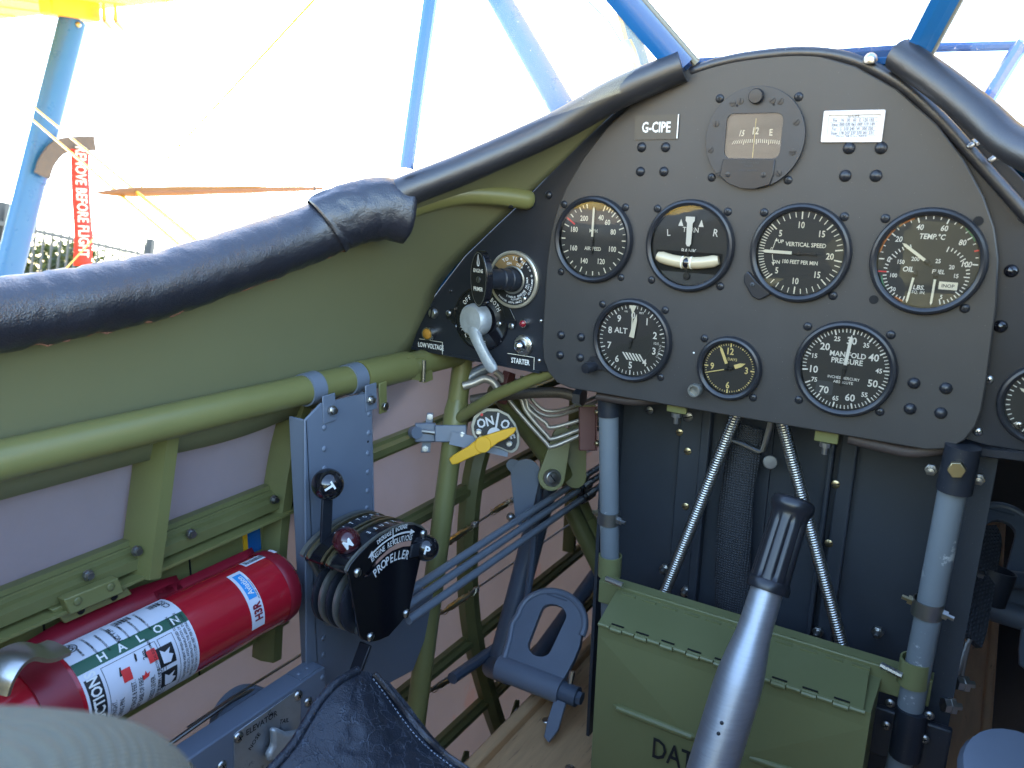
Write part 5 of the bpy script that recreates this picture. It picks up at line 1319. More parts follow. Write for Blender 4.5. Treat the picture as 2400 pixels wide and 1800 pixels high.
# front face pressed into four shallow triangular facets
mid = V(((xa + xb) / 2, HYB - .0085, lerp(bot_z, zt, .5)))
zc = zt - .014
cs4 = [V((xa, HYB, bot_z)), V((xb, HYB, bot_z)), V((xb, HYB, zc)), V((xa, HYB, zc))]
mb = MB()
for i in range(4): mb.add([cs4[i], cs4[(i + 1) % 4], mid], [(0, 1, 2)])
mb.add([cs4[3], cs4[2], V((xb, HYB, zt)), V((xa, HYB, zt))], [(0, 1, 2, 3)])
ff_box = mb.build('front_face', OLIVE_B, bxn, smooth=0)
MB().box((xa + .0005, HYB + .0006, bot_z), (xb - .0005, .006, zt - .002)).build('body', OLIVE_B, bxn)
# lid
mb = MB(); P = [V((xa, HYB, zt + .001)), V((xb - .006, HYB, zt + .001)), V((b1.x - .004, .006, zb)), V((b0.x, .006, zb))]
mb.add(P + [p - Z3 * .0016 for p in P], [(0, 1, 2, 3), (7, 6, 5, 4), (0, 4, 5, 1), (1, 5, 6, 2), (2, 6, 7, 3), (3, 7, 4, 0)]); mb.build('lid', OLIVE_B, bxn, bevel=.0005)
# knuckles of the piano hinge
n_k = 19
for i in range(n_k):
    x0_, x1_ = lerp(xa, xb - .004, i / n_k), lerp(xa, xb - .004, (i + 1) / n_k)
    MB().tube([V((x0_ + .0005, HYB - .0012, zt - .0005 - .0012 * (i % 2))), V((x1_ - .0005, HYB - .0012, zt - .0005 - .0012 * (i % 2)))], .0026 if i % 2 else .0022, 10).build('hinge_knuckle', OLIVE_B, bxn)
    if i % 2 == 0: MB().box((x0_ + .0008, HYB + .0012, zt + .0005), (x1_ - .0008, HYB + .0032, zt + .0017)).build('hinge_slot', HOLE, bxn, smooth=0) if False else None
for i in range(1, n_k, 2):
    x0_, x1_ = lerp(xa, xb - .004, i / n_k), lerp(xa, xb - .004, (i + 1) / n_k)
    MB().box((x0_, HYB + .0012, zt + .0018), (x1_, HYB + .0030, zt + .0024)).build('hinge_gap', HOLE, bxn, smooth=0)
# slots along the back edge of the lid
for i in range(11):
    u_ = (i + .7) / 11.2; a = lerp(V((b0.x, .002, zb)), V((b1.x, .002, zb)), u_)
    MB().box((a.x - .0075, -.001, zb - .0005), (a.x + .0075, .0016, zb + .0012)).build('lid_tab', OLIVE_B, bxn, smooth=0)
# beads
def bead(p, q):
    MB().tube([DB(*p, .001), DB(*lerp(V(p), V(q), .06), .0035), DB(*lerp(V(p), V(q), .94), .0065), DB(*q, .004)], [.001, .0038, .0038, .001], 10).build('bead', OLIVE_B, bxn)
bead(ypoly([(1440, 1650)], HYB)[0], ypoly([(1640, 1722)], HYB)[0]); bead(ypoly([(1750, 1765)], HYB)[0], (xb - .012, ypoly([(1900, 1810)], HYB)[0][1]))
tc_ = ypoly([(1545, 1752)], HYB - .005)[0]
MB().text('DATA', (tc_[0] + .0225, tc_[1]), .0235, DB, .0078, sx=.66, bold=.0, rot=0).build('stencil_lettering', INK, bxn, smooth=0)
# mounting bar and its tube clamps
bar = thing('box_mount_bar', 'olive folded mounting bar that carries the document box between two tubes', 'bracket', PY(1400, 1400, .01))
bl, br_ = PY(1402, 1392, .006), PY(2150, 1590, .006)
MB().box((bl.x, .006, zb - .022), (br_.x + .012, .0085, zb + .004)).build('bar_face', OLIVE_B, bar, bevel=.0012)
MB().box((bl.x, .0086, zb + .0015), (br_.x + .012, .022, zb + .004)).build('bar_flange', OLIVE_B, bar)
for tp_, x_ in ((PY(1428, 1348, TY), bl.x), (PY(2145, 1560, TY - .03), br_.x)):
    MB().lathe([(.0112, -.012), (.0128, -.012), (.0128, .012), (.0112, .012)], V((tp_.x, TY if tp_.x < 0 else TY - .03, zb + .012)), (0, 0, 1), 20).build('bar_clamp', OLIVE_B, bar)
    MB().tube([V((tp_.x + .010, TY - .03, zb + .012)), V((tp_.x + .030, TY - .032, zb + .011))] if tp_.x < 0 else [V((tp_.x - .026, TY - .036, zb + .012)), V((tp_.x - .008, TY - .040, zb + .010))], .003, 8).build('clamp_bolt', STEEL, bar)

# ------------------------------------------------------------------ control stick
sk = thing('control_stick', 'brushed aluminium control stick with fluted black grip', 'control stick', PD(1630, 1950, .625))
s_top, s_bot = PD(1862, 1172, .660), PD(1654, 1850, .638)
ax_ = (s_top - s_bot); SL = ax_.length; ax_.normalize()
def sr(py):            # distance up the stick from picture height
    return None
t_of = lambda px, py: max(0, min(1.1, (PD(px, py, .65) - s_bot).dot(ax_)))
g0 = t_of(1795, 1380); g1 = t_of(1862, 1165)
k1, k2 = t_of(1752, 1490), t_of(1722, 1575)
MB().lathe([(.0186, -.12), (.0190, 0), (.0190, k2 - .012), (.0184, k2), (.0165, (k1 + k2) / 2), (.0142, k1), (.0134, k1 + .012), (.0128, g0 + .01)], s_bot, ax_, 40).build('stick_tube', ALU, sk)
gl = g1 - g0
def flute(r, h, a):
    u_ = (h - g0) / gl
    if .10 < u_ < .80:
        w_ = min(1, (u_ - .10) / .05, (.80 - u_) / .05); return r - .0016 * w_ * max(0, math.cos(a * 9)) ** 3
    return r
gp_ = [(.0128, g0), (.0172, g0 - .001), (.0178, g0 + .003), (.0168, g0 + .0065), (.0160, g0 + .008)] + [(.0160 - .0010 * i / 16, g0 + .008 + (gl * .80 - .008) * i / 16) for i in range(17)] + [(.0153, g0 + gl * .82), (.0160, g0 + gl * .855), (.0172, g0 + gl * .88), (.0176, g0 + gl * .92), (.0169, g0 + gl * .965), (.0150, g0 + gl * .995), (.008, g0 + gl * 1.012), (0, g0 + gl * 1.014)]
MB().lathe(gp_, s_bot, ax_, 72, rmod=flute).build('grip', RUBBER, sk, smooth=50)
for px, py in ((1700, 1702), (1690, 1726)):
    p = PD(px, py, .62); hitp = s_bot + ax_ * (p - s_bot).dot(ax_); n = (CAM - hitp); n -= ax_ * n.dot(ax_); n.normalize()
    MB().dome(hitp + n * .0188 + ax_.cross(n) * -.003, n, .0016, .0008, 8).build('paint_chip', INK, sk)
# ------------------------------------------------------------------ rudder pedals
def pedal(lab, o, u, v, k=1.0, kb=1.0, grp='rudder pedals'):
    f = frame(o, u, v); t = thing('rudder_pedal', lab, 'pedal', o, grp)
    out = []
    for i in range(21):
        a = rad(-8 + 196 * i / 20); out.append((.047 * math.cos(a), .098 + .050 * math.sin(a)))
    out += [(-.050, .072), (-.045, .045), (-.043, .02), (-.043, 0), (.043, 0), (.044, .018), (.048, .05), (.049, .075)]
    slot_ = []
    for i in range(11): a = rad(180 * i / 10); slot_.append((.0185 * math.cos(a), .110 + .016 * math.sin(a)))
    for i in range(11): a = rad(180 + 180 * i / 10); slot_.append((.0165 * math.cos(a) - .002, .052 + .016 * math.sin(a)))
    curve = lambda b: .020 * max(0, (b - .03) / .11) ** 2 - .004
    mb = MB(); mb.prism([(a * k, b * kb) for a, b in out], lambda a, b, h=0: f(a, b, h), -.0045, .0045, [[(a * k, b * kb) for a, b in slot_]])
    mb.build('foot_plate', BLUEG2 if False else BLUEG, t, bevel=.0035)
    rim = [f(a * k, b * kb, .003) for a, b in out[:-4]]
    MB().tube(rim, .0048, 10).build('rim', BLUEG, t)
    MB().tube([f(-.048, .0, -.004), f(.044, .0, -.004)], .0165 * k, 22).build('barrel', BLUEG, t)
    MB().tube([f(.042, .0, -.004), f(.066, .0, -.004)], .0125 * k, 18).build('collar', DKBLUE, t)
    MB().tube([f(.066, 0, -.004), f(.072, 0, -.004)], .0085 * k, 6).build('collar_nut', DKBLUE, t)
    MB().tube([f(.052, .012, .0), f(.052, .026, .006)], .004, 8).build('lug_bolt', STEEL, t)
    mb = MB(); mb.prism([(.040, -.012), (.056, -.012), (.058, -.045), (.052, -.062), (.044, -.058), (.041, -.040)], f, -.003, .002); mb.build('toe_lever', BLUEG, t, bevel=.001)
    mb = MB(); mb.box((-.018, .1365 * kb, .0045), (.012, .1390 * kb, .0055), f); mb.build('cast_mark', DKBLUE, t)
    return t, f
po = PD(1243, 1590, 1.03)
pt_, pf_ = pedal('blue-grey left rudder pedal with an oval opening', po, V((1, .03, -.02)), V((0, .70, .72)), 1.0, .78)
o = MB().tube([PD(1288, 1112, 1.17), PD(1262, 1210, 1.17), PD(1212, 1400, 1.17), PD(1168, 1560, 1.15)], [.0165, .0172, .0168, .0165], 20).build('pedal_hanger', DKBLUE); tag(o, 'thick dark blue-grey hanger tube above the left pedal', 'tube'); rebase(o, PD(1168, 1560, 1.10))
o = MB().tube([PD(1265, 1120, 1.12), PD(1246, 1320, 1.12), PD(1236, 1400, 1.12)], .0052, 10).build('pedal_link', DKBLUE); tag(o, 'thin dark rod just right of the pedal hanger tube', 'rod'); rebase(o, PD(1236, 1400, 1.12))
ax0 = PD(1168, 1570, 1.13)
o = MB().tube([ax0 + (ax0 - PD(1240, 1600, 1.05)).normalized() * .02, PD(1195, 1578, 1.06)], .0150, 18).build('pedal_axle', DKBLUE); tag(o, 'dark cross axle joining hanger tube and left pedal', 'axle'); rebase(o, ax0)
# dark bellcrank left of the lug
bc = thing('bellcrank', 'dark curved bellcrank arm left of the pivot bolt', 'bellcrank', PD(1215, 1185, 1.08))
f = frame(PD(1232, 1110, 1.08), RT, UP); mb = MB(); hull_arm(mb, (0, 0), (-.004, -.060), .020, .010, f, -.004, .004); hull_arm(mb, (0, 0), (-.018, .012), .014, .008, f, -.0042, .0035); mb.build('arm', DKBLUE, bc, bevel=.002)
MB().lathe([(.022, -.006), (.024, 0), (.022, .006)], f(.026, .002, -.004), RT, 20).build('hub', OLIVE, bc)
MB().dome(f(-.004, -.060, .004), -FW, .006, .004).build('pin', STEEL, bc); MB().dome(f(-.020, -.058, .002), -FW, .006, .005).build('cotter', DSTEEL, bc)
# right pedal, partly hidden
po = PD(2322, 1420, 1.0)
pt2, pf2 = pedal('blue right rudder pedal half hidden behind the black post', po + RT * -.006, (PD(2400, 1445, .98) - PD(2300, 1415, 1.0)).normalized(), (PD(2335, 1200, 1.05) - PD(2310, 1420, 1.0)).normalized(), .92, .92)
o = MB().tube([PD(2345, 1355, .98), PD(2400, 1362, .95), PD(2460, 1370, .93)], .011, 14).build('pedal_shaft', DKBLUE); tag(o, 'short blue-grey shaft right of the right pedal', 'shaft'); rebase(o, PD(2400, 1362, .95))
bw = thing('braided_strap', 'black braided strap looped in a clip beside the right pedal', 'strap', PD(2275, 1500, .78))
MB().sweep(spline([PD(2305, 1235, .86), PD(2318, 1270, .85), PD(2308, 1330, .83), PD(2296, 1400, .81), PD(2285, 1460, .79), PD(2272, 1500, .78)], 6), [(-.0035, -.012), (.0035, -.012), (.0035, .012), (-.0035, .012)], ref=FW).build('webbing', WEB, bw)
MB().lathe([(.019, -.018), (.021, -.018), (.021, .018), (.019, .018)], PD(2318, 1368, .84), (.15, .2, 1), 22).build('clip_band', BLACK, bw)
MB().tube([PD(2288, 1344, .82), PD(2302, 1348, .82)], .0042, 6).build('clip_bolt', STEEL, bw)
MB().tube(spline([PD(2273, 1498, .775), PD(2268, 1515, .775), PD(2258, 1560, .775), PD(2250, 1600, .775), PD(2243, 1590, .775), PD(2255, 1545, .775), PD(2268, 1505, .775)], 5), .0022, 8).build('hook', DSTEEL, bw)
for k, ((px, py), lab) in enumerate((((2262, 1600), 'upper stack of bright bolts on the black post by the right floorboard'), ((2232, 1652), 'lower stack of bright bolts on the black post by the right floorboard'))):
    p = PD(px - 22, py, .72); t = thing('post_bolt', lab, 'bolt', p, 'bolts on the black post'); d = RT * .9 - UP * .1
    MB().tube([p, p + d * .006, p + d * .0061, p + d * .011, p + d * .0111, p + d * .018], [.0065, .0065, .0075, .0075, .0034, .0034], 6).build('bolt_stack', STEEL, t)
# blue canvas seat corner, far bottom right
o = MB().lathe([(.0, .012), (.03, .012), (.044, .009), (.046, .0), (.04, -.02)], PD(2395, 1848, .62), UP * .8 - FW * .6, 28).build('seat_pan_end', BLUEG); tag(o, 'rounded blue-grey metal end at the bottom right corner', 'seat part'); rebase(o, PD(2368, 1830, .62))
o = MB().box((.375, .05, -.50), (.41, 1.2, -.16)).build('right_lining', mat('dark_grey_lining', (0.06, 0.065, 0.07), .6, var=.1)); tag(o, 'dark grey lining box above the right pedal', 'lining'); rebase(o, (.35, .4, -.5))

# ------------------------------------------------------------------ control rods
RX = -.277
rods = []
for k, ((a, b), lab) in enumerate((((975, 1375), 'top'), ((978, 1403), 'middle'), ((985, 1434), 'bottom'))):
    x_ = RX + .004 * k; p = PX(a, b, x_); q = V((x_ + .0, .62, p.z))
    o = MB().tube([p + V((0, -.02, 0)), q], .0046, 14).build('control_rod', RODM); tag(o, lab + ' of three grey control rods running forward from the throttle quadrant', 'rod', 'throttle control rods'); rebase(o, p); rods.append((x_, p.z))
rcl = thing('rod_clamp', 'grey clamp block with rubber rings holding the three control rods', 'clamp', (RX, .2, rods[1][1]))
for k, (x_, z_) in enumerate(rods):
    MB().lathe([(.0047, -.012), (.0080, -.012), (.0080, .012), (.0047, .012)], V((x_, .262 + .004 * k, z_)), Y3, 18).build('clamp_ring', DSTEEL, rcl)
    MB().lathe([(.0047, -.003), (.0074, -.003), (.0074, .003), (.0047, .003)], V((x_, .245 + .004 * k, z_)), Y3, 18).build('rubber_ring', RUBBER, rcl)
MB().box((RX - .030, .250, rods[0][1] + .006), (RX - .006, .270, rods[0][1] + .032)).build('clamp_tab', GREYMET, rcl, bevel=.001)
# cables with turnbuckles on the fabric side
def cable(lab, pts, r, tb=None):
    t = thing('control_cable', lab, 'cable', pts[0], 'control cables on the left side')
    MB().tube(pts, r, 6).build('cable', DSTEEL, t)
    if tb:
        for (p, q) in tb:
            m_ = lerp(p, q, .5); MB().tube([p, lerp(p, q, .15), lerp(p, q, .3), lerp(p, q, .7), lerp(p, q, .85), q], [.0015, .0024, .0045, .0045, .0024, .0015], 10).build('turnbuckle', BRASS, t)
            d = (q - p).normalized(); MB().dome(q + d * .004, CAM - q, .0048, .004).build('clevis_pin', STEEL, t)
            pts2 = [lerp(p, q, i / 40) + UP * (.0055 * math.sin(i * .8)) + RT * (.003 * math.cos(i * .8)) for i in range(41)]
            MB().tube(pts2, .0006, 4).build('locking_wire', BRASS, t)
CX = -.375
cable('control cable with turnbuckle just above the three rods', [PX(930, 1345, CX), PX(1455, 1010, CX)], .0016, [(PX(1025, 1288, CX), PX(1108, 1232, CX)), (PX(1150, 1203, CX), PX(1198, 1174, CX))])
cable('control cable with long turnbuckle below the three rods', [PX(1000, 1460, CX), PX(1340, 1225, CX)], .0016, [(PX(1030, 1440, CX), PX(1112, 1385, CX))])
cable('low control cable with locking wire left of the pedal', [PX(960, 1650, CX), PX(1190, 1490, CX)], .0016, [(PX(1005, 1622, CX), PX(1092, 1568, CX))])
o = MB().tube([PX(1060, 1590, CX + .02), PX(1190, 1500, CX + .02)], .008, 10).build('push_rod', DKBLUE); tag(o, 'short dark blue push rod by the low cable', 'rod'); rebase(o, PX(1060, 1590, CX))
for (px, py), lab in (((1205, 1672), 'small olive clip with pin on the lowest stringer'), ((1085, 1795), 'small olive clip at the bottom edge by the floorboard')):
    p = PX(px, py, -.36); t = thing('floor_clip', lab, 'clip', p, 'clips by the floor'); MB().prism([(-.012, 0), (.014, 0), (.014, .016), (.004, .022)], frame(p, Y3, Z3), -.001, .001).build('clip_plate', OLIVE_D, t); MB().tube([p + V((0, -.004, .006)), p + V((.004, .014, .004))], .0018, 8).build('pin', STEEL, t)

# ------------------------------------------------------------------ fuel selector
fs = thing('fuel_selector', 'fuel selector plate marked ON and OFF with a yellow handle', 'valve', PD(1160, 1010, .97))
fo_ = PD(1160, 1010, .97); fuu = (RT * .985 + V((0, 0, -.17))).normalized(); ff_ = frame(fo_, fuu, UP + V((0, -.1, 0)))
S_ = .97 / FPX
def fp(px, py): return ((px - 1160) * S_, -(py - 1010) * S_)
outl = [fp(*q) for q in ((1105, 985), (1112, 975), (1130, 961), (1158, 957), (1185, 965), (1205, 984), (1218, 1008), (1223, 1030), (1220, 1046), (1212, 1054), (1204, 1056), (1178, 1049), (1150, 1048), (1118, 1036), (1108, 1026), (1102, 1008))]
MB().prism(list(reversed(outl)), ff_, -.0015, 0).build('plate_rim', CAST if False else GREYMET, fs, bevel=.0006)
cen = (sum(a for a, b in outl) / len(outl), sum(b for a, b in outl) / len(outl))
ins = [(cen[0] + (a - cen[0]) * .88, cen[1] + (b - cen[1]) * .88) for a, b in outl]
MB().prism(list(reversed(ins)), ff_, 0, .0006).build('plate_field', INK, fs, smooth=0)
mb = MB(); mb.text('ON', fp(1134, 993), .0112, ff_, .0010, rot=24, sx=.85, bold=.02); mb.text('O', fp(1181, 990), .0112, ff_, .0010, rot=-25, sx=.85, bold=.02); mb.text('F', fp(1194, 1004), .0105, ff_, .0010, rot=-45, sx=.85, bold=.02); mb.text('F', fp(1199, 1018), .0105, ff_, .0010, rot=-65, sx=.85, bold=.02)
d_ = fp(1161, 966); e_ = fp(1162, 1008); mb.flat([(d_[0] - .0012, e_[1]), (d_[0] + .0012, e_[1]), (d_[0] + .0012, d_[1]), (d_[0] - .0012, d_[1])], ff_, .0010); mb.disc(fp(1160, 1018), .0085, ff_, .0009, 18)
mb.build('lettering', GREYMET if False else CARDW, fs, smooth=0)
MB().disc(fp(1123, 977), .0018, ff_, .0012, 10).build('red_dot', REDP, fs, smooth=0)
for q in ((1123, 1019), (1198, 1035)):
    MB().lathe([(.0042, 0), (.0042, .0012), (.0030, .0018), (.0022, .0010), (0, .0010)], ff_(*fp(*q), .0008), ff_(0, 0, 1) - ff_(0, 0, 0), 18).build('rivet', STEEL, fs)
hc_ = fp(1137, 1040); hr = [(fp(1070, 1092), .0042), (fp(1080, 1085), .0060), (fp(1112, 1060), .0070), (fp(1137, 1040), .0098), (fp(1163, 1020), .0068), (fp(1180, 1010), .0062), (fp(1197, 998), .0042), (fp(1206, 990), .0012)]
dx_, dz_ = hr[-1][0][0] - hr[0][0][0], hr[-1][0][1] - hr[0][0][1]; L_ = math.hypot(dx_, dz_); nx_, nz_ = -dz_ / L_, dx_ / L_
P = [(p[0] + nx_ * r_ * .95, p[1] + nz_ * r_ * .95) for p, r_ in hr] + [(p[0] - nx_ * r_ * .95, p[1] - nz_ * r_ * .95) for p, r_ in reversed(hr)]
MB().prism(P, ff_, .016, .021).build('handle', YELLOW, fs, bevel=.0015)
P2 = [(p[0] + nx_ * r_ * .45 + nx_ * .001, p[1] + nz_ * r_ * .45) for p, r_ in hr[1:-1]] + [(p[0] - nx_ * r_ * .45, p[1] - nz_ * r_ * .45) for p, r_ in reversed(hr[1:-1])]
MB().prism(P2, ff_, .008, .017).build('handle_web', YELLOW, fs, bevel=.0015)
MB().lathe([(.0098, .012), (.0098, .0215), (.0090, .0225), (0, .0225)], ff_(*hc_, 0), ff_(0, 0, 1) - ff_(0, 0, 0), 24).build('handle_boss', YELLOW, fs)
MB().tube([ff_(*hc_, -.03), ff_(*hc_, .014)], .006, 12).build('spindle', DSTEEL, fs)
MB().bar(ff_(*fp(1060, 1045), -.006), ff_(*fp(1200, 1052), -.006), .004, .016, up=UP).build('support_arm', BLUEG, fs)
# blue clamp on the upright
uc = thing('upright_clamp', 'blue-grey two-bolt clamp on the olive upright tube', 'clamp', PD(1045, 1018, .94))
cp0 = u0 + (u1 - u0) * ((PX(1050, 1020, -.355).z - u0.z) / (u1.z - u0.z))
MB().lathe([(.0129, -.010), (.0150, -.010), (.0150, .010), (.0129, .010)], cp0, u1 - u0, 22).build('band', BLUEG, uc)
fcl = frame(cp0, RT, UP)
MB().box((-.022, -.011, .010), (.017, .010, .0165), fcl).build('saddle', BLUEG, uc, bevel=.0015)
MB().tube([fcl(-.040, .002, .004), fcl(.016, -.004, .012)], .003, 8).build('through_bolt', DSTEEL, uc)
MB().box((-.048, -.012, -.006), (-.022, .012, .004), fcl).build('rear_saddle', BLUEG, uc, bevel=.002)
MB().tube([fcl(-.050, .0, .0), fcl(-.044, .0, .010)], .0075, 14).build('spacer_tube', BLUEG, uc)
MB().prism([(-.042, -.026), (-.030, -.026), (-.026, .024), (-.034, .024)], fcl, -.012, -.009).build('rear_tab', BLUEG, uc, bevel=.001)
for a, b in ((.012, -.002), (-.036, -.021), (-.030, .019)):
    MB().tube([fcl(a, b, .016 if a > 0 else -.010), fcl(a, b, .020 if a > 0 else -.006), fcl(a, b, .0201 if a > 0 else -.0059), fcl(a, b, .026 if a > 0 else -.001)], [.0040, .0040, .0020, .0020], 6).build('nut', DSTEEL, uc)

# ------------------------------------------------------------------ pipes
for k, (pts, lab) in enumerate(((((1228, 930), (1240, 960), (1278, 990), (1295, 1002), (1375, 980)), 'top'), (((1218, 930), (1234, 965), (1280, 1018), (1298, 1028), (1372, 1002)), 'middle'), (((1190, 930), (1215, 965), (1278, 1035), (1297, 1046), (1370, 1016)), 'bottom'))):
    P = [PD(x, y, 1.0 - .0 * i) for i, (x, y) in enumerate(pts)]
    P = [PD(1165 + 8 * k, 880, 1.0)] + P + [PD(1440, pts[-1][1] - 22, 1.02)]
    o = MB().tube(spline(P, 6), .0027, 12).build('fluid_pipe', PIPE); tag(o, lab + ' of three bent alloy pipes under the panel', 'pipe', 'bent alloy pipes'); rebase(o, P[0])
for k, lab in enumerate(('fourth thin pipe behind the three bent pipes', 'rearmost thin pipe of the bent pipe bundle')):
    P = [PD(1200 + 22 * k, 880, 1.03), PD(1238 + 16 * k, 945, 1.03), PD(1300 + 8 * k, 975 - 12 * k, 1.03), PD(1440, 925 - 12 * k, 1.05)]
    o = MB().tube(spline(P, 6), .0024, 10).build('fluid_pipe', PIPE); tag(o, lab, 'pipe', 'bent alloy pipes'); rebase(o, P[0])
fb = thing('pipe_fairlead', 'dark red-brown fairlead block clamping the three pipes', 'fairlead', PD(1378, 1000, .985))
f = frame(PD(1376, 1002, .99), RT, UP + RT * .06); MB().box((-.010, -.028, -.006), (.010, .026, .007), f).build('block', BROWNT, fb, bevel=.001); MB().box((.0101, -.028, -.004), (.012, .026, .006), f).build('edge_plate', BROWNT, fb)
MB().box((-.014, .026, -.004), (.010, .028, .006), f).build('cap_plate', OLIVE, fb)
for b in (.019, -.019): MB().dome(f(.012, b, .006), -FW, .0042, .004).build('screw', BRASS, fb)
hs = thing('braided_hose', 'braided hose with hexagon end running level under the panel', 'hose', PD(1100, 920, .98))
MB().tube(spline([PD(1105, 938, .99), PD(1165, 928, .98), PD(1235, 922, .96), PD(1310, 920, .95), PD(1352, 930, .945)], 6), .0066, 14).build('hose', HOSE, hs)
MB().tube([PD(1350, 929, .945), PD(1367, 932, .94)], .0108, 6).build('hex_end', DSTEEL, hs)
o = MB().tube(spline([PD(1085, 905, .98), PD(1110, 898, .98), PD(1135, 888, .98), PD(1155, 895, .98), PD(1170, 915, .98)], 6), .0052, 12).build('bent_pipe', PIPE); tag(o, 'thick bright bent pipe beside the olive upright', 'pipe'); rebase(o, PD(1085, 905, .98))
o = MB().tube(spline([PD(1085, 910, 1.0), PD(1095, 890, 1.0), PD(1120, 872, 1.0), PD(1150, 858, 1.0)], 6), .0075, 12).build('rubber_hose', RODM); tag(o, 'grey rubber hose behind the bright bent pipe', 'hose'); rebase(o, PD(1085, 910, 1.0))
o = MB().tube(spline([PD(1160, 872, 1.0), PD(1172, 880, 1.0), PD(1180, 895, 1.0)], 4), .0045, 10).build('bent_pipe', PIPE); tag(o, 'short bright pipe end just under the sub panel', 'pipe'); rebase(o, PD(1160, 872, 1.0))
o = MB().bar(PD(1195, 872, 1.0), PD(1172, 945, 1.0), .012, .012).build('pipe_bracket', BROWNT, bevel=.001); tag(o, 'slanting red-brown bracket behind the olive brace tube', 'bracket'); rebase(o, PD(1172, 945, 1.0))

# ------------------------------------------------------------------ blue-grey quadrant bracket
QX = -.338
qb = thing('quadrant_bracket', 'tall blue-grey riveted bracket hung from the longeron by two straps', 'bracket', PX(800, 1560, QX))
QF = frame((QX, 0, 0), Y3, Z3)            # n = +x
def qp(px, py, x=QX): q = PX(px, py, x); return (q.y, q.z)
MB().prism([qp(*q) for q in ((718, 1590), (842, 1640), (968, 1572), (1034, 1400), (1036, 1380), (872, 1380), (874, 918), (752, 946), (714, 985))], QF, -.0025, 0).build('web_plate', BLUEG, qb, bevel=.001)
a_, b_ = qp(716, 985), qp(716, 1590)
MB().box((a_[0] - .0005, b_[1], -.022), (a_[0] + .0025, a_[1], .0), QF).build('rear_flange', BLUEG, qb, bevel=.001)
a_, b_ = qp(873, 922), qp(873, 1380)
MB().box((a_[0] - .0025, b_[1], -.018), (a_[0], a_[1], -.0005), QF).build('front_flange', BLUEG, qb, bevel=.001)
for px in (752, 852):
    y_ = PX(px, 905, LONG_X + .015).y; c = V((LONG_X, y_, longz(y_)))
    MB().lathe([(.0146, -.0085), (.0162, -.0085), (.0162, .0085), (.0146, .0085)], c, Y3, 24, ref=Z3).build('strap', BLUEG, qb)
    MB().box((y_ - .0085, longz(y_) - .030, .0), (y_ + .0085, longz(y_) - .002, .0018), frame((QX - .0002, 0, 0), Y3, Z3)).build('strap_leg', BLUEG, qb, bevel=.0008)
for px, py in ((772, 960), (862, 936)):
    p = QF(*qp(px, py), .0022); f = frame(p, Y3, Z3)
    MB().prism([(math.cos(rad(60 * i + 12)) * .0050, math.sin(rad(60 * i + 12)) * .0050) for i in range(6)], f, 0, .0035).build('nut', STEEL, qb, bevel=.0004); MB().lathe([(.003, .003), (.003, .0065), (0, .007)], p, X3, 10).build('bolt_end', STEEL, qb)
for (px, py) in [(760, 1002), (760, 1052), (760, 1098), (865, 970), (864, 1015), (862, 1062), (862, 1106), (861, 1150), (860, 1190), (758, 1495), (758, 1535), (755, 1390), (745, 1440), (860, 1548)]:
    MB().dome(QF(*qp(px, py), 0), X3, .0030, .0016, 10).build('rivet', BLUEG, qb)
for px, py in ((862, 1036), (862, 1010)): pass
MB().disc(qp(862, 1035), .0014, QF, .0003, 10).build('hole', HOLE, qb, smooth=0)
for px, py in ((996, 1532), (1016, 1418)): phil(QF(*qp(px, py), 0), X3, .0045, DSTEEL if px > 1000 else BRASS, qb)
# clip of the second olive strap on the sleeve
y_ = PX(893, 870, LONG_X + .015).y
MB().box((y_ - .006, longz(y_) - .040, -.001), (y_ + .006, longz(y_) - .006, .0012), frame((LONG_X + .0165, 0, 0), Y3, Z3)).build('sleeve_tab', OLIVE, fr_, bevel=.001)
p = V((LONG_X + .018, y_, longz(y_) - .032)); f = frame(p, Y3, Z3); MB().prism([(math.cos(rad(60 * i)) * .0046, math.sin(rad(60 * i)) * .0046) for i in range(6)], f, 0, .004).build('nut', STEEL, fr_, bevel=.0004)
# lower beam
bm = thing('seat_beam', 'blue-grey folded beam running aft under the throttle quadrant', 'beam', PX(560, 1800, -.325))
BX = -.322
e0_, e1_ = PX(741, 1577, BX), PX(400, 1800, BX)
zb0 = e0_.z; y_a, y_b = -.62, e0_.y + .012
MB().box((BX - .003, y_a, zb0 - .16), (BX, y_b, zb0 - .0)).build('web', BLUEG, bm, bevel=.001)
MB().box((BX - .024, y_a, zb0 - .003), (BX - .0005, y_b, zb0 + .0004)).build('top_flange', BLUEG, bm, bevel=.0012)
BMF = frame((BX, 0, 0), Y3, Z3)
f = frame((BX - .002, 0, zb0 + .0004), -Y3, X3)
MB().box((-(e0_.y + .006), -.020, 0), (-(e0_.y - .018), .0, .0014), f).build('splice_plate', BLUEG, bm, bevel=.0003)
for d_ in (.0, -.011): MB().dome(V((BX - .012, e0_.y - .001 + d_, zb0 + .0018)), Z3, .0026, .0012, 10).build('rivet', BLUEG, bm)
for px, py in ((722, 1645), (520, 1795), (440, 1800)): phil(BMF(*qp(px, py, BX), 0), X3, .0050, STEEL, bm)
MB().disc(qp(582, 1648, BX - .01), .002, frame((0, 0, zb0 + .0008), X3, Y3), 0, 8).build('hole', HOLE, bm, smooth=0) if False else None
for px, py in ((756, 1588), (757, 1622)): MB().dome(BMF(*qp(px, py, BX), 0), X3, .0034, .0016, 10).build('rivet', BLUEG, bm)
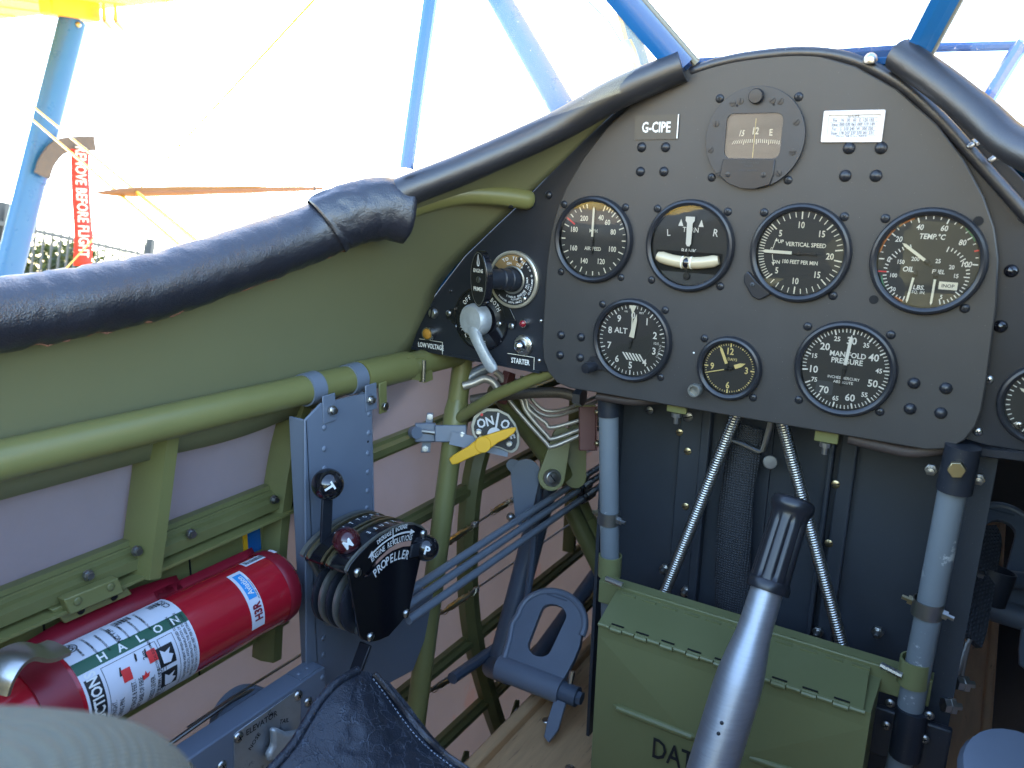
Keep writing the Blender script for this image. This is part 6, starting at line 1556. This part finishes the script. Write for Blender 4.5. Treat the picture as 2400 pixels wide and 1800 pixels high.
# elevator trim plate and pointer
ep = thing('elevator_trim_plate', 'etched alloy plate lettered ELEVATOR on the blue beam', 'plate', BMF(*qp(600, 1780, BX), 0))
P = [qp(*q, BX) for q in ((548, 1860), (700, 1760), (704, 1622), (692, 1618), (552, 1716), (546, 1724))]
MB().prism(P, BMF, 0, .0012).build('plate', PLATE, ep, bevel=.0003)
tq = qp(612, 1692, BX); du = V(qp(660, 1660, BX)) - V(qp(575, 1716, BX)); an = math.degrees(math.atan2(du.y, du.x))
mb = MB(); mb.text('ELEVATOR', tq, .0062, BMF, .0015, rot=an, sx=.9); mb.text('UP', qp(632, 1672, BX), .0045, BMF, .0015, rot=an - 60); mb.text('NOSE', qp(594, 1736, BX), .0046, BMF, .0015, rot=an + 40); mb.text('TAIL', qp(664, 1688, BX), .0046, BMF, .0015, rot=an - 20); mb.build('etched_lettering', INK, ep, smooth=0)
for px, py in ((557, 1727), (697, 1629)): phil(BMF(*qp(px, py, BX), .0012), X3, .0052, STEEL, ep)
pk = [qp(*q, BX) for q in ((620, 1700), (632, 1697), (655, 1708), (680, 1704), (692, 1702), (672, 1740), (640, 1780), (612, 1775), (610, 1760), (622, 1740), (622, 1715))]
MB().prism(list(reversed(pk)), BMF, .004, .012).build('pointer', CAST, ep, bevel=.003)
# pulley with cable
pl = thing('cable_pulley', 'grooved blue-grey pulley with steel cable behind the blue beam', 'pulley', PX(565, 1680, -.385))
pc_ = PX(572, 1690, -.375)
MB().lathe([(.0, .008), (.030, .008), (.0335, .007), (.0345, .005), (.0300, .0), (.0345, -.005), (.0335, -.007), (0, -.008)], pc_, (1, -.12, .25), 40).build('sheave', BLUEG, pl)
MB().tube([PX(300, 1830, -.372), PX(372, 1762, -.372), PX(470, 1692, -.372), PX(540, 1643, -.372), PX(600, 1612, -.375)], .0021, 10).build('cable', DSTEEL, pl)
MB().tube([PX(440, 1705, -.376), PX(560, 1625, -.376), PX(712, 1530, -.376)], .0014, 8).build('cable', DSTEEL, pl)

# ------------------------------------------------------------------ throttle quadrant
tq_ = thing('throttle_quadrant', 'black throttle quadrant with T, M and P lever knobs and white lettering', 'throttle quadrant', PX(850, 1500, -.28))
FX = -.264
def fq(px, py, x=FX): q = PX(px, py, x); return (q.y, q.z)
fan = [fq(680 + a / 3.455, 1080 + b / 3.455) for a, b in ((460, 900), (490, 840), (560, 755), (640, 680), (720, 617), (800, 570), (870, 538), (940, 518), (1010, 518), (1070, 545), (1105, 590), (1095, 640), (1050, 830), (960, 1240), (800, 1420), (720, 1455), (650, 1470), (590, 1450), (565, 1420), (520, 1190), (478, 930))]
FF = frame((FX, 0, 0), Y3, Z3)
ar = sum(fan[i][0] * fan[(i + 1) % len(fan)][1] - fan[(i + 1) % len(fan)][0] * fan[i][1] for i in range(len(fan)))
fanc = fan if ar > 0 else list(reversed(fan))
slot_px = [(600, 940), (650, 870), (720, 790), (800, 715), (880, 665), (960, 648), (1000, 655), (990, 695), (930, 700), (850, 730), (780, 780), (700, 860), (640, 930)]
slot_q = [fq(680 + a / 3.455, 1080 + b / 3.455) for a, b in slot_px]
MB().prism(fanc, FF, -.0030, 0, [slot_q]).build('side_plate', GLOSSB, tq_, bevel=.0008)
# arched rails that show as bright edges, top covers between them
arc = fan[:12]; cyz = V((fq(860, 1450)[0], fq(860, 1450)[1], 0))
def arch(x0_, x1_, grow, m, name, i0=0, i1=12, thick=.003):
    pts = [V((p[0], p[1], 0)) for p in spline([V((a, b, 0)) for a, b in arc[i0:i1]], 3)]
    rows = []
    for p in pts:
        d = (p - cyz).normalized(); o_ = p + d * grow; i_ = p + d * (grow - thick)
        rows.append([V((x0_, i_.x, i_.y)), V((x0_, o_.x, o_.y)), V((x1_, o_.x, o_.y)), V((x1_, i_.x, i_.y)), V((x0_, i_.x, i_.y))])
    mb = MB(); mb.grid(rows)
    for r_ in (rows[0], rows[-1]): mb.add(r_[:4], [(0, 1, 2, 3)])
    return mb.build(name, m, tq_, smooth=30)
arch(-.2672, -.2645, .0016, GREYMET, 'rim_rail', thick=.004)
arch(-.287, -.2674, -.0008, GLOSSB, 'top_cover'); arch(-.2905, -.2872, .0010, BRASS, 'rim_rail'); arch(-.2935, -.2907, -.0030, HOLE, 'lever_slot'); arch(-.2965, -.2937, .0010, BRASS, 'rim_rail')
arch(-.3125, -.2967, -.0008, GLOSSB, 'top_cover'); arch(-.3155, -.3127, .0010, BRASS, 'rim_rail'); arch(-.3185, -.3157, -.0030, HOLE, 'lever_slot'); arch(-.3235, -.3187, .0012, GREYMET, 'rim_rail')
inner = [(cyz.x + (a - cyz.x) * .93, cyz.y + (b - cyz.y) * .93) for a, b in fanc]
for x_, m_ in ((-.2885, BLACK), (-.3145, BLACK)):
    upper = [p for p in inner if p[1] > fq(830, 1350)[1]]
    MB().prism(upper, frame((x_, 0, 0), Y3, Z3), -.0012, .0012).build('inner_plate', m_, tq_)
# outer frame plate behind
oarm = [fq(680 + a / 3.455, 1080 + b / 3.455, -.3235) for a, b in ((140, 800), (150, 750), (240, 650), (340, 540), (450, 470), (560, 420), (640, 405), (620, 430), (520, 470), (400, 540), (300, 640), (215, 740), (190, 810), (330, 1030), (330, 1090), (290, 1150), (295, 1200), (330, 1330), (290, 1335), (262, 1250), (255, 1170), (300, 1110), (305, 1070))]
mb = MB(); ar = sum(oarm[i][0] * oarm[(i + 1) % len(oarm)][1] - oarm[(i + 1) % len(oarm)][0] * oarm[i][1] for i in range(len(oarm)))
mb.prism(oarm if ar > 0 else list(reversed(oarm)), frame((-.3235, 0, 0), Y3, Z3), -.003, .003); mb.build('outer_frame', GREYMET, tq_, bevel=.0008)
# friction discs and tie rod
dc = V((0, *fq(828, 1395, -.29)))
for i, x_ in enumerate((-.276, -.285, -.294, -.303, -.312)):
    MB().lathe([(0, .003), (.030, .003), (.0325, .0015), (.0325, -.0015), (.030, -.003), (0, -.003)], V((x_, dc.y, dc.z)), X3, 40).build('friction_disc', GREYMET if i % 2 else BLACK, tq_)
MB().tube([V((-.322, *fq(770, 1457, -.322))), V((-.266, *fq(848, 1478, -.266)))], .0040, 14).build('tie_rod', GREYMET, tq_)
MB().lathe([(.0, .006), (.006, .006), (.0065, 0)], V((-.3205, *fq(770, 1424, -.3205))), X3, 12).build('frame_bolt', GREYMET, tq_)
for a, b in ((545, 905), (940, 1235), (650, 1425), (1080, 590)):
    slot_screw(FF(*fq(680 + a / 3.455, 1080 + b / 3.455), 0), X3, .0044, STEEL, tq_, 60, h=.6)
# levers
def lever(knob_px, kx, kr, base_px, m, ch, rot_):
    kc = PX(*knob_px, kx); r_ = kr * (kc - CAM).dot(FW) / FPX
    kb = V((kx, *fq(*base_px, kx)))
    lv = MB(); d = (kc - kb).normalized(); lv.sweep([kb, lerp(kb, kc, .5), kc - d * r_ * .8], [(-.0014, -.0066), (.0014, -.0066), (.0014, .0066), (-.0014, .0066)], ref=X3); l_ = lv.build('lever', BLACK if m is not MAROON else BLACK, tq_, bevel=.0006)
    k_ = MB(); k_.ball(kc, r_, 32, 20); kn = k_.build('knob', m, l_)
    n = (CAM - kc).normalized(); n = (n + V((.1, -.02, .05))).normalized(); u = UP.cross(n).normalized(); v = n.cross(u)
    t2 = MB(); fl_ = lambda a, b, h=0: kc + (u * a + v * b + n * math.sqrt(max(1e-9, r_ * r_ * 1.18 - a * a - b * b)))
    t2.text(ch, (r_ * .05, -r_ * .22), r_ * .62, fl_, 0, rot=rot_, bold=.02); t2.build('letter', WHITE, l_, smooth=0)
lever((768, 1135), -.312, 38, (760, 1330), GLOSSB, 'T', -58)
lever((812, 1268), -.284, 33, (830, 1330), MAROON, 'M', 35)
lever((998, 1284), -.262, 31, (962, 1292), GLOSSB, 'P', -15)
# lettering on the side plate follows the arch
def band(px0, py0, px1, py1, px2, py2):
    a, b, c = (V((*fq(*q), 0)) for q in ((px0, py0), (px1, py1), (px2, py2)))
    # circle through three points
    ax, ay, bx, by_, cx_, cy_ = a.x, a.y, b.x, b.y, c.x, c.y; d = 2 * (ax * (by_ - cy_) + bx * (cy_ - ay) + cx_ * (ay - by_))
    ux = ((ax * ax + ay * ay) * (by_ - cy_) + (bx * bx + by_ * by_) * (cy_ - ay) + (cx_ * cx_ + cy_ * cy_) * (ay - by_)) / d
    uy = ((ax * ax + ay * ay) * (cx_ - bx) + (bx * bx + by_ * by_) * (ax - cx_) + (cx_ * cx_ + cy_ * cy_) * (bx - ax)) / d
    R = math.hypot(ax - ux, ay - uy); A = lambda p: math.degrees(math.atan2(p.x - ux, p.y - uy))
    return (ux, uy), R, A(a), A(c)
Zq = lambda a, b: (680 + a / 3.455, 1080 + b / 3.455)
mb = MB()
def arc_word(st, q0, q1, q2, size, sx=.85):
    c, R, a0, a1 = band(*Zq(*q0), *Zq(*q1), *Zq(*q2)); n = len(st)
    for i, chh in enumerate(st):
        if chh == ' ': continue
        t = lerp(a0, a1, i / (n - 1)); mb.text(chh, (c[0] + R * math.sin(rad(t)), c[1] + R * math.cos(rad(t))), size, FF, .0004, rot=-t, sx=sx, bold=.01)
arc_word('PROPELLER', (690, 905), (800, 800), (945, 760), .0092, .78)
arc_word('ENGINE REVOLUTIONS', (662, 795), (800, 680), (980, 620), .0058, .72)
arc_word('DECREASE', (712, 655), (760, 615), (812, 583), .0046, .72); arc_word('INCREASE', (855, 560), (900, 538), (942, 527), .0046, .72)
c, R, a0, a1 = band(*Zq(668, 745), *Zq(830, 615), *Zq(970, 575))
mb.arcband(R - .0009, R + .0009, a0, a1, FF, .0004, c=c)
for aa, sg_ in ((a0, -1), (a1, 1)):
    t = rad(aa); e = (math.sin(t), math.cos(t)); q = (math.cos(t) * sg_, -math.sin(t) * sg_); b_ = (c[0] + R * e[0], c[1] + R * e[1])
    mb.flat([(b_[0] + e[0] * .003, b_[1] + e[1] * .003), (b_[0] - e[0] * .003, b_[1] - e[1] * .003), (b_[0] + q[0] * .0075, b_[1] + q[1] * .0075)], FF, .0005)
v0, v1 = V(fq(*Zq(830, 545))), V(fq(*Zq(828, 670))); mb.box((v0.x - .0005, v1.y, .0003), (v0.x + .0005, v0.y, .0005), FF)
mb.build('white_lettering', WHITE, tq_, smooth=0)
# lettering on the top covers, read from the other side
mb = MB()
def top_word(st, x_, i0, i1, size):
    pts = [V((p[0], p[1], 0)) for p in spline([V((a, b, 0)) for a, b in arc], 3)]; n = len(st)
    for i, chh in enumerate(st):
        t = lerp(i0, i1, i / (n - 1)); k = int(t); p = lerp(pts[k], pts[k + 1], t - k); tn = (pts[k + 1] - pts[k]).normalized(); nn = V((-tn.y, tn.x, 0))
        if nn.y < 0: nn = -nn
        o_ = V((x_, p.x + nn.x * .0012, p.y + nn.y * .0012)); ff2 = lambda a, b, h=0: o_ + V((0, -tn.x, -tn.y)) * (-a if False else a) + X3 * (-b)
        mb.text(chh, (0, 0), size, ff2, 0, sx=.9, rot=180 if False else 0)
top_word('THROTTLE'[::-1], -.3045, 9, 24, .0048); mb.build('cover_lettering', WHITE, tq_, smooth=0)
mb = MB(); top_word('MIXTURE'[::-1], -.277, 12, 24, .0048); mb.build('cover_lettering', WHITE, tq_, smooth=0)
lk = PX(850, 1520, -.285); o = MB().bar(PX(858, 1508, -.285), PX(828, 1590, -.285), .004, .014, up=X3).build('quadrant_link', BLACK, bevel=.001); tag(o, 'short black link hanging below the throttle quadrant', 'link'); rebase(o, PX(828, 1590, -.285))

# ------------------------------------------------------------------ fire extinguisher
EX = -.362
ea, eb = PX(636, 1376, EX), PX(200, 1603, EX)
ed = (ea - eb).normalized(); EL = (ea - eb).length
ext = thing('fire_extinguisher', 'red halon fire extinguisher lying in a bracket on the left side', 'fire extinguisher', lerp(ea, eb, .5) - Z3 * .04)
ER = 95 * (lerp(ea, eb, .5) - CAM).dot(FW) / FPX
eo = eb - ed * .055
LT = EL + .055 + .012
MB().lathe([(0, LT + .004), (ER * .6, LT + .003), (ER * .86, LT - .001), (ER * .97, LT - .007), (ER, LT - .014), (ER, .02), (ER * .98, .004), (ER * .9, -.018), (ER * .72, -.034), (ER * .45, -.043), (ER * .35, -.06), (0, -.06)], eo, ed, 56).build('cylinder', REDX, ext)
MB().lathe([(ER + .0004, LT - .020), (ER + .0012, LT - .018), (ER * 1.0 + .0012, LT - .014), (ER * .975 + .001, LT - .007)], eo, ed, 56).build('bottom_ring', REDB, ext)
# surface frame of the cylinder: s along the axis, a degrees round it from the camera-facing side
_o, eu, ev, en = axis_frame(eo, ed, Z3)
tocam = (CAM - lerp(ea, eb, .5)); tocam -= ed * tocam.dot(ed); tocam.normalize(); side_ = ed.cross(tocam)     # side_ points up over the cylinder
def es(s_, a, h=.0004):
    t = rad(a); return eo + ed * s_ + (tocam * math.cos(t) + side_ * math.sin(t)) * (ER + h)
if side_.z < 0: side_ = -side_
def patch(s0, s1, a0, a1, m, name, h=.0004, parent=None):
    rows = [[es(lerp(s0, s1, i / 4), lerp(a0, a1, j / 20), h) for j in range(21)] for i in range(5)]
    return MB().grid(rows).build(name, m, parent or ext, smooth=60)
s_of = lambda px, py: (PX(px, py, EX) - eo).dot(ed)
L0, L1 = s_of(205, 1600) - .020, s_of(425, 1485) - .009
lab_ = patch(L0, L1, -82, 73, LABELW, 'label')
patch(L0, L1, 12, 28, DKGREEN, 'green_band', .0006, lab_)
arcl = lambda a: a * math.pi / 180 * ER
def etext(mb, st, s_, a, size, rot=0, sx=1.0, bold=0.0, h=.0009):
    # x of the text along the axis, y up round the cylinder
    fr = lambda x, y, hh=0: es(s_ + x, a + y / ER * 180 / math.pi, h)
    mb.text(st, (0, 0), size, fr, 0, rot=rot, sx=sx, bold=bold)
mb = MB()
for i, chh in enumerate('HALON'): etext(mb, chh, lerp(L0 + .022, L1 - .010, i / 4), 20, .0068, sx=1.05, bold=.015)
mb.build('white_lettering', WHITE, lab_, smooth=0)
patch(L0 + .002, L0 + .014, -82, 3, INK, 'black_band', .0006, lab_)
mb = MB(); etext(mb, 'INSTRUCTIONS', L0 + .008, -42, .0085, rot=90, sx=.80, bold=.02); mb.build('white_lettering', WHITE, lab_, smooth=0)
mb = MB()
for i, (st, a) in enumerate((('HOLD UPRIGHT.', -60), ('PULL RING PIN.', -60), ('STAND BACK 8 FEET.', -54), ('AIM AT BASE OF FIRE.', -54), ('SQUEEZE LEVER.', -54), ('SWEEP SIDE TO SIDE.', -54))):
    etext(mb, st, L0 + .0195 + i * .0062 + (.004 if i > 1 else 0) + (.004 if i > 3 else 0), a, .0040, rot=90, sx=.72)
for i, st in enumerate(('CONCENTRATED AGENT WHEN APPLIED TO FIRE CAN', 'BY PRODUCTS. AVOID INHALATION OF THESE', 'MATERIALS AND VENTILATING THE AREA. DO NOT USE', 'IN LESS THAN 312 CUBIC FEET PER EXTINGUISHER.')): etext(mb, st, L1 - .0145 + i * .0036, -18, .0024, rot=90, sx=.72)
etext(mb, 'B  LIQUIDS      C  ELECTRICAL EQUIPMENT', L1 - .038, -22, .0022, rot=90, sx=.8)
for i in range(14):
    etext(mb, random.Random(i).choice(('APPROVED FOR AIRCRAFT USE', 'MAINTENANCE INSPECT', 'RECHARGE AFTER USE', 'SEE MANUAL')), L0 + .012 + (i % 7) * .0088, 39 + 11 * (i // 7), .0018, rot=90, sx=.6)
etext(mb, 'NO. V 344', L0 + .040, 42, .0042, rot=90, sx=.7); etext(mb, 'C352', L1 - .006, 54, .0055, rot=90, sx=.8); etext(mb, '2m', L0 + .050, -2, .0040, rot=90)
etext(mb, 'UL', L0 + .0085, 54, .0050, rot=90, bold=.02)
mb.build('black_lettering', INK, lab_, smooth=0)
def ering(s_, a, r0, r1, m, name):
    mb = MB(); vs = []
    for i in range(25):
        t = 2 * math.pi * i / 24
        for r in (r0, r1): vs.append(es(s_ + r * math.cos(t), a + r * math.sin(t) / ER * 180 / math.pi, .0009))
    mb.add(vs, [(2 * i, 2 * i + 1, 2 * i + 3, 2 * i + 2) for i in range(24)]); mb.build(name, m, lab_, smooth=0)
ering(L0 + .0085, 54, .0052, .0060, INK, 'approval_ring')
def eframe(s0, s1, a0, a1):
    w_ = .0004; da = w_ / ER * 57
    mb = MB()
    for q in ((s0, s0 + w_, a0, a1), (s1 - w_, s1, a0, a1), (s0, s1, a0, a0 + da), (s0, s1, a1 - da, a1)):
        rows = [[es(lerp(q[0], q[1], i), lerp(q[2], q[3], j / 16), .0008) for j in range(17)] for i in (0, 1)]; mb.grid(rows)
    mb.build('printed_frame', INK, lab_, smooth=0)
eframe(L0 + .0165, L0 + .062, -80, 8); eframe(L0 + .064, L1 - .018, -80, 8)
def epoly(pts, m, name, h=.0009):
    mb = MB(); mb.flat(pts, lambda s_, a, hh=0: es(s_, a / ER * 57.3, h)); mb.build(name, m, lab_, smooth=0)
for so_, ao in ((L0 + .029, -.0085), (L0 + .052, -.0045)):       # two little printed extinguishers
    patch(so_, so_ + .0075, (ao - .005) / ER * 57.3, (ao + .005) / ER * 57.3, REDP, 'printed_cylinder', .0008, lab_)
    epoly([(so_ - .002, ao + .001), (so_, ao + .001), (so_ + .001, ao + .0075), (so_ - .0002, ao + .0075)], INK, 'printed_nozzle')
epoly([(L0 + .044, -.019), (L0 + .049, -.018), (L0 + .0505, -.0145), (L0 + .048, -.0155), (L0 + .047, -.0125), (L0 + .0455, -.0155), (L0 + .0435, -.0145)], REDP, 'printed_flame')
epoly([(L0 + .042, -.003), (L0 + .0435, -.0025), (L0 + .0445, .002), (L0 + .0435, .004), (L0 + .0425, .001)], INK, 'printed_figure')
for ao in (-.0290, -.0095):
    sB = L1 - .036; patch(sB, sB + .0145, (ao - .008) / ER * 57.3, (ao + .008) / ER * 57.3, INK, 'picture_square', .0008, lab_)
    epoly([(sB + .003, ao - .005), (sB + .009, ao - .006), (sB + .0125, ao - .001), (sB + .009, ao + .001), (sB + .0115, ao + .005), (sB + .006, ao + .003), (sB + .0025, ao + .006)], LABELW, 'picture_shape', .0017)
for s_, n_b in ((L0 + .046, 12), (L1 - .018, 8)):
    rb = random.Random(4); mb = MB(); x_ = 0
    for i in range(n_b):
        w_ = rb.choice((.0004, .0007, .0011)); rows = [[es(s_ + x_ + i2 * w_, lerp(54, 65, j / 4), .0009) for j in range(5)] for i2 in (0, 1)]; mb.grid(rows); x_ += w_ + rb.choice((.0004, .0008))
    mb.build('barcode', INK, lab_, smooth=0)
# supplier sticker
K0 = s_of(545, 1425) - .008
stk = patch(K0, K0 + .0145, -48, 48, LABELW, 'maker_sticker', .0004)
patch(K0 + .003, K0 + .0118, -2, 42, SKYBLUE, 'blue_panel', .0006, stk)
mb = MB(); etext(mb, 'Aviation', K0 + .0074, 20, .0062, rot=90, sx=.72, bold=.01); mb.build('white_lettering', WHITE, stk, smooth=0)
mb = MB(); etext(mb, 'H3R', K0 + .0078, -22, .0086, rot=90, sx=.75, bold=.03); mb.build('red_lettering', REDB, stk, smooth=0)
mb = MB(); etext(mb, '800 249-4289  h3raviation.com', K0 + .0128, 10, .0014, rot=90, sx=.8); mb.build('small_lettering', INK, stk, smooth=0)
sk2 = patch(s_of(575, 1400), s_of(640, 1368) + .004, 50, 66, LABELW, 'serial_sticker', .0004)
mb = MB(); rb = random.Random(9)
for i in range(26):
    s_ = s_of(580, 1398) + i * .0011; rows = [[es(s_ + i2 * rb.choice((.0004, .0007)), lerp(53, 63 - rb.choice((0, 0, 4)), j / 3), .0008) for j in range(4)] for i2 in (0, 1)]; mb.grid(rows)
mb.build('printed_lines', INK, sk2, smooth=0)
# bracket: back strip, wings and clamp band
def wing_strip(s0, s1, wd, name, m=REDB, bulge=0.0, a=95):
    rows = []
    for i in range(13):
        u_ = i / 12; s_ = lerp(s0, s1, u_); e_ = wd * (1 - bulge * math.sin(math.pi * u_)); b = es(s_, a, .0005); up_ = (es(s_, a, 1) - es(s_, a, 0)).normalized()
        rows.append([b - up_ * .012, b + up_ * e_])
    MB().grid(rows).build(name, m, ext, smooth=50, solid=.0022)
wing_strip(s_of(330, 1430) + .03, LT - .01, .0075, 'back_strip'); wing_strip(L0 - .01, s_of(395, 1400) + .03, .013, 'back_wing', bulge=-.45); wing_strip(L0 - .045, L0 - .008, .006, 'back_wing')
B0 = L0 - .017
MB().lathe([(ER + .0005, -.013), (ER + .0024, -.013), (ER + .0024, .013), (ER + .0005, .013)], eo + ed * B0, ed, 44).build('clamp_band', REDB, ext)
fbk = lambda s_, a, h: es(B0 + s_, a, .0024 + h)
for a0_, a1_, h_ in ((-62, -28, .006), ):
    rows = [[es(B0 + s_, lerp(a0_, a1_, j / 8), .0026 + h_ * math.sin(math.pi * j / 8) ** .5) for j in range(9)] for s_ in (-.011, -.004, .004, .011)]
    MB().grid(rows).build('buckle_cover', REDB, ext, smooth=40)
for a in (-36, -48):
    MB().bar(es(B0 - .007, a, .010), es(B0 + .008, a, .010), .003, .003).build('buckle_bar', REDB, ext)
    MB().bar(es(B0 - .007, a - 6, .0095), es(B0 - .007, a + 2, .0105), .003, .003).build('buckle_bar', REDB, ext)
# silver release lever and head
hl = spline([PX(138, 1518, EX + .022), PX(105, 1530, EX + .026), PX(60, 1528, EX + .03), PX(25, 1545, EX + .034), PX(0, 1580, EX + .036), PX(-15, 1620, EX + .036)], 6)
MB().sweep(hl, [(-.0016, -.011), (.0016, -.011), (.0030, -.005), (.0030, .005), (.0016, .011), (-.0016, .011)], ref=V((.3, -.2, 1))).build('release_lever', STEEL, ext, smooth=40)
MB().lathe([(.012, 0), (.014, .012), (.011, .03), (0, .032)], eo - ed * .058, -ed, 20).build('valve_head', STEEL, ext)

# ------------------------------------------------------------------ seat leather and the near cushion
sb = thing('seat_cushion', 'cracked black leather seat cushion corner with stitched piping in the foreground', 'cushion', PD(900, 1900, .58))
Lp = [PD(*q) for q in ((838, 1572, .635), (790, 1600, .615), (752, 1640, .60), (720, 1690, .585), (690, 1740, .57), (650, 1788, .555), (590, 1850, .54))]
Rp = [PD(*q) for q in ((862, 1574, .64), (905, 1625, .64), (945, 1678, .64), (985, 1725, .63), (1030, 1765, .63), (1080, 1800, .625), (1150, 1860, .62))]
Ls, Rs = spline(Lp, 6), spline(Rp, 6); rows = []
for i, (a, b) in enumerate(zip(Ls, Rs)):
    row = []
    for j in range(21):
        t = j / 20; p = lerp(a, b, t); n = (CAM - p).normalized()
        bul = .016 * math.sin(math.pi * t) * min(1, i / 12)
        for c_, w_ in ((.33, .02), (.66, .02)):
            yy = t - c_ - .1 * math.sin(i * .12)
            bul -= .0035 * math.exp(-(yy / w_) ** 2) * min(1, i / 10)
        row.append(p + n * bul)
    rows.append(row)
MB().grid(rows).build('leather_top', LEATHER2, sb, smooth=60)
MB().tube(Ls, .0036, 12).build('piping', LEATHER2, sb)
gus = [[p + V((.0, .0, .0)), p + V((.012, .012, -.012)), p + V((.014, .03, -.08))] for p in Rs]
MB().grid(gus).build('gusset', LEATHER2, sb, smooth=50)
MB().tube([p + V((.004, .003, -.002)) for p in Rs], .0026, 8).build('seam', LEATHER, sb)
for i in range(2, len(Rs) - 2):
    a = lerp(Rs[i], Ls[i], .045); b = lerp(Rs[i], Ls[i], .045).lerp(lerp(Rs[i + 1], Ls[i + 1], .045), .55); n = (CAM - a).normalized() * .0022
    MB().tube([a + n, b + n], .0006, 5).build('stitch', RODM, sb)
gl_ = [[p, p + V((-.01, -.02, -.10))] for p in Ls]
MB().grid(gl_).build('side_gusset', LEATHER2, sb, smooth=50)
cu = thing('canvas_cushion', 'pale quilted canvas cushion close to the camera, bottom left and out of focus', 'cushion', PD(150, 1850, .24))
cc = PD(30, 1990, .19); 
rows = []
for i in range(33):
    th = math.pi * i / 32; row = []
    for j in range(49):
        ph_ = 2 * math.pi * j / 48
        x_, y_, z_ = math.sin(th) * math.cos(ph_), math.sin(th) * math.sin(ph_), math.cos(th)
        sgn = lambda q, e: (abs(q) ** e) * (1 if q >= 0 else -1)
        row.append(cc + RT * (.042 * sgn(x_, .75)) + UP * (.0265 * sgn(z_, .8)) + FW * (.04 * sgn(y_, .8)) - UP * (.008 * x_) )
    rows.append(row)
MB().grid(rows).build('canvas_cover', CANVAS, cu, smooth=70)

# ------------------------------------------------------------------ put the aeroplane on its tail wheel
bpy.context.view_layer.update()
for o in list(sc.objects):
    if o.parent is None and o.type in ('MESH', 'EMPTY') and not o.get('_w'):
        o.matrix_world = AIR @ o.matrix_world
for o in sc.objects:
    for k in ('_b', '_w'):
        if k in o: del o[k]
